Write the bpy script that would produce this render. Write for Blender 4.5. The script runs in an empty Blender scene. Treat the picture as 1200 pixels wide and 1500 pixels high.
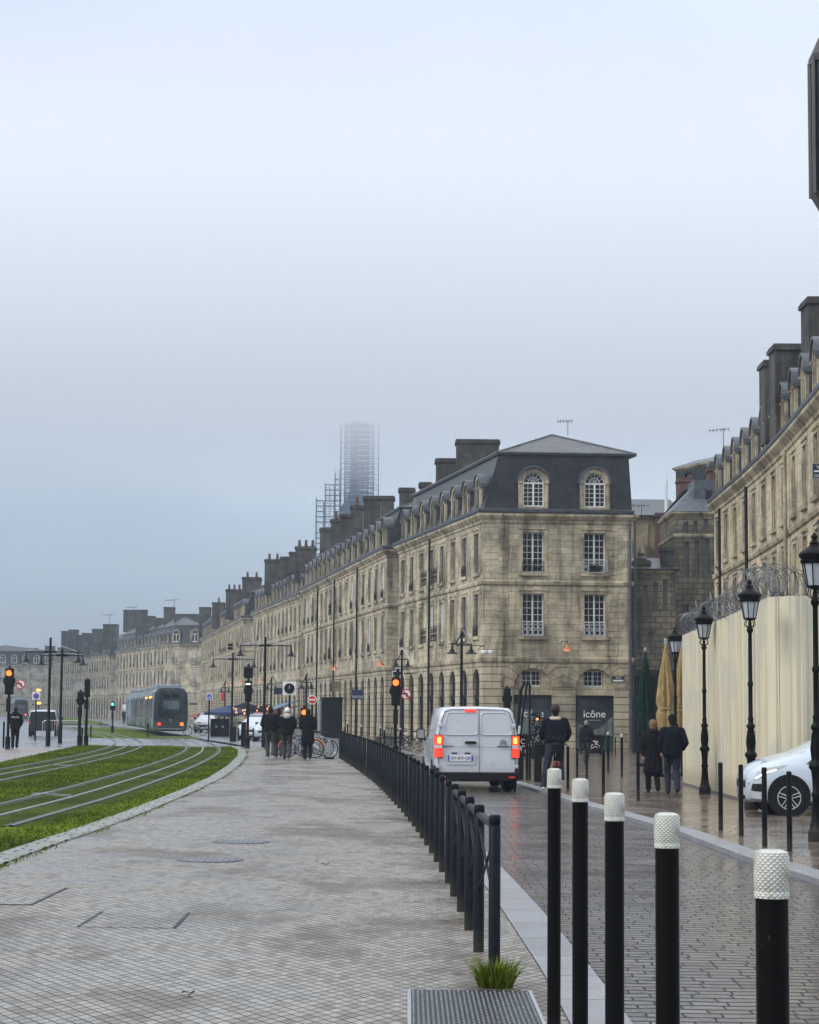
import bpy, bmesh, math, random
from mathutils import Vector, Matrix
R = random.Random(7)
SC = bpy.context.scene; COL = SC.collection
PI = math.pi
# ------------------------------------------------------------------ survey of the place (camera station -> metres)
F = 2900.0; PITCH = math.atan(292.6/F); ROLL = math.radians(0.5); EYE = 1.6
def ray(px, py):
    x = (px-600)/F; y = (750-py)/F
    a = x*math.cos(ROLL)-y*math.sin(ROLL); b = x*math.sin(ROLL)+y*math.cos(ROLL)
    return Vector((a, math.cos(PITCH)-math.sin(PITCH)*b, math.sin(PITCH)+math.cos(PITCH)*b))
def PZ(px, py, z):
    d = ray(px, py); t = (z-EYE)/d.z; return Vector((d.x*t, d.y*t, z))
def PY(px, py, y):
    d = ray(px, py); t = y/d.y; return Vector((d.x*t, y, EYE+d.z*t))
def clamp(v, a, b): return max(a, min(b, v))
def g(x, y):
    S = clamp((x+4)/12, 0, 1); S = S*S*(3-2*S)
    return -0.0012*clamp(y, 0, 160)-0.0035*clamp(y, 0, 130)*S
def G(px, py, off=0.0):
    z = -0.1
    for _ in range(12):
        p = PZ(px, py, z+off); z = g(p.x, p.y)
    return Vector((p.x, p.y, z))
def interp(pts, y):
    if y <= pts[0][0]: return pts[0][1]
    for (a, b), (c, d) in zip(pts, pts[1:]):
        if y <= c: return b+(d-b)*(y-a)/(c-a)
    return pts[-1][1]
# ------------------------------------------------------------------ materials
def nt(name):
    m = bpy.data.materials.new(name); m.use_nodes = True
    t = m.node_tree; b = t.nodes['Principled BSDF']; return m, t, b
def N(t, typ, **kw):
    n = t.nodes.new(typ)
    for k, v in kw.items():
        if k.startswith('i_'): n.inputs[k[2:].replace('_', ' ')].default_value = v
        else: setattr(n, k, v)
    return n
def ramp(t, stops, src):
    r = t.nodes.new('ShaderNodeValToRGB'); e = r.color_ramp.elements
    while len(e) < len(stops): e.new(0.5)
    for el, (p, c) in zip(e, stops):
        el.position = p; el.color = (*c, 1) if len(c) == 3 else c
    t.links.new(src, r.inputs[0]); return r.outputs[0]
def mixc(t, fac, a, b, mode='MIX'):
    m = t.nodes.new('ShaderNodeMix'); m.data_type = 'RGBA'; m.blend_type = mode
    for s, v in ((0, fac), (6, a), (7, b)):
        if hasattr(v, 'is_output'): t.links.new(v, m.inputs[s])
        else: m.inputs[s].default_value = v if s == 0 else (*v, 1)
    return m.outputs[2]
def noise(t, vec, scale, detail=4, rough=0.6, sx=None):
    if sx:
        mp = t.nodes.new('ShaderNodeMapping'); mp.inputs['Scale'].default_value = sx
        t.links.new(vec, mp.inputs[0]); vec = mp.outputs[0]
    n = N(t, 'ShaderNodeTexNoise'); n.inputs['Scale'].default_value = scale
    n.inputs['Detail'].default_value = detail; n.inputs['Roughness'].default_value = rough
    t.links.new(vec, n.inputs['Vector']); return n.outputs[0]
def bump(t, b, h, strength=0.3, dist=0.01):
    n = t.nodes.new('ShaderNodeBump'); n.inputs['Strength'].default_value = strength
    n.inputs['Distance'].default_value = dist; t.links.new(h, n.inputs['Height'])
    t.links.new(n.outputs[0], b.inputs['Normal'])
def coords(t, kind='UV'):
    return t.nodes.new('ShaderNodeTexCoord').outputs[kind]
def wpos(t): return t.nodes.new('ShaderNodeNewGeometry').outputs['Position']
def flat(name, col, rough=0.5, metal=0.0, var=0.25, scale=6.0, emit=0.0, bmp=0.0, alpha=None, trans=0.0, coat=0.0):
    m, t, b = nt(name)
    b.inputs['Roughness'].default_value = rough; b.inputs['Metallic'].default_value = metal
    if coat: b.inputs['Coat Weight'].default_value = coat; b.inputs['Coat Roughness'].default_value = 0.05
    if emit:
        b.inputs['Base Color'].default_value = (*col, 1)
        b.inputs['Emission Color'].default_value = (*col, 1); b.inputs['Emission Strength'].default_value = emit
        return m
    v = coords(t, 'Object'); n = noise(t, v, scale, 5)
    lo = tuple(c*(1-var) for c in col); hi = tuple(min(1, c*(1+var)) for c in col)
    t.links.new(ramp(t, [(0.3, lo), (0.7, hi)], n), b.inputs['Base Color'])
    n2 = noise(t, v, scale*3, 4)
    mr = N(t, 'ShaderNodeMapRange'); mr.inputs['To Min'].default_value = max(0, rough-0.1); mr.inputs['To Max'].default_value = min(1, rough+0.12)
    t.links.new(n2, mr.inputs['Value']); t.links.new(mr.outputs[0], b.inputs['Roughness'])
    if bmp: bump(t, b, n2, bmp, 0.01)
    if max(col) < 0.03: b.inputs['Specular IOR Level'].default_value = 0.12
    if alpha is not None: b.inputs['Alpha'].default_value = alpha
    if trans: b.inputs['Transmission Weight'].default_value = trans
    return m
def stone(name, c1, c2, stain=(0.07, 0.06, 0.045), bw=0.95, bh=0.37, amt=0.5, groove=0.010, gcol=(0.05, 0.045, 0.035), bd=0.012, gstr=0.5, warmth=0.45):
    m, t, b = nt(name); uv = coords(t, 'UV'); p = wpos(t)
    br = N(t, 'ShaderNodeTexBrick'); t.links.new(uv, br.inputs['Vector'])
    br.inputs['Color1'].default_value = (*c1, 1); br.inputs['Color2'].default_value = (*c2, 1); br.inputs['Mortar'].default_value = (*gcol, 1)
    br.inputs['Scale'].default_value = 1.0; br.inputs['Mortar Size'].default_value = groove; br.inputs['Mortar Smooth'].default_value = 0.3
    br.inputs['Brick Width'].default_value = bw; br.inputs['Row Height'].default_value = bh; br.offset = 0.5
    base = mixc(t, gstr, mixc(t, 0.5, c1, c2), br.outputs['Color'])
    big = noise(t, p, 0.55, 8, 0.68)
    col = mixc(t, ramp(t, [(0.42, (0, 0, 0)), (0.62, (amt,)*3)], big), base, stain)
    st = noise(t, p, 1.0, 6, 0.7, (1.6, 1.6, 0.16))           # rain streaks running down the stone
    col = mixc(t, ramp(t, [(0.5, (0, 0, 0)), (0.66, (min(1, amt*1.15),)*3)], st), col, stain)
    warm = noise(t, p, 0.9, 5)
    col = mixc(t, ramp(t, [(0.55, (0, 0, 0)), (0.72, (warmth,)*3)], warm), col, (0.36, 0.24, 0.11))
    fine = noise(t, p, 14, 6, 0.75)
    col = mixc(t, 0.55, col, ramp(t, [(0.3, (0.35,)*3), (0.7, (1.25,)*3)], fine), 'MULTIPLY')
    t.links.new(col, b.inputs['Base Color']); b.inputs['Roughness'].default_value = 0.78
    b.inputs['Specular IOR Level'].default_value = 0.25
    inv = N(t, 'ShaderNodeMath', operation='SUBTRACT'); inv.inputs[0].default_value = 1.0
    t.links.new(br.outputs['Fac'], inv.inputs[1])
    ad = N(t, 'ShaderNodeMath', operation='MULTIPLY_ADD'); t.links.new(fine, ad.inputs[0]); ad.inputs[1].default_value = 0.35
    t.links.new(inv.outputs[0], ad.inputs[2]); bump(t, b, ad.outputs[0], 0.8, bd)
    return m
MAT = {}
S1, S2 = (0.685, 0.605, 0.43), (0.47, 0.42, 0.31)
MAT['stone'] = stone('ashlar', S1, S2, amt=0.62, gstr=0.8)
MAT['stone_light'] = stone('ashlar_light', (0.70, 0.60, 0.41), (0.53, 0.46, 0.32), amt=0.5, gstr=0.8)
MAT['trim'] = stone('moulded_stone', (0.63, 0.55, 0.385), (0.51, 0.45, 0.32), bw=1.3, bh=9, amt=0.75, gstr=0.3)
MAT['rust'] = stone('banded_stone', (0.61, 0.54, 0.385), (0.50, 0.445, 0.325), bw=60, bh=0.42, amt=0.5, groove=0.022, gcol=(0.02, 0.018, 0.014), bd=0.05, gstr=0.9)
MAT['rubble'] = stone('grey_rubble_stone', (0.26, 0.225, 0.155), (0.17, 0.15, 0.11), stain=(0.05, 0.045, 0.04), bw=0.62, bh=0.36, amt=0.7, groove=0.028, gcol=(0.05, 0.045, 0.035), bd=0.03, gstr=0.85, warmth=0.15)
MAT['render'] = stone('stained_render', (0.36, 0.31, 0.21), (0.33, 0.28, 0.19), stain=(0.05, 0.055, 0.03), bw=30, bh=30, amt=0.85)
MAT['chimney'] = stone('sooty_stone', (0.115, 0.107, 0.095), (0.085, 0.08, 0.072), stain=(0.03, 0.029, 0.028), bw=0.8, bh=0.35, amt=0.8, gstr=0.5, warmth=0.05)
MAT['brick'] = stone('red_brick', (0.17, 0.085, 0.065), (0.12, 0.065, 0.055), stain=(0.05, 0.03, 0.03), bw=0.22, bh=0.07, amt=0.4, groove=0.006)
def slate(name, c1, c2, rough):
    m, t, b = nt(name); uv = coords(t, 'UV'); p = wpos(t)
    br = N(t, 'ShaderNodeTexBrick'); t.links.new(uv, br.inputs['Vector'])
    br.inputs['Color1'].default_value = (*c1, 1); br.inputs['Color2'].default_value = (*c2, 1); br.inputs['Mortar'].default_value = (0.006, 0.006, 0.007, 1)
    br.inputs['Scale'].default_value = 1.0; br.inputs['Mortar Size'].default_value = 0.012
    br.inputs['Brick Width'].default_value = 0.3; br.inputs['Row Height'].default_value = 0.17
    n = noise(t, p, 0.8, 6); col = mixc(t, ramp(t, [(0.45, (0, 0, 0)), (0.7, (0.5,)*3)], n), br.outputs['Color'], (0.05, 0.055, 0.05))
    t.links.new(col, b.inputs['Base Color']); b.inputs['Roughness'].default_value = rough; b.inputs['Specular IOR Level'].default_value = 0.28
    inv = N(t, 'ShaderNodeMath', operation='SUBTRACT'); inv.inputs[0].default_value = 1.0
    t.links.new(br.outputs['Fac'], inv.inputs[1]); bump(t, b, inv.outputs[0], 0.5, 0.012)
    return m
MAT['slate'] = slate('wet_slate', (0.015, 0.016, 0.022), (0.003, 0.004, 0.006), 0.34)
MAT['slate_pale'] = slate('pale_slate', (0.15, 0.155, 0.165), (0.12, 0.125, 0.135), 0.5)
MAT['lead'] = flat('lead_sheet', (0.07, 0.08, 0.095), 0.42, 0.2, 0.35, 3)
MAT['white_paint'] = flat('white_window_paint', (0.68, 0.69, 0.68), 0.45, 0, 0.1, 3)
def glass(name, col, rough=0.08):
    m, t, b = nt(name); v = wpos(t)
    n = noise(t, v, 0.7, 3)
    t.links.new(ramp(t, [(0.4, col), (0.65, tuple(c*2.2+0.01 for c in col))], n), b.inputs['Base Color'])
    b.inputs['Roughness'].default_value = rough; b.inputs['Specular IOR Level'].default_value = 0.5 if 'window' not in name else 0.3
    return m
MAT['glass'] = glass('dark_window_glass', (0.004, 0.005, 0.006), 0.10)
MAT['glass_side'] = MAT['glass']
MAT['interior'] = flat('dark_shop_interior', (0.012, 0.012, 0.013), 0.3, 0, 0.5, 1.2)
MAT['curtain'] = glass('net_curtain_behind_glass', (0.17, 0.175, 0.19), 0.2)
MAT['iron'] = flat('black_ironwork', (0.012, 0.013, 0.016), 0.38, 0.3, 0.3, 5)
MAT['navy_iron'] = flat('blue_black_painted_steel', (0.005, 0.008, 0.012), 0.45, 0.0, 0.4, 9)
MAT['silver_iron'] = flat('pale_painted_ironwork', (0.42, 0.44, 0.48), 0.5, 0.2, 0.2, 5)
MAT['black'] = flat('matt_black', (0.010, 0.010, 0.011), 0.5, 0, 0.3, 5)
MAT['black_gloss'] = flat('wet_black_paint', (0.002, 0.0022, 0.0025), 0.45, 0, 0.3, 5)
MAT['white_cap'] = None
MAT['frame_grey'] = flat('darkened_grey_window_frame', (0.16, 0.155, 0.145), 0.6)  # frames greyed so side and far windows read as shaded recesses
MAT['lantern_metal'] = flat('dark_bronze_lantern_metal', (0.045, 0.042, 0.045), 0.45)
MAT['rubber'] = flat('tyre_rubber', (0.012, 0.012, 0.013), 0.7, 0, 0.3, 10)
MAT['alloy'] = flat('silver_alloy', (0.55, 0.56, 0.58), 0.3, 0.8, 0.1, 5)
MAT['chrome'] = flat('bright_metal', (0.6, 0.62, 0.65), 0.2, 0.9, 0.1, 5)
MAT['steel'] = flat('galvanised_steel', (0.38, 0.40, 0.42), 0.38, 0.7, 0.2, 8)
MAT['van_white'] = flat('wet_white_van_paint', (0.47, 0.50, 0.55), 0.24, 0, 0.03, 1.5, coat=0.6)
MAT['car_white'] = flat('white_car_paint', (0.45, 0.52, 0.59), 0.25, 0, 0.03, 1.5, coat=0.6)
MAT['car_grey'] = flat('pale_grey_car_paint', (0.45, 0.48, 0.52), 0.25, 0, 0.05, 1.5, coat=0.6)
MAT['car_dark'] = flat('dark_car_paint', (0.015, 0.017, 0.022), 0.22, 0, 0.1, 2, coat=0.6)
MAT['plastic'] = flat('dark_bumper_plastic', (0.018, 0.018, 0.020), 0.5, 0, 0.3, 12)
MAT['car_glass'] = glass('tinted_car_glass', (0.012, 0.014, 0.017), 0.05)
MAT['windscreen'] = glass('windscreen_glass', (0.05, 0.065, 0.08), 0.05)
MAT['red_lamp'] = flat('lit_red_lamp', (1.0, 0.035, 0.015), emit=1.25)
MAT['orange_lamp'] = flat('lit_orange_lamp', (1.0, 0.13, 0.02), emit=2.4)
MAT['amber_lamp'] = flat('lit_amber_lamp', (1.0, 0.40, 0.06), emit=1.9)
MAT['green_lamp'] = flat('lit_green_lamp', (0.1, 0.9, 0.6), emit=1.6)
MAT['warm_lamp'] = flat('warm_bulb', (1.0, 0.42, 0.15), emit=0.7)
MAT['white_lamp'] = flat('white_signal_light', (1.0, 0.9, 0.75), emit=2.2)
MAT['copper'] = flat('copper_lamp_shade', (0.50, 0.17, 0.07), 0.4, 0.1, 0.2, 6)
MAT['frost'] = flat('frosted_lantern_glass', (0.36, 0.40, 0.44), 0.3, 0, 0.12, 3)
MAT['red'] = flat('red_sign_enamel', (0.55, 0.03, 0.03), 0.4, 0, 0.1, 4)
MAT['blue'] = flat('blue_sign_enamel', (0.03, 0.10, 0.42), 0.4, 0, 0.1, 4)
MAT['navy'] = flat('navy_enamel', (0.012, 0.018, 0.07), 0.35, 0, 0.2, 4)
MAT['white'] = flat('white_enamel', (0.72, 0.73, 0.74), 0.4, 0, 0.08, 4)
MAT['sign_grey'] = flat('grey_sign_back', (0.30, 0.32, 0.33), 0.45, 0.3, 0.15, 4)
MAT['cream'] = None
MAT['plate'] = flat('plate_white', (0.62, 0.65, 0.68), 0.4, 0, 0.05, 4)
def fabric(name, col, var=0.3, scale=14):
    m = flat(name, col, 0.88, 0, var, scale); t = m.node_tree; b = t.nodes['Principled BSDF']
    bump(t, b, noise(t, coords(t, 'Object'), 6.5, 3, 0.5, (1.6, 1.6, 0.8)), 1.0, 0.05); return m
def scuffed(key):
    m = MAT[key]; t = m.node_tree; b = t.nodes['Principled BSDF']; src = b.inputs['Base Color'].links[0].from_socket; p = wpos(t)
    n = noise(t, p, 22, 6, 0.75, (1, 1, 0.5)); n2 = noise(t, p, 2.2, 3)
    chips = ramp(t, [(0.66, (0, 0, 0)), (0.69, (0.8,)*3)], n)
    msk = mixc(t, 1.0, chips, ramp(t, [(0.5, (0, 0, 0)), (0.6, (1, 1, 1))], n2), 'MULTIPLY')
    sep = N(t, 'ShaderNodeSeparateXYZ'); t.links.new(p, sep.inputs[0])
    splash = ramp(t, [(0.0, (0.55,)*3), (0.16, (0, 0, 0))], sep.outputs[2])
    col = mixc(t, msk, src, (0.12, 0.12, 0.115)); col = mixc(t, splash, col, (0.045, 0.04, 0.034)); t.links.new(col, b.inputs['Base Color'])
def dirty(key, z0, z1, dirt, amt):
    m = MAT[key]; t = m.node_tree; b = t.nodes['Principled BSDF']; src = b.inputs['Base Color'].links[0].from_socket; oc = coords(t, 'Object')
    sep = N(t, 'ShaderNodeSeparateXYZ'); t.links.new(oc, sep.inputs[0])
    ad = N(t, 'ShaderNodeMath', operation='MULTIPLY_ADD'); t.links.new(noise(t, oc, 5, 6, .7), ad.inputs[0]); ad.inputs[1].default_value = 0.5; t.links.new(sep.outputs[2], ad.inputs[2])
    k = ramp(t, [(z0, (amt,)*3), (z1, (0, 0, 0))], ad.outputs[0])
    t.links.new(mixc(t, k, src, dirt), b.inputs['Base Color'])
MAT['coat_black'] = fabric('black_coat_cloth', (0.009, 0.009, 0.011))
MAT['coat_navy'] = fabric('navy_jacket_cloth', (0.007, 0.009, 0.017))
MAT['coat_grey'] = fabric('dark_grey_jacket_cloth', (0.024, 0.024, 0.027))
MAT['jeans'] = fabric('dark_blue_denim', (0.012, 0.015, 0.034))
MAT['trouser_grey'] = fabric('charcoal_trouser_cloth', (0.030, 0.030, 0.033))
MAT['trouser_olive'] = fabric('grey_green_trouser_cloth', (0.045, 0.045, 0.04))
MAT['fleece'] = fabric('cream_fleece_collar', (0.50, 0.44, 0.33))
MAT['hood_grey'] = fabric('pale_grey_fur_hood', (0.42, 0.41, 0.40), 0.4, 30)
MAT['hair_ginger'] = fabric('ginger_hair', (0.17, 0.10, 0.055), 0.4, 30)
MAT['hair_dark'] = fabric('dark_hair', (0.016, 0.012, 0.010), 0.4, 30)
MAT['hair_grey'] = fabric('grey_hair', (0.22, 0.21, 0.20), 0.4, 30)
MAT['hat_brown'] = fabric('dark_brown_knit_hat', (0.03, 0.02, 0.018), 0.4, 30)
MAT['skin'] = flat('skin', (0.42, 0.25, 0.18), 0.5, 0, 0.1, 8)
MAT['shoe'] = flat('black_shoe_leather', (0.012, 0.012, 0.012), 0.45)
MAT['shoe_white'] = flat('white_trainer', (0.55, 0.54, 0.52), 0.6)
MAT['parasol_green'] = fabric('bottle_green_canvas', (0.006, 0.024, 0.020), 0.5, 3)
MAT['parasol_yellow'] = fabric('mustard_canvas', (0.30, 0.215, 0.085), 0.35, 3)
MAT['tarp'] = flat('grey_green_dust_sheet', (0.10, 0.125, 0.12), 0.6, 0, 0.3, 2)
MAT['awning_blue'] = fabric('faded_blue_awning', (0.12, 0.20, 0.26), 0.2, 2)
MAT['awning_red'] = fabric('dull_red_awning', (0.30, 0.06, 0.05), 0.2, 2)
MAT['canvas_blue'] = fabric('royal_blue_canvas', (0.025, 0.045, 0.11), 0.2, 2)
MAT['bin_green'] = flat('dark_green_bin_plastic', (0.01, 0.06, 0.04), 0.4)
MAT['tram_silver'] = flat('tram_silver_green', (0.13, 0.155, 0.145), 0.32, 0.2, 0.2, 1.0, coat=0.3)
MAT['tram_dark'] = flat('tram_dark_shell', (0.022, 0.034, 0.042), 0.24, 0, 0.2, 1.5, coat=0.5)
MAT['tram_blue'] = flat('tram_blue_edge', (0.07, 0.11, 0.15), 0.22, 0.2, 0.15, 1.5, coat=0.5)
MAT['tram_glass'] = glass('tram_window_glass', (0.016, 0.022, 0.027), 0.06)
MAT['tram_roof'] = flat('tram_roof_grey', (0.17, 0.21, 0.25), 0.4, 0.1, 0.2, 1)
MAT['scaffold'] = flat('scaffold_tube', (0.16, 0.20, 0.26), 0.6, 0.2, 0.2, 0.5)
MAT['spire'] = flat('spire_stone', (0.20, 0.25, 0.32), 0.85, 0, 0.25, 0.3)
scuffed('black_gloss'); scuffed('navy_iron'); dirty('van_white', 0.5, 1.0, (0.22, 0.20, 0.17), 0.65); dirty('car_white', 0.4, 0.9, (0.24, 0.22, 0.19), 0.5)
def mat_cap():
    m, t, b = nt('white_knurled_cap'); oc = coords(t, 'Object')
    b.inputs['Roughness'].default_value = 0.55
    sp = N(t, 'ShaderNodeSeparateXYZ'); t.links.new(oc, sp.inputs[0])
    at = N(t, 'ShaderNodeMath', operation='ARCTAN2'); t.links.new(sp.outputs[1], at.inputs[0]); t.links.new(sp.outputs[0], at.inputs[1])
    hs = []
    for sg in (1, -1):
        q = N(t, 'ShaderNodeMath', operation='MULTIPLY'); t.links.new(sp.outputs[2], q.inputs[0]); q.inputs[1].default_value = sg*95.0
        r = N(t, 'ShaderNodeMath', operation='MULTIPLY_ADD'); t.links.new(at.outputs[0], r.inputs[0]); r.inputs[1].default_value = 18/(2*PI); t.links.new(q.outputs[0], r.inputs[2])
        p = N(t, 'ShaderNodeMath', operation='PINGPONG'); t.links.new(r.outputs[0], p.inputs[0]); p.inputs[1].default_value = 0.5; hs.append(p.outputs[0])
    a = N(t, 'ShaderNodeMath', operation='MINIMUM'); t.links.new(hs[0], a.inputs[0]); t.links.new(hs[1], a.inputs[1])
    bump(t, b, a.outputs[0], 0.9, 0.006)
    n = noise(t, oc, 18, 5)
    col = mixc(t, ramp(t, [(0.0, (0.45,)*3), (0.22, (0, 0, 0))], a.outputs[0]), ramp(t, [(0.38, (0.30, 0.29, 0.25)), (0.48, (0.56, 0.56, 0.51)), (0.6, (0.64, 0.65, 0.61))], n), (0.26, 0.26, 0.23))
    t.links.new(col, b.inputs['Base Color'])
    return m
MAT['white_cap'] = mat_cap()
def mat_hoard():
    m, t, b = nt('cream_corrugated_sheet'); uv = coords(t, 'UV'); p = wpos(t)
    n = noise(t, p, 1.0, 6, 0.65, (3.0, 3.0, 0.25))
    col = mixc(t, ramp(t, [(0.45, (0, 0, 0)), (0.68, (0.55,)*3)], n), (0.60, 0.555, 0.41), (0.36, 0.32, 0.22))
    n2 = noise(t, p, 0.6, 5); col = mixc(t, ramp(t, [(0.52, (0, 0, 0)), (0.56, (0.55,)*3)], n2), col, (0.46, 0.45, 0.39))
    sep = N(t, 'ShaderNodeSeparateXYZ'); t.links.new(p, sep.inputs[0])
    col = mixc(t, ramp(t, [(0.0, (0.6,)*3), (0.35, (0, 0, 0))], sep.outputs[2]), col, (0.28, 0.24, 0.16))
    t.links.new(col, b.inputs['Base Color']); b.inputs['Roughness'].default_value = 0.5
    return m
MAT['cream'] = mat_hoard()
# ------------------------------------------------------------------ mesh builder
class MB:
    def __init__(s): s.v = []; s.f = []; s.uv = {}
    def add(s, vs, fs):
        o = len(s.v); s.v += [Vector(p) for p in vs]; s.f += [tuple(i+o for i in f) for f in fs]; return s
    def box(s, a, b):
        (x0, y0, z0), (x1, y1, z1) = a, b
        return s.add([(x0, y0, z0), (x1, y0, z0), (x1, y1, z0), (x0, y1, z0), (x0, y0, z1), (x1, y0, z1), (x1, y1, z1), (x0, y1, z1)],
                     [(0, 3, 2, 1), (4, 5, 6, 7), (0, 1, 5, 4), (1, 2, 6, 5), (2, 3, 7, 6), (3, 0, 4, 7)])
    def cbox(s, c, d, rz=0, bev=0.0):
        m = MB()
        if bev > 0:
            x, y, z = d[0]/2, d[1]/2, d[2]/2; q = bev
            ring = [(x-q, -y), (x, -y+q), (x, y-q), (x-q, y), (-x+q, y), (-x, y-q), (-x, -y+q), (-x+q, -y)]
            ins = [(clamp(px, -x+q, x-q), clamp(py, -y+q, y-q)) for px, py in ring]
            m.loft([[(px, py, -z) for px, py in ins], [(px, py, -z+q) for px, py in ring], [(px, py, z-q) for px, py in ring], [(px, py, z) for px, py in ins]])
        else: m.box((-d[0]/2, -d[1]/2, -d[2]/2), (d[0]/2, d[1]/2, d[2]/2))
        return s.join(m, Matrix.Translation(c) @ Matrix.Rotation(rz, 4, 'Z'))
    def join(s, m, M=None):
        s.add([M @ p for p in m.v] if M else m.v, m.f); return s
    def loft(s, rings, cap=True, close=True):
        n = len(rings[0]); vs = [p for r in rings for p in r]; fs = []
        for k in range(len(rings)-1):
            for i in range(n if close else n-1):
                j = (i+1) % n; fs.append((k*n+i, k*n+j, (k+1)*n+j, (k+1)*n+i))
        if cap and close:
            fs.append(tuple(reversed(range(n)))); fs.append(tuple((len(rings)-1)*n+i for i in range(n)))
        return s.add(vs, fs)
    def lathe(s, prof, c=(0, 0, 0), n=14, cap=True):
        return s.loft([[(c[0]+r*math.cos(2*PI*i/n), c[1]+r*math.sin(2*PI*i/n), c[2]+z) for i in range(n)] for r, z in prof], cap)
    def tube(s, pts, r, n=6, cap=True, r2=None):
        pts = [Vector(p) for p in pts]; rings = []; L = len(pts); up = None
        for i, p in enumerate(pts):
            d = (pts[min(i+1, L-1)]-pts[max(i-1, 0)]).normalized()
            if up is None: up = Vector((0, 0, 1)) if abs(d.z) < 0.95 else Vector((1, 0, 0))
            a = d.cross(up).normalized(); b = a.cross(d).normalized(); up = b
            rr = r if r2 is None else r+(r2-r)*i/max(1, L-1)
            rings.append([p+(a*math.cos(2*PI*k/n)+b*math.sin(2*PI*k/n))*rr for k in range(n)])
        return s.loft(rings, cap)
    def ring(s, c, rad, r, axis='x', n=20, m=5, a0=0, a1=2*PI):
        pts = []
        full = abs(a1-a0-2*PI) < 1e-6
        for i in range(n+1):
            a = a0+(a1-a0)*i/n; u, w = rad*math.cos(a), rad*math.sin(a)
            pts.append({'x': (c[0], c[1]+u, c[2]+w), 'y': (c[0]+u, c[1], c[2]+w), 'z': (c[0]+u, c[1]+w, c[2])}[axis])
        return s.tube(pts, r, m, not full)
    def disc(s, c, rad, th, axis='x', n=20, r2=None):
        m = MB(); m.lathe([(rad, -th/2), (r2 or rad, th/2)], n=n)
        rot = {'x': Matrix.Rotation(PI/2, 4, 'Y'), 'y': Matrix.Rotation(PI/2, 4, 'X'), 'z': Matrix.Identity(4)}[axis]
        return s.join(m, Matrix.Translation(c) @ rot)
    def ell(s, c, r, n=10, m=8, M=None):
        rings = []
        for k in range(m+1):
            t = -PI/2+PI*k/m; cz = max(0.02, math.cos(t))
            rings.append([(r[0]*cz*math.cos(2*PI*i/n), r[1]*cz*math.sin(2*PI*i/n), r[2]*math.sin(t)) for i in range(n)])
        q = MB(); q.loft(rings); T = Matrix.Translation(c)
        return s.join(q, T @ M if M else T)
    def cap(s, a, b, ra, rb, n=9):
        a, b = Vector(a), Vector(b); d = b-a; L = d.length
        if L < 1e-5: return s.ell(a, (ra,)*3)
        d /= L; pr = []
        for k in range(4): t = -PI/2+PI/2*k/3.0; pr.append((ra*max(0.02, math.cos(t)), ra*math.sin(t)))
        for k in range(4): t = PI/2*k/3.0; pr.append((rb*max(0.02, math.cos(t)), L+rb*math.sin(t)))
        q = MB(); q.lathe(pr, n=n)
        return s.join(q, Matrix.Translation(a) @ d.to_track_quat('Z', 'Y').to_matrix().to_4x4())
    def prism(s, poly, y0, y1):       # polygon in x,z extruded along y
        n = len(poly)
        return s.loft([[(x, y0, z) for x, z in poly], [(x, y1, z) for x, z in poly]])
    def slab(s, poly, z0, z1):
        return s.loft([[(x, y, z0) for x, y in poly], [(x, y, z1) for x, y in poly]])
    def build(s, name, mat, parent=None, smooth=False, org=None, world=True):
        """world: vertices are world coordinates, made relative to org (or to the parent's origin)"""
        me = bpy.data.meshes.new(name)
        if org is None: org = WORLD.get(parent.name, Vector((0, 0, 0))) if (parent and world) else Vector((0, 0, 0))
        org = Vector(org)
        me.from_pydata([p-org for p in s.v], [], s.f)
        bm = bmesh.new(); bm.from_mesh(me)
        bmesh.ops.recalc_face_normals(bm, faces=bm.faces); bm.to_mesh(me); bm.free()
        uvl = me.uv_layers.new(name='UVMap'); data = uvl.data; vv = me.vertices
        for p in me.polygons:
            nx, ny, nz = p.normal
            h = math.hypot(nx, ny)
            for li in p.loop_indices:
                co = vv[me.loops[li].vertex_index].co+org
                if h < 0.25: data[li].uv = (co.x, co.y)
                else:
                    tx, ty = -ny/h, nx/h
                    data[li].uv = (co.x*tx+co.y*ty, co.z/max(h, 0.3))
        if smooth:
            for p in me.polygons: p.use_smooth = True
            if smooth != 'all':
                try: me.set_sharp_from_angle(angle=math.radians(40))
                except Exception: pass
        for m in (mat if isinstance(mat, (list, tuple)) else [mat]): me.materials.append(MAT[m] if isinstance(m, str) else m)
        o = bpy.data.objects.new(name, me); COL.objects.link(o)
        if parent:
            o.parent = parent
            base = WORLD.get(parent.name, Vector((0, 0, 0))) if world else Vector((0, 0, 0))
            o.location = (org-base) if world else org
        else: o.location = org
        WORLD[o.name] = Vector(org) if world else Vector((0, 0, 0))
        return o
WORLD = {}
def tag(o, label=None, cat=None, group=None, kind=None):
    if label: o['label'] = label
    if cat: o['category'] = cat
    if group: o['group'] = group
    if kind: o['kind'] = kind
    return o
def thing(name, label, cat, loc=(0, 0, 0), rz=0.0, group=None):
    o = bpy.data.objects.new(name, None); COL.objects.link(o); o.empty_display_size = 0.2
    o.location = loc; o.rotation_euler = (0, 0, rz)
    WORLD[o.name] = Vector(loc)
    return tag(o, label, cat, group)
def L(mb, name, mat, parent, smooth=False):          # part modelled in its thing's local frame
    return mb.build(name, mat, parent, smooth, org=(0, 0, 0), world=False)
def dup(o, parent=None):
    c = o.copy(); COL.objects.link(c); c.parent = parent
    for ch in list(o.children): dup(ch, c)
    return c
def place(proto, loc, rz=0.0, label=None, group=None):
    c = dup(proto); c.location = loc; c.rotation_euler = (0, 0, rz)
    if label: c['label'] = label
    if group: c['group'] = group
    return c
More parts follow.
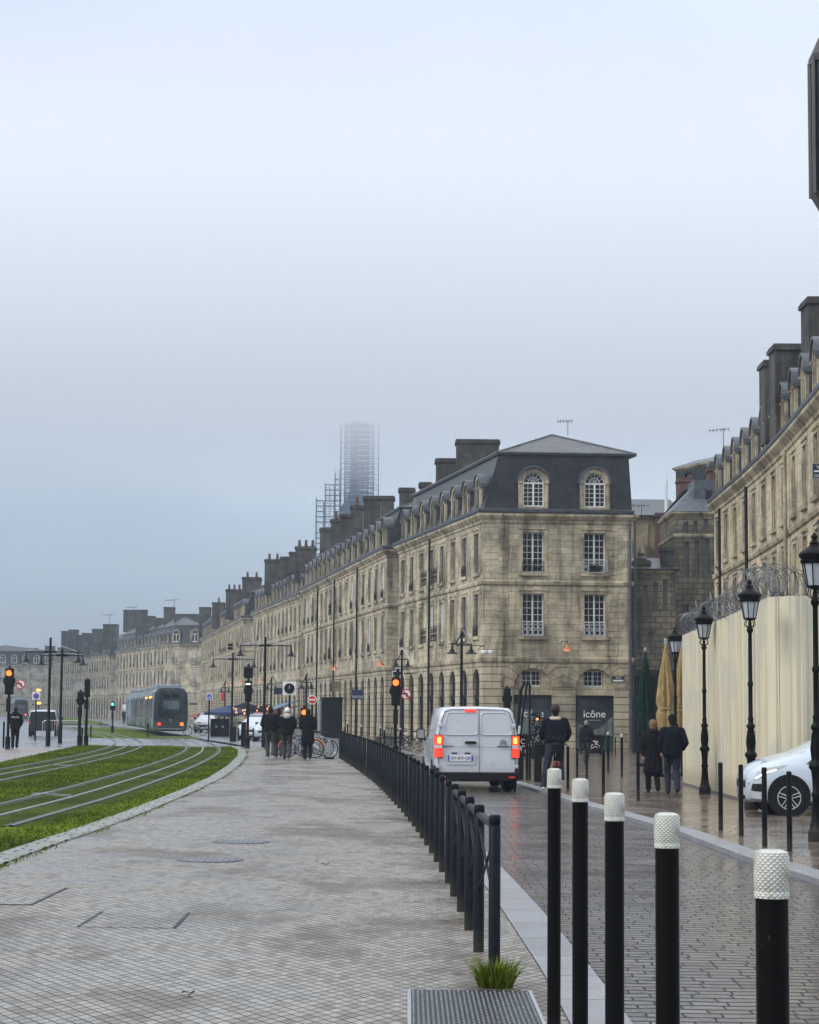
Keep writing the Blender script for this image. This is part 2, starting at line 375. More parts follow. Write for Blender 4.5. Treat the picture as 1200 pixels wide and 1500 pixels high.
def text(parent, name, s, size, loc, rot, mat, ext=0.004, align='CENTER'):
    cu = bpy.data.curves.new(name, 'FONT'); cu.body = s; cu.size = size; cu.extrude = ext; cu.align_x = align; cu.align_y = 'CENTER'
    tmp = bpy.data.objects.new(name+'_src', cu); me = bpy.data.meshes.new_from_object(tmp); bpy.data.objects.remove(tmp)
    me.materials.clear(); me.materials.append(MAT[mat]); me.name = name
    o = bpy.data.objects.new(name, me); COL.objects.link(o)
    o.parent = parent; o.location = loc; o.rotation_euler = rot; return o
# ------------------------------------------------------------------ ground plan
def gp(pts): return sorted([(p.y, p.x) for p in (G(*q) for q in pts)])
LRp = gp([(0, 1269), (66.5, 1243), (140, 1218.5), (217, 1189), (287, 1159), (325.5, 1140), (350, 1122), (361, 1108), (360, 1099.5), (345, 1092.5)])
LRp = [(-6, LRp[0][1]-0.3)]+LRp+[(120, -12.9), (140, -16.2), (176, -24.2), (300, -48), (400, -68)]
LLp = [(-6, -9.2), (30, -10.2), (50, -11.6), (60, -12.4), (91, -15.1), (120, -19.0), (182, -30.5), (300, -56), (400, -78)]
FP = gp([(724, 1434), (704, 1401), (689, 1366), (676, 1336), (655, 1290.6), (629, 1244), (608, 1213), (592, 1192), (563, 1160), (545, 1143.5), (524, 1128), (497, 1110)])
FENCE = [(-6, 0.53)]+FP
K0p = [(-6, 0.84), (12.6, 0.87), (17.0, 0.80)]+[(y, x+0.34) for y, x in FP if y > 18]
K0p += [(K0p[-1][0]+14, K0p[-1][1]-1.6), (95, -5.3), (115, -9.4), (140, -15.2), (176, -23.5), (400, -67)]
_k1 = gp([(1200, 1289), (1102, 1259), (997, 1219.5), (913, 1195), (836, 1173), (780, 1155)])
K1p = [(-6, 4.2), (10, 4.2)]+_k1+[(60, 2.0), (75, 1.0), (95, -0.5), (115, -3.0), (140, -7.5), (176, -15), (400, -58)]
def fLR(y): return interp(LRp, y)
def fLL(y): return interp(LLp, y)
def fK0(y): return interp(K0p, y)
def fK1(y): return interp(K1p, y)
def strip(name, fl, fr, y0, y1, mat, zo=0.0, dy=1.5, nc=4, kind='structure', side=None):
    ny = max(1, int((y1-y0)/dy)); mb = MB(); vs = []; fs = []
    for j in range(ny+1):
        y = y0+(y1-y0)*j/ny; a, b = fl(y), fr(y)
        for i in range(nc+1):
            x = a+(b-a)*i/nc; vs.append((x, y, g(x, y)+zo))
    w = nc+1
    for j in range(ny):
        for i in range(nc): fs.append((j*w+i, j*w+i+1, (j+1)*w+i+1, (j+1)*w+i))
    mb.add(vs, fs)
    if side:                       # vertical kerb face along one edge
        f, dz = side
        vs = []; fs = []
        for j in range(ny+1):
            y = y0+(y1-y0)*j/ny; x = f(y); z = g(x, y)+zo; vs += [(x, y, z), (x, y, z-dz)]
        for j in range(ny): fs.append((2*j, 2*j+1, 2*j+3, 2*j+2))
        mb.add(vs, fs)
    o = mb.build(name, mat); tag(o, kind=kind); return o
def mat_plaza():
    m, t, b = nt('diamond_pavers'); p = wpos(t)
    sep = N(t, 'ShaderNodeSeparateXYZ'); t.links.new(p, sep.inputs[0])
    def M(op, a, c, d=None):
        n = N(t, 'ShaderNodeMath', operation=op)
        for i, q in enumerate((a, c, d)):
            if q is None: continue
            if hasattr(q, 'is_output'): t.links.new(q, n.inputs[i])
            else: n.inputs[i].default_value = q
        return n.outputs[0]
    wob = M('MULTIPLY', M('SUBTRACT', noise(t, p, 3.0, 3), 0.5), 0.10)
    u = M('ADD', M('MULTIPLY', sep.outputs[0], 1/0.094), wob); v = M('MULTIPLY', sep.outputs[1], 1/0.168)
    A = M('ADD', u, v); B = M('SUBTRACT', u, v)
    ja = M('PINGPONG', A, 0.5); jb = M('PINGPONG', B, 0.5)
    j = M('MINIMUM', ja, jb)
    comb = N(t, 'ShaderNodeCombineXYZ'); t.links.new(M('FLOOR', A, 0), comb.inputs[0]); t.links.new(M('FLOOR', B, 0), comb.inputs[1])
    wn = N(t, 'ShaderNodeTexWhiteNoise'); t.links.new(comb.outputs[0], wn.inputs['Vector'])
    stonec = ramp(t, [(0.0, (0.150, 0.131, 0.108)), (0.35, (0.228, 0.208, 0.180)), (1.0, (0.292, 0.273, 0.242))], wn.outputs['Value'])
    damp = noise(t, p, 0.45, 7, 0.70, (1.0, 0.55, 1)); dm = ramp(t, [(0.50, (0, 0, 0)), (0.58, (0.85,)*3)], damp)
    col = mixc(t, dm, stonec, (0.104, 0.080, 0.056))
    jm = ramp(t, [(0.035, (1, 1, 1)), (0.075, (0, 0, 0))], j)
    col = mixc(t, jm, col, (0.012, 0.011, 0.011))
    fine = noise(t, p, 40, 4); col = mixc(t, 0.35, col, ramp(t, [(0.3, (0.5,)*3), (0.7, (1.2,)*3)], fine), 'MULTIPLY')
    t.links.new(col, b.inputs['Base Color'])
    b.inputs['Specular IOR Level'].default_value = 0.36
    rr = ramp(t, [(0.42, (0.50,)*3), (0.58, (0.20,)*3)], noise(t, p, 0.8, 6))
    t.links.new(mixc(t, jm, rr, (0.7, 0.7, 0.7)), b.inputs['Roughness'])
    h = ramp(t, [(0.0, (0, 0, 0)), (0.10, (1, 1, 1))], j)
    h2 = M('MULTIPLY_ADD', wn.outputs['Value'], 0.25, h); h3 = M('MULTIPLY_ADD', noise(t, p, 9, 4), 0.35, h2)
    bump(t, b, h3, 0.5, 0.007); return m
def mat_setts(name, c1, c2, w, h, rough, rot=0.0, mortar=0.010, damp=0.5, dc=(0.03, 0.03, 0.035), bs=0.7, sxx=1.0):
    m, t, b = nt(name); p = wpos(t); d = noise(t, p, 1.1, 4)
    mp = N(t, 'ShaderNodeMapping'); mp.inputs['Scale'].default_value = (sxx, 1, 1); mp.inputs['Rotation'].default_value = (0, 0, rot)
    ds = N(t, 'ShaderNodeTexNoise'); ds.inputs['Scale'].default_value = 5.0; t.links.new(p, ds.inputs['Vector'])
    ofs = mixc(t, 0.045, p, ds.outputs['Color'])
    t.links.new(ofs, mp.inputs[0])
    br = N(t, 'ShaderNodeTexBrick'); t.links.new(mp.outputs[0], br.inputs['Vector'])
    br.inputs['Color1'].default_value = (*c1, 1); br.inputs['Color2'].default_value = (*c2, 1); br.inputs['Mortar'].default_value = (0.012, 0.011, 0.011, 1)
    br.inputs['Scale'].default_value = 1.0; br.inputs['Mortar Size'].default_value = mortar; br.inputs['Mortar Smooth'].default_value = 0.5
    br.inputs['Brick Width'].default_value = w; br.inputs['Row Height'].default_value = h; br.squash = 0.85; br.squash_frequency = 3
    col = mixc(t, ramp(t, [(0.42, (0, 0, 0)), (0.62, (damp,)*3)], d), br.outputs['Color'], dc)
    fine = noise(t, p, 26, 5); col = mixc(t, 0.5, col, ramp(t, [(0.3, (0.45,)*3), (0.7, (1.3,)*3)], fine), 'MULTIPLY')
    t.links.new(col, b.inputs['Base Color'])
    rr = ramp(t, [(0.35, (rough+0.16,)*3), (0.62, (rough,)*3)], noise(t, p, 0.9, 5))
    t.links.new(mixc(t, br.outputs['Fac'], rr, (0.95, 0.95, 0.95)), b.inputs['Roughness'])
    inv = N(t, 'ShaderNodeMath', operation='SUBTRACT'); inv.inputs[0].default_value = 1.0; t.links.new(br.outputs['Fac'], inv.inputs[1])
    n2 = noise(t, p, 7, 3); ad = N(t, 'ShaderNodeMath', operation='MULTIPLY_ADD'); t.links.new(n2, ad.inputs[0]); ad.inputs[1].default_value = 0.8
    t.links.new(inv.outputs[0], ad.inputs[2]); bump(t, b, ad.outputs[0], bs, 0.010); return m
MAT['plaza'] = mat_plaza()
MAT['setts'] = mat_setts('wet_setts', (0.15, 0.13, 0.118), (0.09, 0.08, 0.074), 0.62, 0.15, 0.13, mortar=0.021, damp=0.45, sxx=2.6, bs=1.0)
MAT['flags'] = mat_setts('wet_brown_paving', (0.21, 0.165, 0.125), (0.14, 0.11, 0.085), 0.30, 0.16, 0.10, rot=0.25, mortar=0.009, damp=0.55, dc=(0.07, 0.055, 0.045), bs=0.14)
MAT['asphalt'] = mat_setts('wet_pale_street', (0.17, 0.18, 0.20), (0.14, 0.15, 0.165), 3.0, 3.0, 0.16, mortar=0.01, damp=0.3, dc=(0.08, 0.09, 0.10), bs=0.15)
MAT['pink_flags'] = mat_setts('pinkish_paving', (0.28, 0.25, 0.235), (0.23, 0.20, 0.19), 0.3, 0.2, 0.3, mortar=0.006, damp=0.3, dc=(0.14, 0.12, 0.11), bs=0.2)
MAT['granite'] = mat_setts('granite_kerb', (0.24, 0.245, 0.26), (0.19, 0.195, 0.205), 3.0, 1.0, 0.30, mortar=0.008, damp=0.3, dc=(0.17, 0.17, 0.19), bs=0.1)
MAT['border'] = mat_setts('pale_border_stone', (0.30, 0.31, 0.29), (0.20, 0.21, 0.19), 0.4, 0.22, 0.35, mortar=0.02, damp=0.5, dc=(0.10, 0.12, 0.08), bs=0.4)
def mat_grass(name, dk, lt):
    m, t, b = nt(name); p = wpos(t)
    a = noise(t, p, 0.30, 6, 0.7); c = noise(t, p, 9, 5, 0.7)
    col = mixc(t, ramp(t, [(0.38, (0, 0, 0)), (0.62, (1, 1, 1))], a), dk, lt)
    col = mixc(t, 0.8, col, ramp(t, [(0.3, (0.35,)*3), (0.7, (1.4,)*3)], c), 'MULTIPLY')
    t.links.new(col, b.inputs['Base Color']); b.inputs['Roughness'].default_value = 0.95
    b.inputs['Specular IOR Level'].default_value = 0.04
    bump(t, b, c, 0.8, 0.05); return m
MAT['turf'] = mat_grass('turf', (0.050, 0.080, 0.011), (0.118, 0.165, 0.018))
MAT['blades'] = mat_grass('grass_blades', (0.065, 0.102, 0.012), (0.150, 0.20, 0.021))
# one sheet under everything, out to the horizon
mb = MB(); xs = [-1480, -900, -300, -160, -90, -60, -45, -35, -28, -22, -16, -10, -6, -4, -2, 0, 2, 4, 6, 8, 12, 20, 40, 80, 300, 900, 1480]
ys = [-50, -20, -6]+[i*3.0 for i in range(0, 56)]+[170, 220, 300, 400, 700, 1300, 1980]
vs = [(x, y, g(x, y)-0.12) for y in ys for x in xs]; w = len(xs)
mb.add(vs, [(j*w+i, j*w+i+1, (j+1)*w+i+1, (j+1)*w+i) for j in range(len(ys)-1) for i in range(w-1)])
tag(mb.build('ground', 'asphalt'), kind='structure')
strip('plaza_paving', fLR, fK0, -6, 96, 'plaza', nc=10, dy=1.0)
strip('lawn_border', lambda y: fLR(y)-0.33, fLR, -6, 94, 'border', zo=0.02, nc=1, side=(fLR, 0.03))
strip('kerb', fK0, lambda y: fK0(y)+0.33, -6, 84, 'granite', zo=0.008, nc=1, dy=1.0, side=(lambda y: fK0(y)+0.33, 0.09))
strip('road', lambda y: fK0(y)+0.325, lambda y: fK1(y)+0.005, -6, 84, 'setts', zo=-0.055, nc=5, dy=1.0)
strip('kerb', lambda y: fK1(y), lambda y: fK1(y)+0.34, -6, 84, 'granite', zo=0.010, nc=1, dy=1.0, side=(fK1, 0.09))
strip('pavement', lambda y: fK1(y)+0.34, lambda y: 40, -6, 170, 'flags', nc=22, dy=1.5)
strip('street', lambda y: fLR(y) if y < 96 else fLR(y)+0.6, lambda y: fK1(y)+0.34, 84.0, 170, 'asphalt', zo=-0.012, nc=6)
strip('tram_crossing', fLL, fLR, 92, 120, 'asphalt', zo=-0.004, nc=6)
strip('pavement', lambda y: -70, fLL, -6, 88, 'pink_flags', zo=-0.006, nc=20)
strip('pavement', lambda y: -140, fLL, 88, 170, 'asphalt', zo=-0.006, nc=20)
strip('lawn', fLL, lambda y: fLR(y)-0.33, -6, 92, 'turf', zo=0.01, nc=8)
strip('lawn', fLL, lambda y: fLR(y)+0.6, 120, 195, 'turf', zo=0.01, nc=6)
strip('lawn', fLL, lambda y: fLR(y)+0.6, 235, 400, 'turf', zo=0.01, nc=6, dy=4)
# ------------------------------------------------------------------ tram rails
def chaikin(p, k=3):
    for _ in range(k):
        q = [p[0]]
        for a, b in zip(p, p[1:]): q += [a*0.75+b*0.25, a*0.25+b*0.75]
        p = q+[p[-1]]
    return p
def vpts(px): return [Vector((q.x, q.y)) for q in (G(*a) for a in px)]
TB = vpts([(-60, 1212), (0, 1196.5), (105, 1170), (175, 1148.5), (245, 1126), (290.5, 1106.5), (299, 1098), (294, 1092), (281, 1085.5)])+[Vector((-15.8, 132)), Vector((-19.1, 152)), Vector((-23.6, 176)), Vector((-54, 300)), Vector((-76, 400))]
TD = vpts([(-60, 1160), (0, 1145), (147, 1115), (196, 1101), (212, 1092.5), (206.5, 1085.5)])+[Vector((-18.9, 132)), Vector((-23, 152)), Vector((-29.2, 176)), Vector((-57.2, 300)), Vector((-79, 400))]
TB = chaikin(TB); TD = chaikin(TD)
def offs(pl, d):
    out = []
    for i, p in enumerate(pl):
        t = (pl[min(i+1, len(pl)-1)]-pl[max(i-1, 0)]).normalized(); out.append(p+Vector((t.y, -t.x))*d)
    return out
MAT['rail'] = flat('worn_rail_steel', (0.15, 0.15, 0.155), 0.38, 0.4, 0.2, 4)
MAT['aps'] = flat('pale_power_strip', (0.15, 0.155, 0.15), 0.5, 0.1, 0.2, 2)
def railstrip(name, pl, w, mat, label, zt=0.045, grp=None):
    mb = MB(); a = offs(pl, -w/2); b = offs(pl, w/2); n = len(pl)
    vs = []
    for p, q in zip(a, b):
        vs += [(p.x, p.y, g(p.x, p.y)-0.03), (p.x, p.y, g(p.x, p.y)+zt), (q.x, q.y, g(q.x, q.y)+zt), (q.x, q.y, g(q.x, q.y)-0.03)]
    fs = []
    for i in range(n-1):
        for k in range(3): fs.append((4*i+k, 4*i+k+1, 4*i+k+5, 4*i+k+4))
    mb.add(vs, fs); return tag(mb.build(name, mat), kind='structure')
MAT['moss'] = mat_grass('mossy_trackbed', (0.028, 0.042, 0.009), (0.060, 0.085, 0.013))
for pl in (TB, offs(TD, -0.72)):
    for d in (-.36, .36): railstrip('trackbed', [p for p in offs(pl, d) if p.y < 90], 0.50, 'moss', '', zt=0.020)
    for d in (-.95, .95): railstrip('trackbed', [p for p in offs(pl, d) if p.y < 90], 0.34, 'moss', '', zt=0.018)
    for d in (-0.72, 0.72): railstrip('tram_rail', offs(pl, d), 0.055, 'rail', '', zt=0.038)
    for d in (-0.62, 0.82 if False else 0.62): railstrip('tram_rail', offs(pl, d), 0.02, 'rail', '', zt=0.030)
    railstrip('power_strip', pl, 0.085, 'aps', '', zt=0.034)
# transverse steel strips lying in the lawn
def gx(name, a, b, w, mat):
    A, B = G(*a), G(*b); d = (B-A); d.z = 0; n = Vector((d.y, -d.x, 0)).normalized()*w/2
    mb = MB(); mb.loft([[A+n+Vector((0, 0, -0.02)), A-n+Vector((0, 0, -0.02)), A-n+Vector((0, 0, 0.05)), A+n+Vector((0, 0, 0.05))], [B+n+Vector((0, 0, -0.02)), B-n+Vector((0, 0, -0.02)), B-n+Vector((0, 0, 0.05)), B+n+Vector((0, 0, 0.05))]])
    return tag(mb.build(name, mat), kind='structure')
gx('rail_joint_strip', (50, 1165), (106, 1168.5), 0.10, 'aps')
gx('rail_joint_strip', (48, 1169), (72, 1163.5), 0.10, 'aps')
gx('rail_joint_strip', (76, 1122), (108, 1123), 0.12, 'aps')
# grass blades
mb = MB(); vs = []; fs = []
rg = random.Random(3)
railx = [(offs(TB, 0.0)), (offs(TD, -0.72))]
def near_rail(x, y):
    for pl in railx:
        for i in range(0, len(pl)-1, 2):
            if abs(pl[i].y-y) < 3 and abs(pl[i].x-x-(pl[i].y-y)*0.05) < 0.86:
                return True
    return False
cnt = 0
while cnt < 52000:
    y = 17+76*rg.random()**1.6; x = fLL(y)+(fLR(y)-0.33-fLL(y))*rg.random()
    if x < -0.225*y-0.6: continue
    k = near_rail(x, y)
    if k and rg.random() < 0.6: continue
    h = (0.016 if k else 0.030)*rg.uniform(0.5, 1.5)*(1+y/140); wd = 0.008+0.00022*y
    a = rg.random()*PI; z = g(x, y)+0.005; dx, dyy = math.cos(a)*wd, math.sin(a)*wd
    lx, ly = rg.uniform(-1, 1)*h*0.7, rg.uniform(-1, 1)*h*0.7
    o = len(vs); vs += [(x-dx, y-dyy, z), (x+dx, y+dyy, z), (x+lx, y+ly, z+h)]; fs.append((o, o+1, o+2)); cnt += 1
mb.add(vs, fs); o = mb.build('grass', 'blades'); tag(o, 'short bright green grass growing along the tram tracks', 'grass', kind='stuff')
# weeds creeping over the border stones
mb = MB(); vs = []; fs = []
for _ in range(1700):
    y = 18+72*rg.random()**1.5; x = fLR(y)+0.03+rg.gauss(0, 0.045)
    if math.sin(y*1.7)+math.sin(y*0.63+1) < -0.2: continue
    a = rg.random()*PI; wd = 0.010; h = rg.uniform(0.012, 0.035); z = g(x, y)
    o = len(vs); vs += [(x-math.cos(a)*wd, y-math.sin(a)*wd, z), (x+math.cos(a)*wd, y+math.sin(a)*wd, z), (x+rg.uniform(-.03, .03), y, z+h)]; fs.append((o, o+1, o+2))
mb.add(vs, fs); tag(mb.build('weeds', 'blades'), 'ragged line of weeds along the lawn border stones', 'weeds', kind='stuff')
# tuft at the first railing post
tp = G(726, 1446)
th = thing('grass_tuft', 'bushy green grass tuft at the foot of the end railing post', 'grass tuft', tp)
mb = MB()
for _ in range(420):
    a = rg.random()*2*PI; r = 0.10*math.sqrt(rg.random()); h = rg.uniform(0.06, 0.19); lean = rg.uniform(0.1, 0.75)
    x, y = r*math.cos(a), r*math.sin(a)*0.8; b = rg.random()*PI; wd = rg.uniform(0.003, 0.006)
    ex, ey = math.cos(a)*h*lean, math.sin(a)*h*lean
    c, s_ = math.cos(b)*wd, math.sin(b)*wd
    mb.add([(x-c, y-s_, 0), (x+c, y+s_, 0), (x+ex*0.5+c*.8, y+ey*0.5+s_*.8, h*0.62), (x+ex*0.5-c*.8, y+ey*0.5-s_*.8, h*0.62), (x+ex*1.2, y+ey*1.2, h)], [(0, 1, 2, 3), (3, 2, 4)])
L(mb, 'leaves', 'blades', th)
# ------------------------------------------------------------------ covers let into the ground
def quad_cover(name, label, cat, px, mat, z=0.003, frame=None):
    q = [G(*p) for p in px]; c = sum((v for v in q), Vector())/4
    th = thing(name, label, cat, c)
    mb = MB(); mb.loft([[v+Vector((0, 0, -0.03)) for v in q], [v+Vector((0, 0, z)) for v in q]]); mb.build('cover_plate', mat, th)
    if frame:
        for k in frame:
            mb = MB()
            a, b = q[k], q[(k+1) % 4]; d = (b-a); n = Vector((d.y, -d.x, 0)).normalized()*0.013
            up = Vector((0, 0, z+0.003)); lo = Vector((0, 0, -0.02))
            mb.loft([[a-n+lo, a+n+lo, a+n+up, a-n+up], [b-n+lo, b+n+lo, b+n+up, b-n+up]])
            mb.build('frame', 'iron', th)
    return th
MAT['stone_cover'] = flat('damp_stone_cover', (0.22, 0.20, 0.18), 0.3, 0, 0.25, 3)
quad_cover('access_cover', 'grey square access cover with black edges let into the pavers', 'access cover', [(115, 1358), (255, 1360), (276, 1338), (150, 1336)], 'plaza', frame=(1, 3))
quad_cover('access_cover', 'access cover cut by the edge of view with one black corner', 'access cover', [(-60, 1325), (45, 1326), (98, 1301), (-40, 1300)], 'plaza', frame=(1, 0))
MAT['stud'] = flat('worn_steel_stud', (0.16, 0.17, 0.18), 0.3, 0.7, 0.3, 12)
MAT['manhole'] = flat('cast_iron_cover', (0.06, 0.06, 0.065), 0.32, 0.4, 0.4, 16)
for (cx, cy, wpx, lab) in ((307, 1260, 96, 'large round grated manhole cover on the plaza pavers'), (353, 1233.5, 82, 'smaller round manhole cover just beyond the large one')):
    c = G(cx, cy); r = (G(cx+wpx/2, cy)-G(cx-wpx/2, cy)).length/2
    th = thing('manhole_cover', lab, 'manhole cover', c)
    mb = MB(); mb.lathe([(r, -0.02), (r, 0.006)], n=32); L(mb, 'cover_plate', 'manhole', th)
    mb = MB()
    for k in range(11):
        x = -r+2*r*(k+0.5)/11; hh = math.sqrt(max(0, (r*0.93)**2-x*x)); mb.box((x-0.018, -hh, 0.004), (x+0.014, hh, 0.009))
    L(mb, 'rib', 'stud', th)
    mb = MB(); mb.ring((0, 0, -0.004), r, 0.014, 'z', 32, 5); L(mb, 'rim', 'manhole', th)
# steel tread plate
q = [G(602, 1453), G(775, 1455), Vector((0.715, 8.6, g(0, 8.6))), Vector((0.0, 8.6, g(0, 8.6)))]
th = thing('tread_plate', 'dark steel tread plate with raised studs at the end of the railing', 'metal plate', (0.35, 10, g(0, 10)))
x0, x1, y0, y1 = q[0].x, 0.715, 8.6, q[0].y
zz = g(0.3, 10)
mb = MB(); mb.box((x0, y0, zz-0.02), (x1, y1, zz+0.010)); mb.build('base_plate', 'iron', th)
mb = MB(); nx, ny = 26, 34
for i in range(nx):
    for j in range(ny):
        cx = x0+(x1-x0)*(i+0.5)/nx; cy = y0+(y1-y0)*(j+0.5+(0.5 if i % 2 else 0))/ny
        if cy > y1-0.03: continue
        mb.loft([[(cx-0.007, cy-0.022, zz+0.010), (cx+0.007, cy-0.022, zz+0.010), (cx+0.007, cy+0.022, zz+0.010), (cx-0.007, cy+0.022, zz+0.010)], [(cx-0.004, cy-0.016, zz+0.017), (cx+0.004, cy-0.016, zz+0.017), (cx+0.004, cy+0.016, zz+0.017), (cx-0.004, cy+0.016, zz+0.017)]])
MAT['stud'] = flat('worn_steel_stud', (0.16, 0.17, 0.18), 0.3, 0.7, 0.3, 12)
mb.build('stud_pattern', 'stud', th)
mb = MB(); mb.box((x0-0.02, y0, zz-0.01), (x0, y1, zz+0.014)); mb.box((x1, y0, zz-0.01), (x1+0.02, y1, zz+0.014)); mb.build('edge_frame', 'steel', th)
# ------------------------------------------------------------------ railing and posts along the plaza kerb
def post_mb(h=1.0, r=0.036):
    r = r*.88 if r < .0365 else r
    return MB().lathe([(r, -0.05), (r, h-0.075), (r-0.004, h-0.070), (r-0.004, h-0.060), (r, h-0.055), (r, h-0.012), (r*0.8, h-0.002), (0.004, h+0.001)], n=14)
fy = FP[0][0]; ypos = []; y = fy; 
pts = [(interp(FENCE, yy), yy) for yy in [fy+0.1*i for i in range(0, 640)]]
acc = 0; posts = [pts[0]]
for a, b in zip(pts, pts[1:]):
    acc += math.dist(a, b)
    if acc >= 1.40: posts.append(b); acc = 0
# end railing: five posts joined by a rail with crossed wires
bar = posts[:5]; rest = posts[5:]
c0 = Vector((bar[0][0], bar[0][1], g(*bar[0])))
th = thing('pedestrian_railing', 'black end railing of five posts joined by a top rail and crossed wires', 'railing', c0)
for x, y in bar:
    mb = MB(); mb.join(post_mb(1.0, 0.037), Matrix.Translation((x, y, g(x, y)))); mb.build('post', 'navy_iron', th, True)
mb = MB(); mb.tube([(x, y, g(x, y)+0.93) for x, y in bar], 0.026, 8)
mb.build('top_rail', 'navy_iron', th, True)
for (a, b) in zip(bar, bar[1:]):
    A = Vector((a[0], a[1], g(*a))); B = Vector((b[0], b[1], g(*b)))
    mb = MB(); mb.tube([A+Vector((0, 0, 0.88)), B+Vector((0, 0, 0.42))], 0.009, 6); mb.tube([A+Vector((0, 0, 0.45)), B+Vector((0, 0, 0.86))], 0.009, 6); mb.build('cross_bar', 'navy_iron', th, True)
proto = None
for i, (x, y) in enumerate(rest):
    if proto is None:
        proto = post_mb().build('kerb_post', 'navy_iron', None, True); proto.location = (x, y, g(x, y)-0.01)
        tag(proto, 'blue-black cylindrical post in the long curving row beside the plaza kerb', 'bollard', 'posts in the curving row along the plaza kerb')
    else:
        c = proto.copy(); COL.objects.link(c); c.location = (x, y, g(x, y)-0.01)
        c.rotation_euler = (R.uniform(-.006, .006), R.uniform(-.008, .008), R.random())
# ------------------------------------------------------------------ white-capped bollards
def cap_bollard(label, x, y, h=1.33, r=0.0325, rc=0.035, grp='tall white-capped bollards by the kerb', n=28):
    z = g(x, y); th = thing('capped_bollard', label, 'bollard', (x, y, z), 0, grp)
    mb = MB().lathe([(r, -0.05), (r, h-0.09)], n=n); L(mb, 'post', 'black_gloss', th, True)
    mb = MB().lathe([(rc*0.98, h-0.097), (rc, h-0.094), (rc, h-0.087), (rc*0.965, h-0.085), (rc*0.965, h-0.081), (rc, h-0.079), (rc*1.01, h-0.016), (rc*0.93, h-0.007), (rc*0.6, h-0.002), (0.002, h)], n=n)
    L(mb, 'cap', 'white_cap', th, True); return th
for (px, off, lab) in ((812, 80.5, 'slimmest looking white-capped bollard, standing before the cyclist'), (850, 95, 'white-capped bollard second in line from the cyclist'),
                       (900, 115, 'white-capped bollard in the middle of the line of five'), (977, 143.5, 'white-capped bollard next to the biggest one, fourth in line'),
                       (1130, 195.7, 'biggest white-capped bollard at the end of the line of five')):
    D = F*(EYE-1.33)/off; py = 1042.6+off+(px-600)*0.0087; p = PY(px, py, D)
    cap_bollard(lab, p.x, D, h=p.z-g(p.x, D))
# ------------------------------------------------------------------ thin black bollards on the right-hand pavement
def thin(px, ptop, pbot, label, capw=False, r=0.035, grp='thin black bollards on the far pavement'):
    b = G(px, pbot); h = PY(px, ptop, b.y).z-b.z
    if capw: return cap_bollard(label, b.x, b.y, h, 0.038, 0.042, grp, 14)
    th = MB().lathe([(r, -0.04), (r, h-0.02), (r*0.8, h), (0.003, h+0.002)], n=12).build('thin_bollard', 'black_gloss', None, True)
    th.location = b; tag(th, label, 'bollard', grp); return th
for a in ((1056, 1117, 1216, 'thin black bollard standing alone between the cream hoarding and the car nose'), (1086, 1120, 1225, 'thin black bollard right at the bumper of the white hatchback'),
          (1120.5, 1124, 1240, 'thin black bollard just before the front wheel of the white hatchback'), (1157, 1130, 1247, 'thin black bollard covering the hub of the hatchback wheel'),
          (935, 1101, 1173, 'thin black bollard beside the woman in the long coat'), (884, 1098, 1167, 'thin black bollard below the green wheeled bin'),
          (859.5, 1097, 1142, 'small black bollard under the white graffiti'), (845.6, 1096, 1139, 'small black bollard by the stooping man'),
          (832, 1093, 1156, 'black bollard at the cyclist\'s elbow'), (772, 1087, 1143, 'black bollard beside the slanting black bars'),
          (979, 1104, 1138, 'short black bollard seen between the walking couple'), (901.5, 1080, 1105, 'distant small bollard against the stone wall of the corner shop')):
    thin(*a)
thin(891, 1072, 1131, 'distant white-capped bollard in front of the green wheeled bin', True)
thin(911, 1075, 1138, 'distant white-capped bollard near the drainpipe corner', True)
for i, (px, a, b) in enumerate(((509, 1058, 1088), (529, 1062, 1092), (557, 1064, 1098), (563, 1066, 1100), (586, 1066, 1102), (504, 1062, 1086))):
    thin(px, a, b, 'distant white-capped bollard beyond the long post row', True, grp='distant white-capped bollards beyond the post row')
# ------------------------------------------------------------------ buildings
ZC = 13.0
def V2(p): return Vector((p[0], p[1]))
def offset_poly(poly, d):
    n = len(poly); P = [V2(p) for p in poly]; dd = d if isinstance(d, (list, tuple)) else [d]*n; out = []
    for i in range(n):
        p0, p1, p2 = P[i-1], P[i], P[(i+1) % n]
        t0 = (p1-p0).normalized(); t1 = (p2-p1).normalized()
        n0 = Vector((t0.y, -t0.x)); n1 = Vector((t1.y, -t1.x)); a, b = dd[i-1], dd[i]
        cr = t0.x*t1.y-t0.y*t1.x
        if abs(cr) < 1e-4: out.append(p1+n1*b); continue
        q0 = p0+n0*a; q1 = p1+n1*b; s = ((q1.x-q0.x)*t1.y-(q1.y-q0.y)*t1.x)/cr
        out.append(q0+t0*s)
    return out
def sweep(mb, poly, prof, cap=False):
    return mb.loft([[(p.x, p.y, z) for p in offset_poly(poly, o)] for o, z in prof], cap)
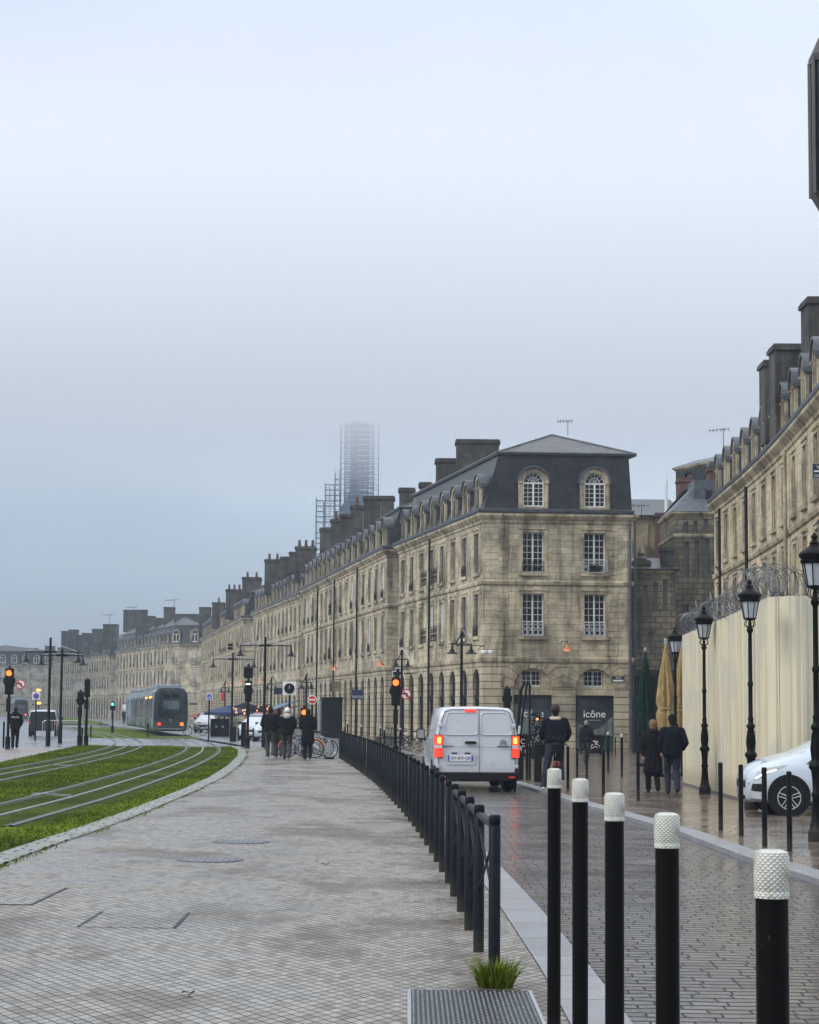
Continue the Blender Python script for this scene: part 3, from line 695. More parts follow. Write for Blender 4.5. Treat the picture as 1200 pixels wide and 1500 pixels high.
def facade(mb, a, b, z0, z1, holes, rev=0.28):
    a, b = V2(a), V2(b); Lh = (b-a).length; t = (b-a)/Lh; n = Vector((t.y, -t.x))
    def W(u, v, d=0.0): p = a+t*u-n*d; return (p.x, p.y, v)
    us = sorted({0.0, Lh, *[round(h[0], 4) for h in holes], *[round(h[1], 4) for h in holes]})
    vs = sorted({z0, z1, *[round(h[2], 4) for h in holes], *[round(h[3], 4) for h in holes]})
    us = [u for u in us if 0 <= u <= Lh]; vs = [v for v in vs if z0 <= v <= z1]
    for u0, u1 in zip(us, us[1:]):
        if u1-u0 < 1e-4: continue
        for v0, v1 in zip(vs, vs[1:]):
            cu, cv = (u0+u1)/2, (v0+v1)/2
            if any(h[0] < cu < h[1] and h[2] < cv < h[3] for h in holes): continue
            mb.add([W(u0, v0), W(u1, v0), W(u1, v1), W(u0, v1)], [(0, 1, 2, 3)])
    for h in holes:
        u0, u1, v0, v1 = h[:4]; arch = len(h) > 4 and h[4]
        vt = v1-(u1-u0)/2 if arch else v1
        for (p, q) in (((u0, v0), (u0, vt)), ((u1, vt), (u1, v0)), ((u1, v0), (u0, v0))):
            mb.add([W(*p), W(*q), W(*q, rev), W(*p, rev)], [(0, 1, 2, 3)])
        if not arch: mb.add([W(u0, v1), W(u1, v1), W(u1, v1, rev), W(u0, v1, rev)], [(0, 1, 2, 3)])
        else:
            r = (u1-u0)/2; cu = (u0+u1)/2; K = 12
            arc = [(cu-r*math.cos(PI*k/K), vt+r*math.sin(PI*k/K)) for k in range(K+1)]
            for (p, q) in zip(arc, arc[1:]):
                mb.add([W(*p), W(*q), W(q[0], v1), W(p[0], v1)], [(0, 1, 2, 3)])
                mb.add([W(*p), W(*q), W(*q, rev), W(*p, rev)], [(0, 1, 2, 3)])
_cache = {}
def mesh2(name, parts):
    key = name+str(len(_cache)); me = bpy.data.meshes.new(name); vs = []; fs = []; mi = []
    for i, (mb, mat) in enumerate(parts):
        o = len(vs); vs += mb.v; fs += [tuple(k+o for k in f) for f in mb.f]; mi += [i]*len(mb.f); me.materials.append(MAT[mat])
    me.from_pydata(vs, [], fs)
    bm = bmesh.new(); bm.from_mesh(me); bmesh.ops.recalc_face_normals(bm, faces=bm.faces); bm.to_mesh(me); bm.free()
    for p, m in zip(me.polygons, mi): p.material_index = m
    uvl = me.uv_layers.new(name='UVMap').data
    for p in me.polygons:
        nx, ny, nz = p.normal; h = math.hypot(nx, ny)
        for li in p.loop_indices:
            co = me.vertices[me.loops[li].vertex_index].co
            uvl[li].uv = (co.x, co.y) if h < 0.25 else ((-ny*co.x+nx*co.y)/h, co.z)
    return me
def wmeshes(w, h, style, rows=6, arch=False, glassm='glass', inset=.28):
    k = (round(w, 2), round(h, 2), style, rows, arch, glassm, round(inset, 2) if style == 'far' else 0)
    if k in _cache: return _cache[k]
    f = MB(); p = MB(); s = MB(); x = w/2
    if style == 'blind':
        p.box((-x-0.02, 0.10, -0.02), (x+0.02, 0.16, h+0.02))
    elif style == 'shop':
        r = w/2 if arch else 0; vt = 2.62+0.62          # lintel level above the base of the opening
        f.box((-x, 0.0, vt), (x, 0.14, vt+0.28)); f.box((-x, 0.05, 0), (-x+0.06, 0.11, vt)); f.box((x-0.06, 0.05, 0), (x, 0.11, vt)); f.box((-0.03, 0.05, 0), (0.03, 0.11, vt))
        p.box((-x-0.01, 0.12, 0), (x+0.01, 0.16, h+0.02))
        f.box((-0.02, 0.05, vt+0.28), (0.02, 0.10, h-0.1)); f.box((-x+.1, 0.05, h-r), (x-.1, 0.10, h-r+0.05))
    else:
        hh = h-(w/2 if arch else 0)
        q = 0.055
        f.box((-x, 0, 0), (-x+q, 0.06, hh)); f.box((x-q, 0, 0), (x, 0.06, hh)); f.box((-x+q, 0, 0), (x-q, 0.06, 0.09)); f.box((-x+q, 0, hh-q), (x-q, 0.06, hh))
        f.box((-0.05, -0.01, 0.09), (0.05, 0.05, hh-q))
        for sx in (-1, 1):
            f.box((sx*(x/2+0.01)-0.014, 0.01, 0.09), (sx*(x/2+0.01)+0.014, 0.045, hh-q))
        for j in range(1, rows):
            z = 0.09+(hh-0.09-q)*j/rows; f.box((-x+q, 0.012, z-0.014), (x-q, 0.043, z+0.014))
        if arch:
            f.ring((0, 0.03, hh), w/2-0.03, 0.035, 'y', 14, 5, 0, PI); f.ring((0, 0.03, hh), w/4, 0.018, 'y', 10, 4, 0, PI)
            for k2 in range(1, 6):
                a = PI*k2/6; f.tube([(0.05*math.cos(a), 0.03, hh+0.05*math.sin(a)), ((w/2-.03)*math.cos(a), 0.03, hh+(w/2-.03)*math.sin(a))], 0.014, 4)
        p.box((-x, 0.05, 0), (x, 0.09, h+(0 if not arch else 0)))
    if style in ('full', 'blind', 'far'):              # raised stone surround and sill
        b = 0.17
        b0, b1_ = (-0.335, -0.28)
        s.box((-x-b, -0.315, -0.02), (-x, -0.28, h+b)); s.box((x, -0.315, -0.02), (x+b, -0.28, h+b)); s.box((-x, -0.315, h), (x, -0.28, h+b))
        s.box((-x-b-0.05, -0.42, -0.20), (x+b+0.05, -0.279, -0.02)); s.box((-x, -0.30, -0.06), (x, 0.04, 0.001))
        s.box((-x-b-0.04, -0.37, h+b), (x+b+0.04, -0.279, h+b+0.09))
    pm = 'trim' if style == 'blind' else ('interior' if style == 'shop' else glassm)
    fm = 'black' if style == 'shop' else ('frame_grey' if (style == 'far' and inset > 0) or glassm == 'glass_side' else 'white_paint')
    if style == 'far':
        for q in s.v: q.y += .28-inset
        r_ = (mesh2('window', [(f, fm), (p, pm), (s, 'trim')]), None, None)
    else: r_ = (mesh2('window', [(f, fm)]) if f.v else None, mesh2('pane', [(p, pm)]), mesh2('surround', [(s, 'trim')]) if s.v else None)
    _cache[k] = r_; return r_
def ob(name, me, parent, loc=(0, 0, 0), rz=0):
    o = bpy.data.objects.new(name, me); COL.objects.link(o); o.parent = parent; o.location = loc; o.rotation_euler = (0, 0, rz); return o
def window(root, a, b, u, v, w, h, style, rows=6, arch=False, inset=0.28, glassm='glass', name='window'):
    a, b = V2(a), V2(b); t = (b-a).normalized(); n = Vector((t.y, -t.x)); p = a+t*u-n*inset; rl = WORLD[root.name]
    fr, pn, su = wmeshes(w, h, style, rows, arch, glassm, inset); th = math.atan2(t.y, t.x); loc = (p.x-rl.x, p.y-rl.y, v-rl.z)
    if fr is None: o = ob('blind_window', pn, root, loc, th)
    elif style == 'shop': o = ob('shopfront', pn, root, loc, th); ob('frame', fr, o)
    else:
        o = ob(name, fr, root, loc, th)
        if pn: ob('pane', pn, o)
    if su:
        q = ob('surround', su, o); q.location.y = 0.28-inset
    return o
def dormer_meshes(lod, fm='white_paint'):
    k = ('dormer', lod, fm)
    if k in _cache: return _cache[k]
    s = MB(); hd = MB(); f = MB(); p = MB(); W2, w2, H = 0.86, 0.60, 1.42
    s.box((-W2, -0.10, -0.1), (-w2, 0.055, H)); s.box((w2, -0.10, -0.1), (W2, 0.055, H)); s.box((-w2, -0.14, -0.16), (w2, 0.12, 0.0))
    K = 12
    for i in range(K):
        a0, a1 = PI*i/K, PI*(i+1)/K; q = []
        for (r, a) in ((w2, a0), (W2, a0), (W2, a1), (w2, a1)): q.append((r*math.cos(a), r*math.sin(a)+H))
        s.prism(q, -0.10, 0.055)
        q = [(r*math.cos(a), r*math.sin(a)+H) for (r, a) in ((W2, a0), (W2+0.10, a0), (W2+0.10, a1), (W2, a1))]
        hd.prism(q, -0.22, 1.75)
    hd.box((-W2, 0.06, -0.1), (-W2+0.1, 1.5, H)); hd.box((W2-0.1, 0.06, -0.1), (W2, 1.5, H))
    s.box((-w2-0.30, -0.19, H-0.07), (-w2-0.02, 0.0, H+0.03)); s.box((w2+0.02, -0.19, H-0.07), (w2+0.30, 0.0, H+0.03))
    hh = H
    f.box((-w2, 0.1, 0), (-w2+0.06, 0.16, hh)); f.box((w2-0.06, 0.1, 0), (w2, 0.16, hh)); f.box((-w2+.06, 0.1, 0), (w2-.06, 0.16, 0.08)); f.box((-w2+.06, 0.1, hh-0.09), (w2-.06, 0.16, hh)); f.box((-0.05, 0.09, 0.08), (0.05, 0.15, hh-.09))
    if lod == 0:
        for j in range(1, 5): z = 0.08+(hh-.17)*j/5; f.box((-w2+.06, 0.11, z-0.013), (w2-.06, 0.145, z+0.013))
        for sx in (-1, 1): f.box((sx*.31-0.013, 0.11, 0.08), (sx*.31+.013, 0.146, hh-.09))
        for k2 in range(1, 6): a = PI*k2/6; f.tube([(0.06*math.cos(a), 0.13, hh+0.06*math.sin(a)), (.56*math.cos(a), 0.13, hh+.56*math.sin(a))], 0.014, 4)
        f.ring((0, 0.13, hh), 0.30, 0.016, 'y', 10, 4, 0, PI)
    f.ring((0, 0.13, hh), w2-0.035, 0.035, 'y', 12, 4, 0, PI)
    p.prism([(-w2, 0)]+[(w2*math.cos(a*PI/10), hh+w2*math.sin(a*PI/10)) for a in range(10, -1, -1)]+[(w2, 0)], 0.17, 0.2)
    for q in f.v+p.v: q.y -= .07
    if lod: r = (mesh2('dormer', [(s, 'trim'), (hd, 'lead'), (f, fm), (p, 'glass')]),)
    else: r = (mesh2('dormer', [(s, 'trim')]), mesh2('hood', [(hd, 'lead')]), mesh2('window', [(f, fm)]), mesh2('pane', [(p, 'glass')]))
    _cache[k] = r; return r
def dormer(root, a, b, u, z, lod=0, inset=-0.02):
    a, b = V2(a), V2(b); t = (b-a).normalized(); n = Vector((t.y, -t.x)); p = a+t*u-n*inset; rl = WORLD[root.name]
    ms = dormer_meshes(lod, 'white_paint' if inset < 0 else 'frame_grey'); o = ob('dormer', ms[0], root, (p.x-rl.x, p.y-rl.y, z-rl.z), math.atan2(t.y, t.x))
    for nm, m in zip(('hood', 'window', 'pane'), ms[1:]): ob(nm, m, o)
    return o
def chimney(root, px0, px1, py0, py1, Y, dep=1.6, pots=0, mat='chimney', label=None):
    a = PY(px0, py0, Y); b = PY(px1, py1, Y); z1, z0 = a.z, min(b.z, a.z-0.8)-1.5
    mb = MB(); mb.box((a.x, Y, z0), (b.x, Y+dep, z1-0.28)); c = mb.build('chimney', mat, root)
    mb = MB(); mb.box((a.x-0.09, Y-0.09, z1-0.28), (b.x+0.09, Y+dep+0.09, z1-0.10)); mb.box((a.x-0.03, Y-0.03, z1-0.10), (b.x+0.03, Y+dep+0.03, z1))
    mb.build('cap', mat, c)
    for k in range(pots):
        x = a.x+(b.x-a.x)*(k+0.5)/pots; m = MB(); m.lathe([(0.15, z1-0.02), (0.17, z1+0.1), (0.12, z1+0.65), (0.15, z1+0.7)], (x, Y+dep/2, 0), 8); m.build('chimney_pot', 'brick', c)
    return c
def railing_mesh(w, h=0.75, kind='black'):
    k = ('rail', w, h, kind)
    if k in _cache: return _cache[k]
    m = MB(); x = w/2; r = 0.014
    m.tube([(-x, -0.10, h), (x, -0.10, h)], 0.022, 5); m.tube([(-x, -0.10, 0.06), (x, -0.10, 0.06)], r, 4); m.tube([(-x, -0.10, h-0.12), (x, -0.10, h-0.12)], r, 4)
    n = max(2, int(w/0.28))
    for i in range(n+1):
        q = -x+w*i/n; m.tube([(q, -0.10, 0), (q, -0.10, h)], r, 4)
    for i in range(n):
        q = -x+w*(i+.5)/n; rr = min(w/n/2-0.02, 0.13)
        m.ring((q, -0.10, 0.06+rr+0.03), rr, r, 'y', 10, 4); m.ring((q, -0.10, h-0.15-rr*0.8), rr*0.75, r*0.9, 'y', 10, 4)
        m.ring((q, -0.10, h*0.45), rr*0.45, r*0.9, 'y', 8, 4)
    me = mesh2('balcony_railing', [(m, 'iron' if kind == 'black' else 'silver_iron')]); _cache[k] = me; return me
def rail(root, a, b, u, v, w, h=0.75, kind='black', out=0.0):
    a, b = V2(a), V2(b); t = (b-a).normalized(); n = Vector((t.y, -t.x)); p = a+t*u+n*out; rl = WORLD[root.name]
    return ob('balcony_railing', railing_mesh(round(w, 2), h, kind), root, (p.x-rl.x, p.y-rl.y, v-rl.z), math.atan2(t.y, t.x))
GF = 4.55                                    # top of the arcade storey
def block(label, A, B, C, side_bays, front_bays=0, lod=0, mans=3.0, zb=-0.75, blind=(), rails=(), depth=None, top=None, party=False, seed=1, name='quay_building', frontw=None):
    rr = random.Random(seed); A, B, C = V2(A), V2(B), V2(C); D = C+(B-A)
    poly = [A, B, D, C]; root = thing(name, label, 'building', (A.x, A.y, zb), 0, 'stone buildings along the quay')
    # side facade runs C -> A
    RI = 0.09 if party else 0.04
    Ls = (C-A).length; Lf = (B-A).length; bay = Ls/side_bays
    holes = []; gh = []; cen = [(i+0.5)*bay for i in range(side_bays)]
    ww = 1.15 if bay > 2.4 else bay*0.42
    for i, u in enumerate(cen):
        holes += [(u-ww/2, u+ww/2, 5.98, 8.42), (u-ww/2, u+ww/2, 9.64, 11.95)]
        gh.append((u-0.78, u+0.78, zb, 4.1, True))
    fh = []; fg = []; fc = frontw or []
    for u in fc:
        fh += [(u-0.61, u+0.61, 5.98, 8.42), (u-0.61, u+0.61, 9.64, 11.95)]; fg.append((u-1.1, u+1.1, zb, 4.15, True))
    mb = MB(); facade(mb, C, A, GF, ZC-0.3, holes, 0.2); facade(mb, A, B, GF, ZC-0.3, fh); facade(mb, B, D, GF, ZC-0.3, []); facade(mb, D, C, GF, ZC-0.3, [])
    mb.build('wall', 'stone', root)
    mb = MB(); facade(mb, C, A, zb, GF, gh, 0.2); facade(mb, A, B, zb, GF, fg, 0.35); facade(mb, B, D, zb, GF, []); facade(mb, D, C, zb, GF, [])
    mb.build('arcade_wall', 'rust', root)
    mb = MB()
    sweep(mb, poly, [(0.0, GF-0.12), (0.10, GF-0.05), (0.13, GF+0.10), (0.13, GF+0.20), (0.0, GF+0.26)])
    mb.build('belt_course', 'trim', root)
    mb = MB(); sweep(mb, poly, [(0.0, 8.88), (0.09, 8.93), (0.12, 9.08), (0.10, 9.14), (0.0, 9.18)]); mb.build('string_course', 'trim', root)
    mb = MB(); sweep(mb, poly, [(0.0, 12.42), (0.07, 12.48), (0.09, 12.62), (0.16, 12.68), (0.32, 12.86), (0.34, ZC-0.02), (0.30, ZC)]); mb.build('cornice', 'trim', root)
    o4 = (lambda s: [s, 0.06, s, s]) if party else (lambda s: [s]*4)
    mb = MB(); sweep(mb, poly, [([q for q in o4(0.30)], ZC+0.002), (o4(0.38), ZC+0.10), (o4(0.40), ZC+0.24), (o4(0.34), ZC+0.27), (o4(0.05), ZC+0.30)]); mb.build('gutter', 'lead', root)
    # rusticated corner strips
    for (p, q, u0, u1) in ((A, B, 0.9, 1.45), (A, B, Lf-1.5, Lf-0.8), (C, A, Ls-0.75, Ls-0.25), (C, A, 0.2, 0.8)):
        if Lf < 3 and p is A: continue
        mb = MB(); t = (q-p).normalized(); nn = Vector((t.y, -t.x)); z = GF+0.3
        while z < 12.3:
            z2 = min(z+0.335, 12.4)
            if z < 9.18 and z2 > 8.88:
                if mb.f: mb.build('quoin', 'trim', root); mb = MB()
            else:
                P0, P1 = p+t*u0, p+t*u1
                mb.loft([[(P0.x, P0.y, z), (P1.x, P1.y, z), (P1.x, P1.y, z2), (P0.x, P0.y, z2)], [(P0.x+nn.x*.03, P0.y+nn.y*.03, z+.015), (P1.x+nn.x*.03, P1.y+nn.y*.03, z+.015), (P1.x+nn.x*.03, P1.y+nn.y*.03, z2-.015), (P0.x+nn.x*.03, P0.y+nn.y*.03, z2-.015)]])
            z += 0.36
        mb.build('quoin', 'trim', root)
    mo = [0.5, 0.0, 0.2, 1.0]; zt = ZC+0.3+mans
    mb = MB(); sweep(mb, poly, [([-0.02, 0.04 if party else -0.02, -0.02, -0.02], ZC+0.29), ([-0.25, 0.04 if party else -.02, -0.1, -0.45], ZC+0.29+mans*0.42), ([-m for m in mo], zt)])
    rf = mb.build('roof', 'slate', root)
    e = offset_poly(poly, [-0.36, 0.42 if party else 0.1, 0.0, -0.88])
    apx = (e[0]+e[1])/2; di = (C-A).normalized(); r0 = apx+di*3.2; r1 = (e[2]+e[3])/2-di*2.5; zr = zt+1.55
    mb = MB(); E = [(p.x, p.y, zt+0.06) for p in e]; El = [(p.x, p.y, zt-0.06) for p in e]; mb.add(E+El+[(r0.x, r0.y, zr), (r1.x, r1.y, zr)],
        [(0, 1, 8), (1, 2, 9, 8), (2, 3, 9), (3, 0, 8, 9), (4, 5, 1, 0), (5, 6, 2, 1), (6, 7, 3, 2), (7, 4, 0, 3), (7, 6, 5, 4)])
    mb.build('upper_roof', 'slate_pale', rf)
    mb = MB(); P8 = [Vector(q) for q in E]; rr0, rr1 = Vector((r0.x, r0.y, zr)), Vector((r1.x, r1.y, zr))
    for (p, q) in ((P8[0], rr0), (P8[1], rr0), (rr0, rr1)): mb.tube([p+Vector((0, 0, .02)), q+Vector((0, 0, .02))], 0.06, 6)
    for (p, q) in ((P8[0], P8[1]), (P8[3], P8[0])): mb.tube([p, q], 0.07, 6)
    mb.build('ridge_flashing', 'lead', rf)
    style = 'full' if lod == 0 else 'far'
    for i, u in enumerate(cen):
        for k, (v, h) in enumerate(((5.98, 2.44), (9.64, 2.31))):
            if i in blind: window(root, C, A, u, v, ww, h, 'blind', inset=0.14)
            else:
                window(root, C, A, u, v, ww, h, style, 6 if lod == 0 else 3, inset=RI, glassm='glass_side' if rr.random() < .8 or lod else 'curtain')
                if lod == 0 or rr.random() < 0.35:
                    if i in rails: rail(root, C, A, u, v-0.05, ww+0.5, 0.95, out=0.42)
                    elif rr.random() < 0.75: rail(root, C, A, u, v, ww, 0.6, out=-0.02)
        dq = dormer(root, C, A, u, ZC+0.42, 0 if lod == 0 else 1, .10); dq.scale = (.82, .85, .86)
        window(root, C, A, u, zb, 1.56, 4.1-zb, 'shop', arch=True, inset=0.10)
    return root, poly, cen
def drain(root, a, b, u, z0, z1, mat='iron', out=0.20, r=0.055):
    a, b = V2(a), V2(b); t = (b-a).normalized(); n = Vector((t.y, -t.x)); p = a+t*u+n*out
    mb = MB(); mb.tube([(p.x-n.x*0.0, p.y, z0), (p.x, p.y, z1)], r, 8)
    z = z0+1.5
    while z < z1: mb.lathe([(r+.02, z), (r+.02, z+.06)], (p.x, p.y, 0), 8); z += 2.4
    return mb.build('drainpipe', mat, root)
# --- corner building with the two shop windows
A = PZ(708, 752, ZC); B = PZ(925, 755, ZC); C = PZ(584.5, 801, ZC); A.z = B.z = C.z = 0
Lf = (B-A).length
u1, u2 = Lf*(781-708)/217, Lf*(871-708)/217
b1, poly, cen = block('corner stone house whose two ground floor shop windows read icone, with hipped slate roof', A, B, C, 8, 2, 0, 3.25, zb=-0.9, blind=(2, 5), rails=(3, 4), party=True, frontw=[u1, u2], name='corner_house', seed=5)
A2, B2 = V2(A), V2(B)
for u, cur in ((u1, None), (u2, 'curtain')):
    for v, h, gl in ((5.98, 2.44, 'glass'), (9.64, 2.31, 'glass')):
        window(b1, A2, B2, u, v, 1.22, h, 'full', 6, glassm=gl)
    rail(b1, A2, B2, u, 5.98, 1.20, 0.80, 'silver', out=-0.02); dormer(b1, A2, B2, u, ZC+0.42)
rail(b1, A2, B2, u1, 9.64, 1.20, 0.62, out=-0.02); rail(b1, A2, B2, u2, 9.64, 1.40, 0.72, 'silver', out=0.05)
# planter box on the upper window
def fpt(u, z, out): t = (B2-A2).normalized(); n = Vector((t.y, -t.x)); p = A2+t*u+n*out; return Vector((p.x, p.y, z))
FT = math.atan2((B2-A2).y, (B2-A2).x)
c = fpt(u2, 9.86, 0.24); th = thing('window_planter', 'dark flower box hung on the upper window railing of the corner house', 'planter', c, FT)
mb = MB(); mb.loft([[(-.30, -.09, -.16), (.30, -.09, -.16), (.30, .09, -.16), (-.30, .09, -.16)], [(-.36, -.12, .16), (.36, -.12, .16), (.36, .12, .16), (-.36, .12, .16)]]); L(mb, 'trough', 'black', th)
mb = MB(); mb.box((-.37, -.13, .13), (.37, -.11, .17)); mb.box((-.37, .11, .13), (.37, .13, .17)); L(mb, 'rim', 'iron', th)
mb = MB()
for k in range(60):
    x, y = R.uniform(-.3, .3), R.uniform(-.08, .08); mb.add([(x-.02, y, .14), (x+.02, y, .14), (x+R.uniform(-.04, .04), y, .14+R.uniform(.05, .16))], [(0, 1, 2)])
L(mb, 'leaves', 'turf', th)
# stone infill of the two big front arches, their small barred windows and shop windows
for k, u in enumerate((u1, u2)):
    t = (B2-A2).normalized(); n = Vector((t.y, -t.x)); p = A2+t*u; q0, q1 = p-t*1.1-n*0.18, p+t*1.1-n*0.18
    mb = MB(); facade(mb, q0, q1, 2.62, 4.17, [(1.1-0.62, 1.1+0.48, 3.10, 4.02)], 0.15)
    mb.build('arch_infill', 'stone_light', b1)
    o = window(b1, q0, q1, 1.03, 3.10, 1.10, 0.92, 'plain', 3, inset=0.15)
    m = MB()
    for j in range(7): m.tube([(-0.54+1.08*j/6, -0.05, -0.05), (-0.54+1.08*j/6, -0.05, 0.97)], 0.012, 4)
    for z in (0.2, 0.75): m.tube([(-.56, -.05, z), (.56, -.05, z)], 0.012, 4)
    L(m, 'window_bar', 'iron', o)
    # voussoirs
    m = MB(); NV = 9
    for j in range(NV):
        a0, a1 = PI*(j+0.06)/NV, PI*(j+0.94)/NV; ro = 1.85 if j != NV//2 else 2.0
        pts = []
        for (r_, a_) in ((1.1, a0), (ro, a0), (ro, a1), (1.1, a1)):
            zz_ = min(3.05+r_*math.sin(a_), GF-0.14); pts.append((r_*math.cos(a_), zz_))
        m.prism(pts, -0.05, 0.04)
    o2 = m.build('voussoir_pattern', 'trim', None, org=(0, 0, 0)); o2.parent = b1; rl = WORLD[b1.name]; o2.location = (p.x-rl.x, p.y-rl.y, -rl.z); o2.rotation_euler = (0, 0, FT)
    # shop window
    sf = MB(); x = 1.1; z0, z1 = -0.55, 2.62
    sf.box((-x, 0.10, z1-0.16), (x, 0.2, z1)); sf.box((-x, 0.1, z0-.3), (-x+0.06, 0.2, z1-.16)); sf.box((x-0.06, 0.1, z0-.3), (x, 0.2, z1-.16)); sf.box((-x+.06, 0.1, z0-.3), (x-.06, .2, z0+0.1))
    o = sf.build('shop_window', 'black_gloss', None, org=(0, 0, 0)); o.parent = b1; o.location = (p.x-rl.x, p.y-rl.y, -rl.z); o.rotation_euler = (0, 0, FT)
    WORLD[o.name] = Vector((0, 0, 0))
    m = MB(); m.box((-x, 0.17, z0-.3), (x, 0.19, z1)); L(m, 'pane', 'tram_glass', o)
    m = MB(); nn = 16                                       # dust sheet hanging inside the glass
    for j in range(nn):
        f0, f1 = j/nn, (j+1)/nn
        top = (lambda f: 2.15-1.15*f) if k == 0 else (lambda f: 1.15-0.75*math.sin(PI*f*0.9)+0.55*f)
        xx0, xx1 = (-x+.07)+(2*x-.14)*f0, (-x+.07)+(2*x-.14)*f1
        y0_, y1_ = 0.135+0.02*math.sin(j*1.9), 0.135+0.02*math.sin((j+1)*1.9)
        m.add([(xx0, y0_, z0+.1), (xx1, y1_, z0+.1), (xx1, y1_, top(f1)), (xx0, y0_, top(f0))], [(0, 1, 2, 3)])
    L(m, 'dust_sheet', 'tarp', o)
    text(o, 'lettering', 'icône', 0.60, (0.0, 0.10, 1.55), (PI/2, 0, 0), 'white', 0.01)
    m = MB(); m.box((-.34, .10, 1.19), (.34, .11, 1.23)); L(m, 'strapline', 'sign_grey', o)
# street name plate, corner pipes
c = fpt(Lf*(905-708)/217, 3.55, 0.03)
th = thing('street_name_plate', 'blue street name plate on the wall above the far shop window corner', 'street sign', c, FT)
L(MB().box((-.36, -.02, -.2), (.36, 0, .2)), 'plate', 'navy', th)
text(th, 'lettering', 'RUE', 0.16, (0, -0.025, 0.09), (PI/2, 0, 0), 'white', 0.002); L(MB().box((-.30, -.025, -.11), (.30, -.02, -.03)), 'lower_line', 'white', th)
drain(b1, A2, B2, Lf-0.12, -0.6, 12.5, 'lead', 0.16, 0.08); drain(b1, A2, B2, Lf+0.22, -0.6, 12.9, 'lead', -0.1, 0.06)
drain(b1, C, A2, 3.5*3.05+1.5, -0.6, 12.5, 'iron', 0.5, 0.07)
for q in ((669, 731, 643, 690, 134), (639, 668, 671, 702, 136), (615, 632, 706, 716, 137)): chimney(b1, *q)
# --- the next quay buildings, each a little further round the bend
def pt(px, py): p = PZ(px, py, ZC); p.z = 0; return p
def perp_front(a, c, w=9.0):
    d = (c-a); d.z = 0; d.normalize(); return a+Vector((d.y, -d.x, 0))*(w)*1.0
bl = []
a, c = pt(567, 805), pt(444.5, 866)
b2, _, _ = block('long stone building next behind the corner house, with the Docks signboard', a, a+Vector((9, 0.6, 0)), c, 16, 0, 0, 2.7, seed=8, blind=(4, 9), rails=(7,))
for q in ((585, 607, 714, 750, 145), (558, 577, 726, 765, 150), (533, 557, 726, 770, 152), (514, 531, 740, 780, 158), (499, 513, 753, 792, 164), (485, 498, 760, 800, 176), (469, 484, 773, 808, 186)): chimney(b2, *q, pots=1 if q[0] in (485, 514) else 0)
for f in (0.3, 0.52, 0.78): drain(b2, c, a, (Vector(c)-Vector(a)).length*f, -0.6, 12.5, 'iron', 0.5, 0.07)
a, c = pt(443, 871), pt(372, 899)
b3, _, _ = block('third stone building along the quay, its ground floor behind blue and red awnings', a, a+Vector((9, 0.8, 0)), c, 13, 0, 1, 2.9, seed=9)
for q in ((433, 462, 800, 830, 196, 2.2, 3), (424, 434, 808, 835, 205), (411, 423, 815, 840, 212), (388, 411, 819, 850, 220, 2.0, 2)): chimney(b3, *q)
a, c = pt(357.5, 905), pt(296, 936.5)
b4, _, _ = block('fourth stone building along the quay, seen behind the tall twin-arm lamp masts', a, a+Vector((9, 1.0, 0)), c, 24, 0, 1, 2.9, seed=10)
for q in ((355, 381, 845, 880, 250, 2.5, 2), (331, 353, 863, 890, 262, 2.5, 3), (311, 328, 882, 905, 285, 2, 1), (292, 308, 889, 910, 330, 2)): chimney(b4, *q)
a, c, b_ = pt(247.5, 944), pt(171, 955), pt(296, 943.5)
b5, _, _ = block('quay building with a two-window front turned towards the tram and a hipped slate roof', a, b_, c, 15, 2, 1, 3.0, seed=11, frontw=None)
a2, bb2 = V2(a), V2(b_); Lq = (bb2-a2).length
for f in (0.22, 0.78):
    for v, h in ((5.98, 2.44), (9.64, 2.31)):
        window(b5, a2, bb2, Lq*f, v, 1.2, h, 'far', 3, inset=-0.02, glassm='curtain' if f < 0.5 or v > 9 else 'glass')
        rail(b5, a2, bb2, Lq*f, v, 1.5, 0.9, out=0.35)
    dormer(b5, a2, bb2, Lq*f, ZC+0.42, 1); window(b5, a2, bb2, Lq*f, -0.75, 1.8, 4.6, 'shop', arch=True, inset=-0.02)
for q in ((240, 255, 889, 915, 360), (227, 241, 905, 925, 365), (209, 226, 902, 925, 372), (199, 209, 907, 925, 378), (200, 215, 893, 910, 400), (181, 198, 893, 915, 396), (255, 296, 899, 925, 352, 1.5)): chimney(b5, *q)
a, c = pt(161, 959), pt(78, 969)
b6, _, _ = block('far quay building with large paired chimneys just past the tram roof', a, a+Vector((9, 2.0, 0)), c, 24, 0, 1, 2.9, seed=12)
for q in ((151, 171, 914, 940, 412, 3), (135, 149, 921, 944, 425, 3), (120, 132, 927, 947, 438, 3), (101, 112, 922, 950, 445, 3), (90, 99, 924, 953, 455, 3), (110, 119, 930, 951, 446, 3)): chimney(b6, *q)
a, b_ = PZ(-70, 979, ZC+1), PZ(78, 979, ZC+1); a.z = b_.z = 0; a.y = b_.y = 520; a.x = PY(-70, 979, 520).x; b_.x = PY(78, 979, 520).x
c = a+Vector((-2, 14, 0))
b7, _, _ = block('farthest stone building closing the quay beyond the distant tram', a, b_, c, 3, 0, 1, 3.2, seed=13)
a2, bb2 = V2(a), V2(b_); Lq = (bb2-a2).length
for i in range(9):
    u = Lq*(i+0.5)/9
    for v, h in ((5.98, 2.44), (9.64, 2.31)): window(b7, a2, bb2, u, v, 1.3, h, 'far', 3, inset=-0.02)
    dormer(b7, a2, bb2, u, ZC+0.42, 1); window(b7, a2, bb2, u, -0.75, 1.8, 4.6, 'shop', arch=True, inset=-0.02)
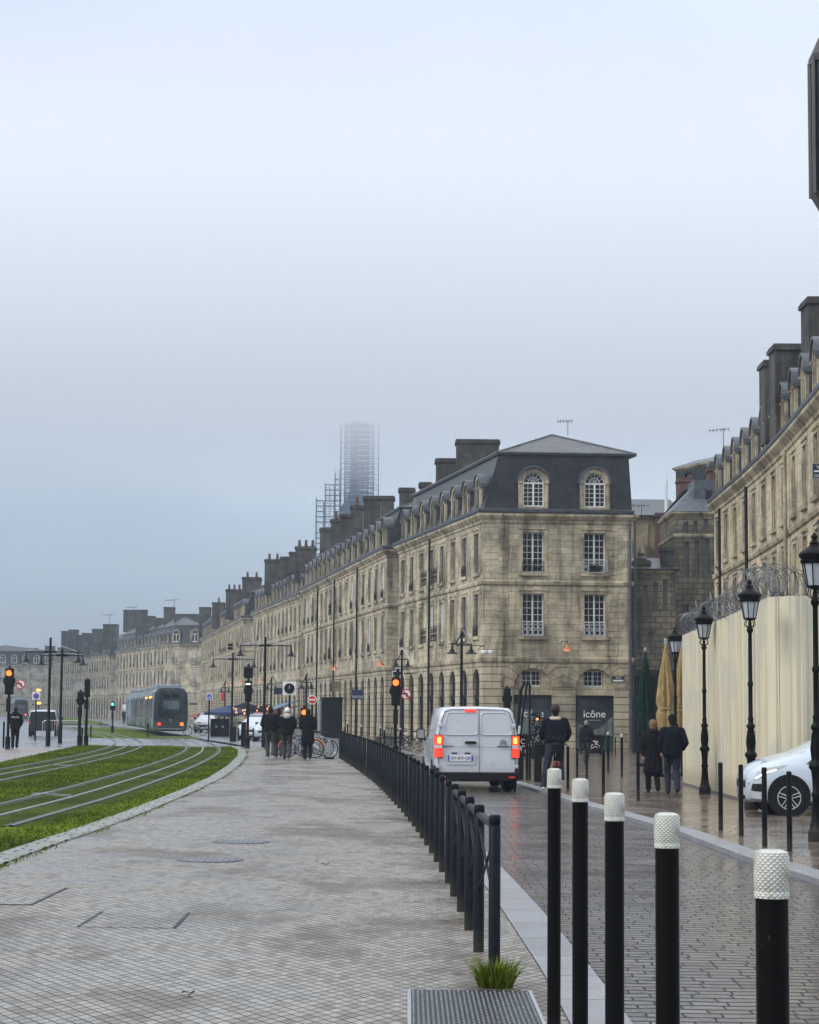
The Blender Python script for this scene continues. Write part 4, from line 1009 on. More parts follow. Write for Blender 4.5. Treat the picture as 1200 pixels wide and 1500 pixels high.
for q in ((3, 16, 950, 965, 530, 3), (20, 33, 951, 965, 530, 3), (45, 52, 949, 965, 530, 3), (66, 78, 946, 965, 530, 3)): chimney(b7, *q)
# --- curved facade on the far side of the small square
rp = [pt(1046, 739), pt(1080, 711), pt(1113, 683), pt(1150, 646), pt(1183, 607), pt(1200, 588)]
rp = [V2(p) for p in rp]; d = (rp[-1]-rp[-3]).normalized(); rp += [rp[-1]+d*8, rp[-1]+d*16+Vector((-1.2, 0))]
rp = chaikin(rp, 2)
bayL = 3.35; seg = [rp[0]]; acc = 0
for a_, b__ in zip(rp, rp[1:]):
    Ld = (b__-a_).length; s0 = 0
    while acc+(Ld-s0) >= bayL:
        s0 += bayL-acc; seg.append(a_+(b__-a_)*(s0/Ld)); acc = 0
    acc += Ld-s0
dd = [Vector((11, 2)), Vector((11, 0))]
poly = seg+[seg[-1]+dd[1], seg[0]+dd[0]]
br = thing('curved_terrace_building', 'curved stone terrace with a row of arched dormers rising above the cream hoarding', 'building', (seg[0].x, seg[0].y, -0.75))
wall = MB(); gw = MB()
for i, (p, q) in enumerate(zip(seg, seg[1:])):
    Lb = (q-p).length; u = Lb/2
    facade(wall, p, q, GF, ZC-0.3, [(u-.55, u+.55, 5.98, 8.42), (u-.55, u+.55, 9.64, 11.95)], 0.3)
    facade(gw, p, q, -0.75, GF, [(u-.78, u+.78, -0.75, 4.1, True)], 0.45)
    window(br, p, q, u, 5.98, 1.10, 2.44, 'full', 6, inset=.07, glassm='glass_side'); window(br, p, q, u, 9.64, 1.10, 2.31, 'full', 6, inset=.07, glassm='glass_side'); dormer(br, p, q, u, ZC+0.42, 0, .06).scale = (.84, .85, .90)
    if i % 3 == 1: rail(br, p, q, u, 5.98, 1.10, 0.7, out=-0.02)
    window(br, p, q, u, -0.75, 1.56, 4.85, 'shop', arch=True, inset=0.42)
for p, q in ((seg[-1], poly[-2]), (poly[-2], poly[-1]), (poly[-1], seg[0])):
    facade(wall, p, q, GF, ZC-0.3, []); facade(gw, p, q, -0.75, GF, [])
wall.build('wall', 'stone_light', br); gw.build('arcade_wall', 'rust', br)
for nm, pr in (('belt_course', [(0.0, GF-0.12), (0.10, GF-0.05), (0.13, GF+0.10), (0.13, GF+0.20), (0.0, GF+0.26)]), ('string_course', [(0.0, 8.88), (0.09, 8.93), (0.13, 9.08), (0.10, 9.14), (0.0, 9.18)]), ('cornice', [(0.0, 12.42), (0.07, 12.48), (0.09, 12.62), (0.16, 12.68), (0.34, 12.86), (0.36, ZC-0.02), (0.30, ZC)])):
    mb = MB(); sweep(mb, poly, pr); mb.build(nm, 'trim', br)
mb = MB(); sweep(mb, poly, [(0.28, ZC+0.002), (0.36, ZC+0.10), (0.38, ZC+0.22), (0.30, ZC+0.25), (0.05, ZC+0.30)]); mb.build('gutter', 'lead', br)
mb = MB(); sweep(mb, poly, [(-0.02, ZC+0.29), (-0.45, ZC+1.5), (-1.1, ZC+3.3), (-4.0, ZC+4.4)], True); mb.build('roof', 'slate', br)
for (i, u, m_, o_) in ((1, 0.4, 'iron', .5), (4, 0.3, 'iron', .5), (8, 0.25, 'trim', .5)):
    if i < len(seg)-1: drain(br, seg[i], seg[i+1], u, -0.6, 12.4, m_, 0.2, 0.08)
for q in ((1184, 1215, 434, 560, 77, 1.5), (1135, 1183, 503, 590, 83, 1.4), (1120, 1134, 527, 600, 88, 1.4)): chimney(br, *q)
# sign hanging out from the terrace
sp = PY(1190, 690, 60)
th = thing('hanging_sign', 'dark blue hanging sign plate with white letters cut by the picture edge', 'sign', sp)
mb = MB(); mb.box((0, 0, -.24), (0.95, .05, .24)); L(mb, 'plate', 'navy', th)
mb = MB()
for bx in ((0, -.012, .22, .95, -.001, .24), (0, -.012, -.24, .95, -.001, -.22), (0, -.012, -.22, .02, -.001, .22)): mb.box(bx[:3], bx[3:])
mb.tube([(.3, .025, .24), (.3, .025, .34), (1.3, .025, .34)], .015, 5); L(mb, 'frame', 'sign_grey', th)
text(th, 'lettering', 'VOI', 0.17, (0.12, -0.015, 0.12), (PI/2, 0, 0), 'white', 0.002, 'LEFT'); text(th, 'lettering', 'DE BO', 0.12, (0.05, -0.015, -0.15), (PI/2, 0, 0), 'white', 0.002, 'LEFT')
L(MB().box((.05, -.018, -.03), (.9, -.012, .02)), 'middle_line', 'white', th)
# --- back street houses between the corner house and the terrace
def house(label, px0, px1, pytop, Y0, Y1, depth, zb, mat, wins, courses=(), roof=None, roofmat='slate', name='back_street_house', surround='full'):
    a = PY(px0, pytop, Y0); b = PY(px1, pytop, Y1); zt = a.z; A_, B_ = V2(a), V2(b)
    t = (B_-A_).normalized(); nn = Vector((-t.y, t.x)); Cc = A_+nn*depth; Dd = B_+nn*depth
    poly = [A_, B_, Dd, Cc]; th = thing(name, label, 'building', (A_.x, A_.y, zb)); Lw = (B_-A_).length
    hs = []
    for (p0, p1, y0, y1) in wins:
        u0 = (p0-px0)/(px1-px0)*Lw; u1_ = (p1-px0)/(px1-px0)*Lw; f = (p0-px0)/(px1-px0); Yl = Y0+(Y1-Y0)*f
        hs.append((u0, u1_, PY(p0, y1, Yl).z, PY(p0, y0, Yl).z))
    mb = MB(); facade(mb, A_, B_, zb, zt, hs, 0.22); facade(mb, B_, Dd, zb, zt, []); facade(mb, Dd, Cc, zb, zt, []); facade(mb, Cc, A_, zb, zt, []); mb.build('wall', mat, th)
    for (u0, u1_, v0, v1) in hs: window(th, A_, B_, (u0+u1_)/2, v0, u1_-u0, v1-v0, 'plain', 4 if v1-v0 > 1.2 else 2, inset=0.2, glassm='glass_side')
    for y in courses:
        z = PY(px0, y, Y0).z; mb = MB(); sweep(mb, poly, [(0, z-.1), (.1, z), (.12, z+.12), (0, z+.18)]); mb.build('string_course', 'trim', th)
    mb = MB(); sweep(mb, poly, [(0.0, zt-.15), (0.18, zt), (.2, zt+.1), (0, zt+.12)]); mb.build('cornice', 'trim', th)
    if roof:
        mb = MB(); e = offset_poly(poly, 0.22)
        if roof[0] == 'lean':
            z0, z1 = zt+.12, zt+.12+roof[1]; mb.add([(e[0].x, e[0].y, z0), (e[1].x, e[1].y, z0), (e[2].x, e[2].y, z1), (e[3].x, e[3].y, z1), (e[0].x, e[0].y, z0-.1), (e[1].x, e[1].y, z0-.1), (e[2].x, e[2].y, z0-.1), (e[3].x, e[3].y, z0-.1)], [(0, 1, 2, 3), (0, 4, 5, 1), (1, 5, 6, 2), (2, 6, 7, 3), (3, 7, 4, 0)])
        else:
            z0, z1 = zt+.12, zt+.12+roof[1]; i_ = offset_poly(poly, -roof[2]); mb.loft([[(p.x, p.y, z0) for p in e], [(p.x, p.y, z1) for p in i_]])
        mb.build('roof', roofmat, th)
    return th
k1 = house('grey rubble stone house with three tall windows below three small attic ones', 988, 1056, 752, 123, 123, 7, -0.8, 'rubble',
           [(1002, 1009, 793, 846), (1017, 1024, 791, 843), (1032, 1039, 789, 840), (1002, 1008, 765, 780), (1016, 1022, 763, 778), (1031, 1037, 760, 775), (1000, 1008, 885, 930), (1018, 1026, 885, 930)], (786,), ('hip', 1.9, 1.6), 'lead')
c = PY(1017, 743, 123.6); e = PY(1050, 703, 123.6)
mb = MB(); mb.box((c.x, 123.6, c.z-.6), (e.x, 126.5, e.z)); dz = mb.build('roof_dormer', 'lead', k1); mb = MB(); x0_ = PY(1034, 720, 123.6).x; mb.box((x0_, 123.54, c.z+.3), (x0_+.4, 123.59, c.z+1.1)); mb.build('pane', 'glass', dz)
chimney(k1, 1039, 1058, 684, 704, 127, 1.2, 0, 'brick'); chimney(k1, 1040, 1049, 677, 690, 127.5, .8, 0, 'lead')
k2 = house('higher house behind with a pale wall, mossy patch and long slate lean-to roof', 926, 1000, 757, 137, 137, 8, -0.8, 'render',
           [(993, 998, 735, 752)], (), ('lean', 2.0), 'slate')
chimney(k2, 961, 980, 751, 785, 136.2, 1.3, 0, 'brick'); chimney(k2, 995, 1012, 700, 730, 138, 1.5, 0, 'brick'); 
p = PY(976, 752, 132.5); q = PY(976, 702, 132.5); mb = MB(); mb.tube([p, q], .11, 8); mb.tube([q, q+Vector((0, 0, 1.0))], .03, 5); mb.build('flue_pipe', 'white_paint', k2, True)
k3 = house('attic block with red brick and slate cladding above the pale wall', 990, 1040, 688, 146, 142, 7, 3.0, 'slate', [(1004, 1014, 693, 700)], (), ('hip', .5, 1.0), 'lead', name='attic_house')
chimney(k3, 996, 1016, 700, 722, 140, 1.2, 0, 'brick')
k4 = house('low dark stone house in the shadowy lane behind the green parasol', 926.5, 989, 836, 114.5, 114.5, 7, -0.8, 'rubble',
           [(942, 949, 858, 900), (957, 964, 854, 897), (971, 978, 850, 893), (931, 937, 925, 950), (950, 957, 925, 950)], (), ('lean', 1.2), 'slate')
chimney(k4, 970, 987, 800, 830, 116, 1.0); 
p = PY(940, 838, 116); c4 = chimney(k4, 930, 952, 820, 838, 116, 1.2, 0, 'render'); m = MB(); z = PY(940, 820, 116).z; m.lathe([(.32, z), (.36, z+.1), (.18, z+.3), (.26, z+.4), (.12, z+.7), (.05, z+.8)], (PY(941, 820, 116).x, 116.6, 0), 10); m.build('finial', 'trim', c4, True)
# lane ground floor: dark shop opening
a, b = PY(927, 1000, 107.6), PY(1003, 1000, 107.2); mb = MB()
th = thing('dark_shopfront', 'dark ground floor shopfront in the lane behind the closed parasols', 'shopfront', (a.x, 107.5, -0.7))
mb.box((a.x, 107.0, -0.75), (b.x, 107.6, 3.6)); mb.build('panel', 'interior', th); mb = MB(); mb.box((a.x, 106.6, 3.6), (b.x, 107.7, 3.95)); mb.build('fascia', 'plastic', th)
mb = MB()
for i in range(4): x = a.x+(b.x-a.x)*(i+.3)/4; mb.box((x, 106.93, -.7), (x+.08, 106.99, 3.5))
mb.build('mullion', 'rubber', th)
# --- spire wrapped in scaffolding, far beyond
SY = 700.0
def sx(px): return PY(px, 800, SY).x
def sz(py, px=525): return PY(px, py, SY).z
cx = sx(518)
sp_ = thing('church_spire', 'faint grey stone church spire rising into the cloud inside its scaffolding', 'church tower', (cx, SY+7, -0.5))
mb = MB(); rings = []
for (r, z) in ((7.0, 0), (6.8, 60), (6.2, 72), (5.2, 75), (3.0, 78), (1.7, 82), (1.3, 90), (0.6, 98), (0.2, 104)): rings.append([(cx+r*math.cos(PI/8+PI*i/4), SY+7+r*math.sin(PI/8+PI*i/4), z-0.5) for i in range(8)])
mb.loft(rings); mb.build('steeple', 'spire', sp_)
mb = MB()
for i in range(8):
    a = PI/8+PI*i/4
    for z in (45, 60): mb.lathe([(0.9, z), (0.8, z+6), (0.05, z+12)], (cx+6.2*math.cos(a), SY+7+6.2*math.sin(a), 0), 6)
mb.build('pinnacle', 'spire', sp_)
sc_ = thing('scaffolding', 'lattice of scaffolding wrapped round the foggy church spire, stepped down on one side', 'scaffolding', (cx, SY, -0.5))
def lattice(px0, px1, pytop, z0, y0, y1, sp=2.0, lift=1.9, r=0.075):
    x0, x1 = sx(px0), sx(px1); z1 = sz(pytop, (px0+px1)/2); m = MB(); nx_ = max(1, round((x1-x0)/sp)); ny_ = max(1, round((y1-y0)/4.5))
    for i in range(nx_+1):
        for j in range(ny_+1):
            x = x0+(x1-x0)*i/nx_; y = y0+(y1-y0)*j/ny_
            if 0 < i < nx_ and 0 < j < ny_: continue
            zz1 = z1+R.uniform(-0.5, 1.2); m.box((x-r, y-r, z0), (x+r, y+r, zz1))
    z = z0+lift
    while z < z1:
        for y in (y0, y1):
            m.box((x0, y-r-.02, z-r*.7), (x1, y+r+.02, z+r*.7)); m.box((x0+sp*.9, y-r*.7, z+.55), (x1-sp*.9, y+r*.7, z+.95)) if nx_ > 3 else None
        for x in (x0, x1): m.box((x-r-.02, y0, z-r*.7), (x+r+.02, y1, z+r*.7))
        for i in range(nx_):
            if R.random() < 0.35: xa = x0+(x1-x0)*i/nx_; xb = x0+(x1-x0)*(i+1)/nx_; m.tube([(xa, y0-.1, z), (xb, y0-.1, z+lift)], r*.7, 4)
        m.box((x0+(sp if nx_ > 3 else 0), y0+.1, z-.12), (x1-(sp if nx_ > 3 else 0), y0+1.2, z+.22)) if R.random() < 0.9 else None
        z += lift
    return m.build('scaffold_bay', 'scaffold', sc_)
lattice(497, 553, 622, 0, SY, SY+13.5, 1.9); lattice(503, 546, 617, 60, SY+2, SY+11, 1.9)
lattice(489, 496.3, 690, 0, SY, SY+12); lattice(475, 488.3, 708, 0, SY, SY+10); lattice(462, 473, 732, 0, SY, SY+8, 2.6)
# aerials
def aerial(px, pyb, pyt, Y, label, w=0.9):
    a = PY(px, pyb, Y); b = PY(px, pyt, Y); th = thing('tv_aerial', label, 'aerial', a)
    h = b.z-a.z; r = max(0.02, Y*0.00012); m = MB().tube([(0, 0, -0.3), (0, 0, h)], r, 5); L(m, 'mast', 'iron', th)
    m = MB().tube([(-w, 0, h*0.9), (w*.4, 0, h*0.97)], r*.8, 4)
    for k in range(6): x = -w+w*1.4*k/5; m.tube([(x, -.25, h*(.9+.05*k/5)), (x, .25, h*(.9+.05*k/5))], r*.6, 4); m.tube([(x, 0, h*(.9+.05*k/5)-.12), (x, 0, h*(.9+.05*k/5)+.12)], r*.6, 4)
    L(m, 'antenna', 'iron', th); return th
aerial(832, 630, 616, 117, 'thin aerial on the ridge of the corner house', .6)
aerial(1060, 668, 627, 112, 'tall thin aerial above the first terrace dormer', 0.8)
aerial(255, 893, 878, 350, 'distant aerial on the roof above the tram', 1.6)
aerial(196, 898, 889, 380, 'distant aerial among chimneys past the tram roof', 1.5)
aerial(161, 912, 900, 405, 'small aerial on the far quay roof', 1.4)
aerial(940, 752, 740, 128, 'low aerial on the mossy house in the lane', 1.2)
HAZE = 0.00046; CLOUD = 0.0076
# ------------------------------------------------------------------ lantern posts on the far pavement
def lantern_head(th, z0, s=1.0, mat='black_gloss'):
    """glazed lantern whose bottom sits at z0 (about 1.05 m tall)"""
    nn = 8; r0, r1, h = 0.155*s, 0.235*s, 0.44*s
    m = MB().lathe([(0.02*s, z0-0.14*s), (0.05*s, z0-0.12*s), (0.03*s, z0-0.06*s), (0.10*s, z0-0.03*s), (0.17*s, z0-0.01*s), (0.17*s, z0+0.02*s)], n=12); L(m, 'lantern_base', mat, th, True)
    m = MB()
    for k in range(4):
        a = 2*PI*k/4+PI/4; m.tube([(0.13*s*math.cos(a), 0.13*s*math.sin(a), z0), (0.17*s*math.cos(a), 0.17*s*math.sin(a), z0-0.16*s), (0.05*s*math.cos(a), 0.05*s*math.sin(a), z0-0.24*s)], 0.012*s, 5)
    L(m, 'bracket', mat, th)
    g_ = MB().loft([[(r*math.cos(2*PI*k/nn+PI/8), r*math.sin(2*PI*k/nn+PI/8), z) for k in range(nn)] for r, z in ((r0*.97, z0+.02*s), (r1*.97, z0+h))]); L(g_, 'pane', 'frost', th)
    m = MB()
    for k in range(nn):
        a = 2*PI*k/nn+PI/8; m.tube([(r0*math.cos(a), r0*math.sin(a), z0+.01*s), (r1*math.cos(a), r1*math.sin(a), z0+h)], 0.012*s, 5)
    L(m, 'lantern_frame', mat, th)
    m = MB().lathe([(0.25*s, z0+h-.01*s), (0.27*s, z0+h+.02*s), (0.27*s, z0+h+.05*s), (0.25*s, z0+h+.07*s), (0.29*s, z0+h+.12*s), (0.30*s, z0+h+.17*s), (0.27*s, z0+h+.21*s), (0.19*s, z0+h+.26*s), (0.12*s, z0+h+.31*s), (0.09*s, z0+h+.35*s), (0.10*s, z0+h+.38*s), (0.07*s, z0+h+.41*s), (0.045*s, z0+h+.45*s), (0.07*s, z0+h+.50*s), (0.03*s, z0+h+.56*s), (0.004, z0+h+.58*s)], n=20); L(m, 'lantern_cap', mat, th, True)
def lantern_post(label, px, ptop, Y, H=None):
    top = PY(px, ptop, Y); z = g(top.x, Y); th = thing('lantern_post', label, 'street lamp', (top.x, Y, z), 0, 'black lantern posts along the cream hoarding')
    H = top.z-z; s = .74; zl = H-1.02*s
    prof = [(0.20, -.05), (0.20, 0.14), (0.17, 0.16), (0.16, 0.22), (0.135, 0.26), (0.115, 0.42), (0.10, 0.60), (0.12, 0.62), (0.12, 0.65), (0.095, 0.68), (0.105, 0.85), (0.125, 0.96), (0.17, 1.00), (0.17, 1.04), (0.12, 1.08), (0.10, 1.14), (0.12, 1.26), (0.095, 1.42), (0.085, 1.50), (0.12, 1.54), (0.12, 1.57), (0.075, 1.61), (0.07, 1.66),
            (0.085, 1.69), (0.062, 1.73), (0.060, 2.30), (0.08, 2.33), (0.08, 2.37), (0.058, 2.40), (0.052, zl-.28), (0.085, zl-.24), (0.095, zl-.20), (0.06, zl-.17), (0.05, zl-.1)]
    prof = [(r*.68, z_) for r, z_ in prof]
    L(MB().lathe(prof, n=16), 'post', 'black_gloss', th, True)
    m = MB()
    for k in range(10): a = 2*PI*k/10; m.tube([(.068*math.cos(a), .068*math.sin(a), 1.1), (.085*math.cos(a), .085*math.sin(a), 1.26), (.06*math.cos(a), .06*math.sin(a), 1.48)], .008, 4)
    L(m, 'fluting', 'black_gloss', th)
    lantern_head(th, zl, s); return th
lantern_post('black lantern post at the far end of the cream hoarding, by the yellow parasol', 989, 917, 56.6)
lantern_post('black lantern post beside the walking couple in front of the hoarding', 1031, 887, 45.8)
lantern_post('black lantern post rising behind the white hatchback', 1098, 848, 37.4)
lantern_post('largest black lantern post, half cut by the picture edge', 1193, 780, 27.4)
# large lantern high up at the right edge, its mast beyond the frame
p = PY(1227, 310, 11.0); th = thing('high_lantern', 'big dark glazed lantern hanging high at the upper edge of the picture', 'street lamp', (p.x, 11, g(p.x, 11)))
z0 = p.z-g(p.x, 11); nn = 8
rr_ = lambda r, z: [(r*math.cos(2*PI*k/nn+PI/8), r*math.sin(2*PI*k/nn+PI/8), z) for k in range(nn)]
L(MB().loft([rr_(.03, z0-.12), rr_(.10, z0)]+[rr_(.148, z0+.09), rr_(.152, z0+.10)]), 'lantern_base', 'lantern_metal', th)
L(MB().loft([rr_(.138, z0+.10), rr_(.140, z0+.86)]), 'pane', 'tram_glass', th)
m = MB()
for k in range(nn):
    a = 2*PI*k/nn+PI/8; m.tube([(.146*math.cos(a), .146*math.sin(a), z0+.09), (.146*math.cos(a), .146*math.sin(a), z0+.88)], .016, 6)
L(m, 'lantern_frame', 'lantern_metal', th)
m = MB(); m.loft([rr_(.152, z0+.86), rr_(.156, z0+.90), rr_(.10, z0+1.02), rr_(.03, z0+1.12), rr_(.012, z0+1.35)]); L(m, 'lantern_cap', 'lantern_metal', th)
m = MB(); m.tube([(0, 0, z0+1.3), (.15, 0, z0+1.42), (.6, 0, z0+1.42), (.78, 0, z0+1.2), (.8, 0, z0+.3), (.8, 0, -.1)], .03, 8); L(m, 'mast', 'lantern_metal', th)
# ------------------------------------------------------------------ hoarding
HP = [(7.30, 52.7, 3.68), (7.02, 42.0, 3.78), (6.93, 38.2, 3.86), (7.35, 37.6, 3.86), (11.5, 38.6, 3.84)]
c0 = (HP[0][0], HP[0][1], g(HP[0][0], HP[0][1])); th = thing('hoarding', 'tall cream corrugated steel hoarding closing off the building site', 'hoarding', c0)
m = MB(); pitch = 0.30; 
line = []
for (a, b) in zip(HP, HP[1:]):
    A_, B_ = Vector(a), Vector(b); Ld = (B_.xy-A_.xy).length; nn = max(1, int(Ld/pitch)); t = (B_.xy-A_.xy)/Ld; n_ = Vector((t.y, -t.x)) if False else Vector((-t.y, t.x))*-1
    for k in range(nn):
        for f, o in ((0, 0), (.30, 0), (.36, .034), (.62, .034), (.68, 0), (.80, 0), (.83, .010), (.88, .010), (.91, 0), (.999, 0)):
            p = A_+(B_-A_)*((k+f)/nn); line.append((p.x+n_.x*o, p.y+n_.y*o, g(p.x, p.y)+.02, p.z))
vs = []; fs = []
for (x, y, zb_, zt_) in line: vs += [(x, y, zb_), (x, y, zt_)]
for i in range(len(line)-1): fs.append((2*i, 2*i+2, 2*i+3, 2*i+1))
m.add(vs, fs); m.build('sheet_panel', 'cream', th)
for i in range(55, len(line)-1, 60):
    (x, y, zb_, zt_), (x2, y2, _, _) = line[i], line[i+1]; d_ = Vector((x2-x, y2-y, 0)).normalized()*.018; o_ = Vector((d_.y, -d_.x, 0)).normalized()*.006
    q = MB(); c_ = Vector((x, y, 0)); q.loft([[c_-d_+o_+Vector((0, 0, z)), c_+d_+o_+Vector((0, 0, z)), c_+d_-o_+Vector((0, 0, z)), c_-d_-o_+Vector((0, 0, z))] for z in (zb_+.02, zt_-.01)]); q.build('joint_strip', 'render', th)
MAT['grimy'] = flat('concrete_footing', (0.10, 0.095, 0.085), 0.5)
for (a, b) in zip(HP, HP[1:]):
    A_, B_ = Vector(a), Vector(b); t = (B_-A_); t.z = 0; t.normalize(); o = Vector((t.y, -t.x, 0))*.05
    za, zb_ = g(a[0], a[1]), g(b[0], b[1]); q = [Vector((a[0], a[1], za)), Vector((b[0], b[1], zb_))]
    m = MB(); m.loft([[p+o*1.2+Vector((0, 0, -.02)), p-o*3+Vector((0, 0, -.02)), p-o*3+Vector((0, 0, .07)), p+o*1.2+Vector((0, 0, .06))] for p in q]); m.build('footing', 'grimy', th)
# razor wire coils along the top
MAT['wire'] = flat('dull_razor_wire', (0.14, 0.15, 0.16), 0.5, 0.5, 0.2, 4)
wt = thing('razor_wire', 'tangled coils of razor wire along the top of the cream hoarding', 'razor wire', (7.2, 45, 3.7))
def coil(P, turns, rad, label='coil'):
    pts = []; n = turns*16; tot = sum((b-a).length for a, b in zip(P, P[1:]))
    for i in range(n+1):
        s = tot*i/n; acc = 0
        for a, b in zip(P, P[1:]):
            l = (b-a).length
            if acc+l >= s-1e-6: p = a+(b-a)*((s-acc)/l); d = (b-a).normalized(); break
            acc += l
        a_ = 2*PI*turns*i/n; side = Vector((d.y, -d.x, 0)); rr = rad*(1+.12*math.sin(i*.37)+.10*math.sin(i*.091))
        pts.append(p+side*math.cos(a_)*rr+Vector((0, 0, 1))*math.sin(a_)*rr+d*0.10*math.sin(a_*.5+1))
    m = MB().tube(pts, 0.008, 3)
    for i in range(0, n, 2):
        p = pts[i]; v = Vector((R.uniform(-1, 1), R.uniform(-1, 1), R.uniform(-1, 1))).normalized()*.035; w_ = v.cross(Vector((.3, .5, .8))).normalized()*.008
        m.add([p-v, p+w_, p+v, p-w_], [(0, 1, 2, 3)])
    m.build('wire_coil', 'wire', wt)
top = [Vector((x, y, z+.26)) for x, y, z in HP[:3]]
coil(top, 44, .25); coil([p+Vector((.15, 0, .0)) for p in top], 34, .20)
coil([Vector((6.95, 38.6, 4.15)), Vector((7.6, 37.9, 4.12)), Vector((8.05, 37.9, 3.98))], 13, .28)
coil([Vector((6.75, 40.5, 4.15)), Vector((7.1, 38.2, 4.2)), Vector((7.7, 38.0, 4.1))], 12, .34)
for (x, y, z) in [(7.24, 50, 3.7), (7.15, 47, 3.73), (7.08, 44, 3.76), (7.0, 41, 3.8), (6.98, 38.7, 3.85), (8.6, 37.95, 3.86)]:
    m = MB(); m.tube([(x+.1, y, z-.3), (x+.1, y, z+.25), (x+.0, y-.05, z+.75)], .02, 5); m.build('support_arm', 'steel', wt)
# ------------------------------------------------------------------ double-bell lamps and twin-arm masts
def bell(th, x, y, z, s=1.0, lit=False):
    m = MB().lathe([(.02, .30), (.05, .28), (.06, .16), (.10, .12), (.12, .04), (.26, -.02), (.29, -.06), (.27, -.06), (.02, -.03)], n=14)
    q = MB().join(m, Matrix.Translation((x, y, z)) @ Matrix.Scale(s, 4)); L(q, 'lamp_shade', 'iron', th, True)
def twin_mast(label, px, ptop, Y, arms, zarm, r=.07, stay=True, ang=0):
    t_ = PY(px, ptop, Y); z = g(t_.x, Y); H = t_.z-z; th = thing('twin_arm_mast', label, 'street lamp', (t_.x, Y, z), ang, 'tall black masts with two hanging bell lamps')
    L(MB().lathe([(r*1.6, -.05), (r*1.6, .9), (r*1.1, 1.0), (r, 1.1), (r*.8, H)], n=10), 'mast', 'iron', th, True)
    za = zarm-z
    m = MB(); m.tube([(arms[0], 0, za), (arms[1], 0, za)], .028, 6); m.box((-.28, -.04, za-.05), (.28, .04, za+.05)); L(m, 'cross_arm', 'iron', th)
    for a in arms:
        m = MB(); m.tube([(0, 0, H-.2), (a*.96, 0, za+.03)], .014, 4); L(m, 'stay_wire', 'silver_iron', th)
        m = MB(); m.tube([(a, 0, za), (a, 0, za-.25)], .025, 5); L(m, 'drop_rod', 'iron', th); bell(th, a, 0, za-.45, .9)
    return th
def twin_px(label, px, ptop, Y, pl, pr, parm, **k):
    x = PY(px, ptop, Y).x; return twin_mast(label, px, ptop, Y, (PY(pl, parm, Y).x-x, PY(pr, parm, Y).x-x), PY(px, parm, Y).z, **k)
twin_px('tallest black mast with two bell lamps, between the barrier and the dark car', 74.5, 934, 92, 39, 115, 955)
twin_px('slimmer twin-lamp mast just behind the tallest one', 91.5, 950, 100, 61, 122, 960)
twin_px('twin-lamp mast rising over the walking group on the plaza', 389, 933, 93, 352.5, 427, 945.5)
twin_px('twin-lamp mast behind the traffic signal with the open box sign', 341.5, 956, 118, 312.5, 372.5, 965.5)
m = PY(337.5, 951, 117.8); th = thing('panel_sign', 'small square black panel on top of the rear twin-lamp mast', 'sign', m)
L(MB().cbox((0, 0, .15), (.30, .06, .36), 0, .01), 'panel', 'iron', th); L(MB().box((-.14, -.035, .13), (.14, -.031, .17)), 'stripe', 'sign_grey', th)
def pair_lamp(label, px, ptop, Y, w=.34, grp='street lamps with a pair of close bell shades'):
    t_ = PY(px, ptop, Y); z = g(t_.x, Y); H = t_.z-z; th = thing('paired_lamp', label, 'street lamp', (t_.x, Y, z), 0, grp)
    L(MB().lathe([(.11, -.05), (.11, .7), (.07, .8), (.06, H-1.0), (.05, H-.1)], n=10), 'mast', 'iron', th, True)
    m = MB(); m.tube([(-w, 0, H-.62), (w, 0, H-.62)], .03, 6); m.tube([(0, 0, H-.15), (-w*.6, 0, H-.6)], .03, 5); L(m, 'cross_arm', 'iron', th)
    m = MB(); m.tube([(.05, 0, H-.02), (.42, 0, H-.62)], .045, 5); L(m, 'bright_strut', 'chrome', th)
    for a in (-w, w): m = MB(); m.tube([(a, 0, H-.62), (a, 0, H-.75)], .03, 5); L(m, 'drop_rod', 'iron', th); bell(th, a, 0, H-.98, .95)
    return th
pair_lamp('paired bell lamp standing in front of the corner house, above the van roof', 676.5, 922, 84, .40)
pair_lamp('paired bell lamp behind the red signal at the post row', 589, 949, 106, .32)
pair_lamp('paired bell lamp behind the no entry sign', 449, 985, 125, .3)
pair_lamp('small paired bell lamp behind the navy signboard', 398, 990, 150, .3)
pair_lamp('small paired bell lamp before the red awnings', 330, 996, 165, .3)
# wall lamps glowing on the facades
def wall_lamp(px, py, Y, label, lit='copper', s=1.0):
    p = PY(px, py, Y); th = thing('wall_lamp', label, 'wall lamp', p, 0, 'warm copper lamps on wall brackets')
    m = MB().lathe([(.03, .22), (.06, .18), (.08, .08), (.16, .02), (.25, -.05), (.26, -.09), (.24, -.09)], n=12, cap=False); L(MB().join(m, Matrix.Scale(s, 4)), 'lamp_shade', lit, th, True)
    L(MB().ell((0, 0, -.07*s), (.17*s, .17*s, .07*s)), 'bulb', 'warm_lamp', th, True)
    L(MB().tube([(0, 0, .2*s), (0, 0, .36*s), (-.25*s, .35*s, .36*s), (-.25*s, .9*s, .25*s)], .02*s, 5), 'bracket', 'iron', th)
wall_lamp(831, 950, 111.3, 'copper wall lamp between the two upper windows of the corner house', s=1.15)
for px, py, Y, l in ((491, 979, 160, 'copper wall lamp glowing above the beige signboard'), (557, 972, 135.5, 'copper wall lamp near the pharmacy cross'), (382, 996, 215, 'copper wall lamp past the tall twin-lamp mast'), (353, 999, 243, 'far copper wall lamp next to the signal lantern'), (338, 1001, 255, 'farthest copper wall lamp')):
    wall_lamp(px, py, Y, l, s=1.2)
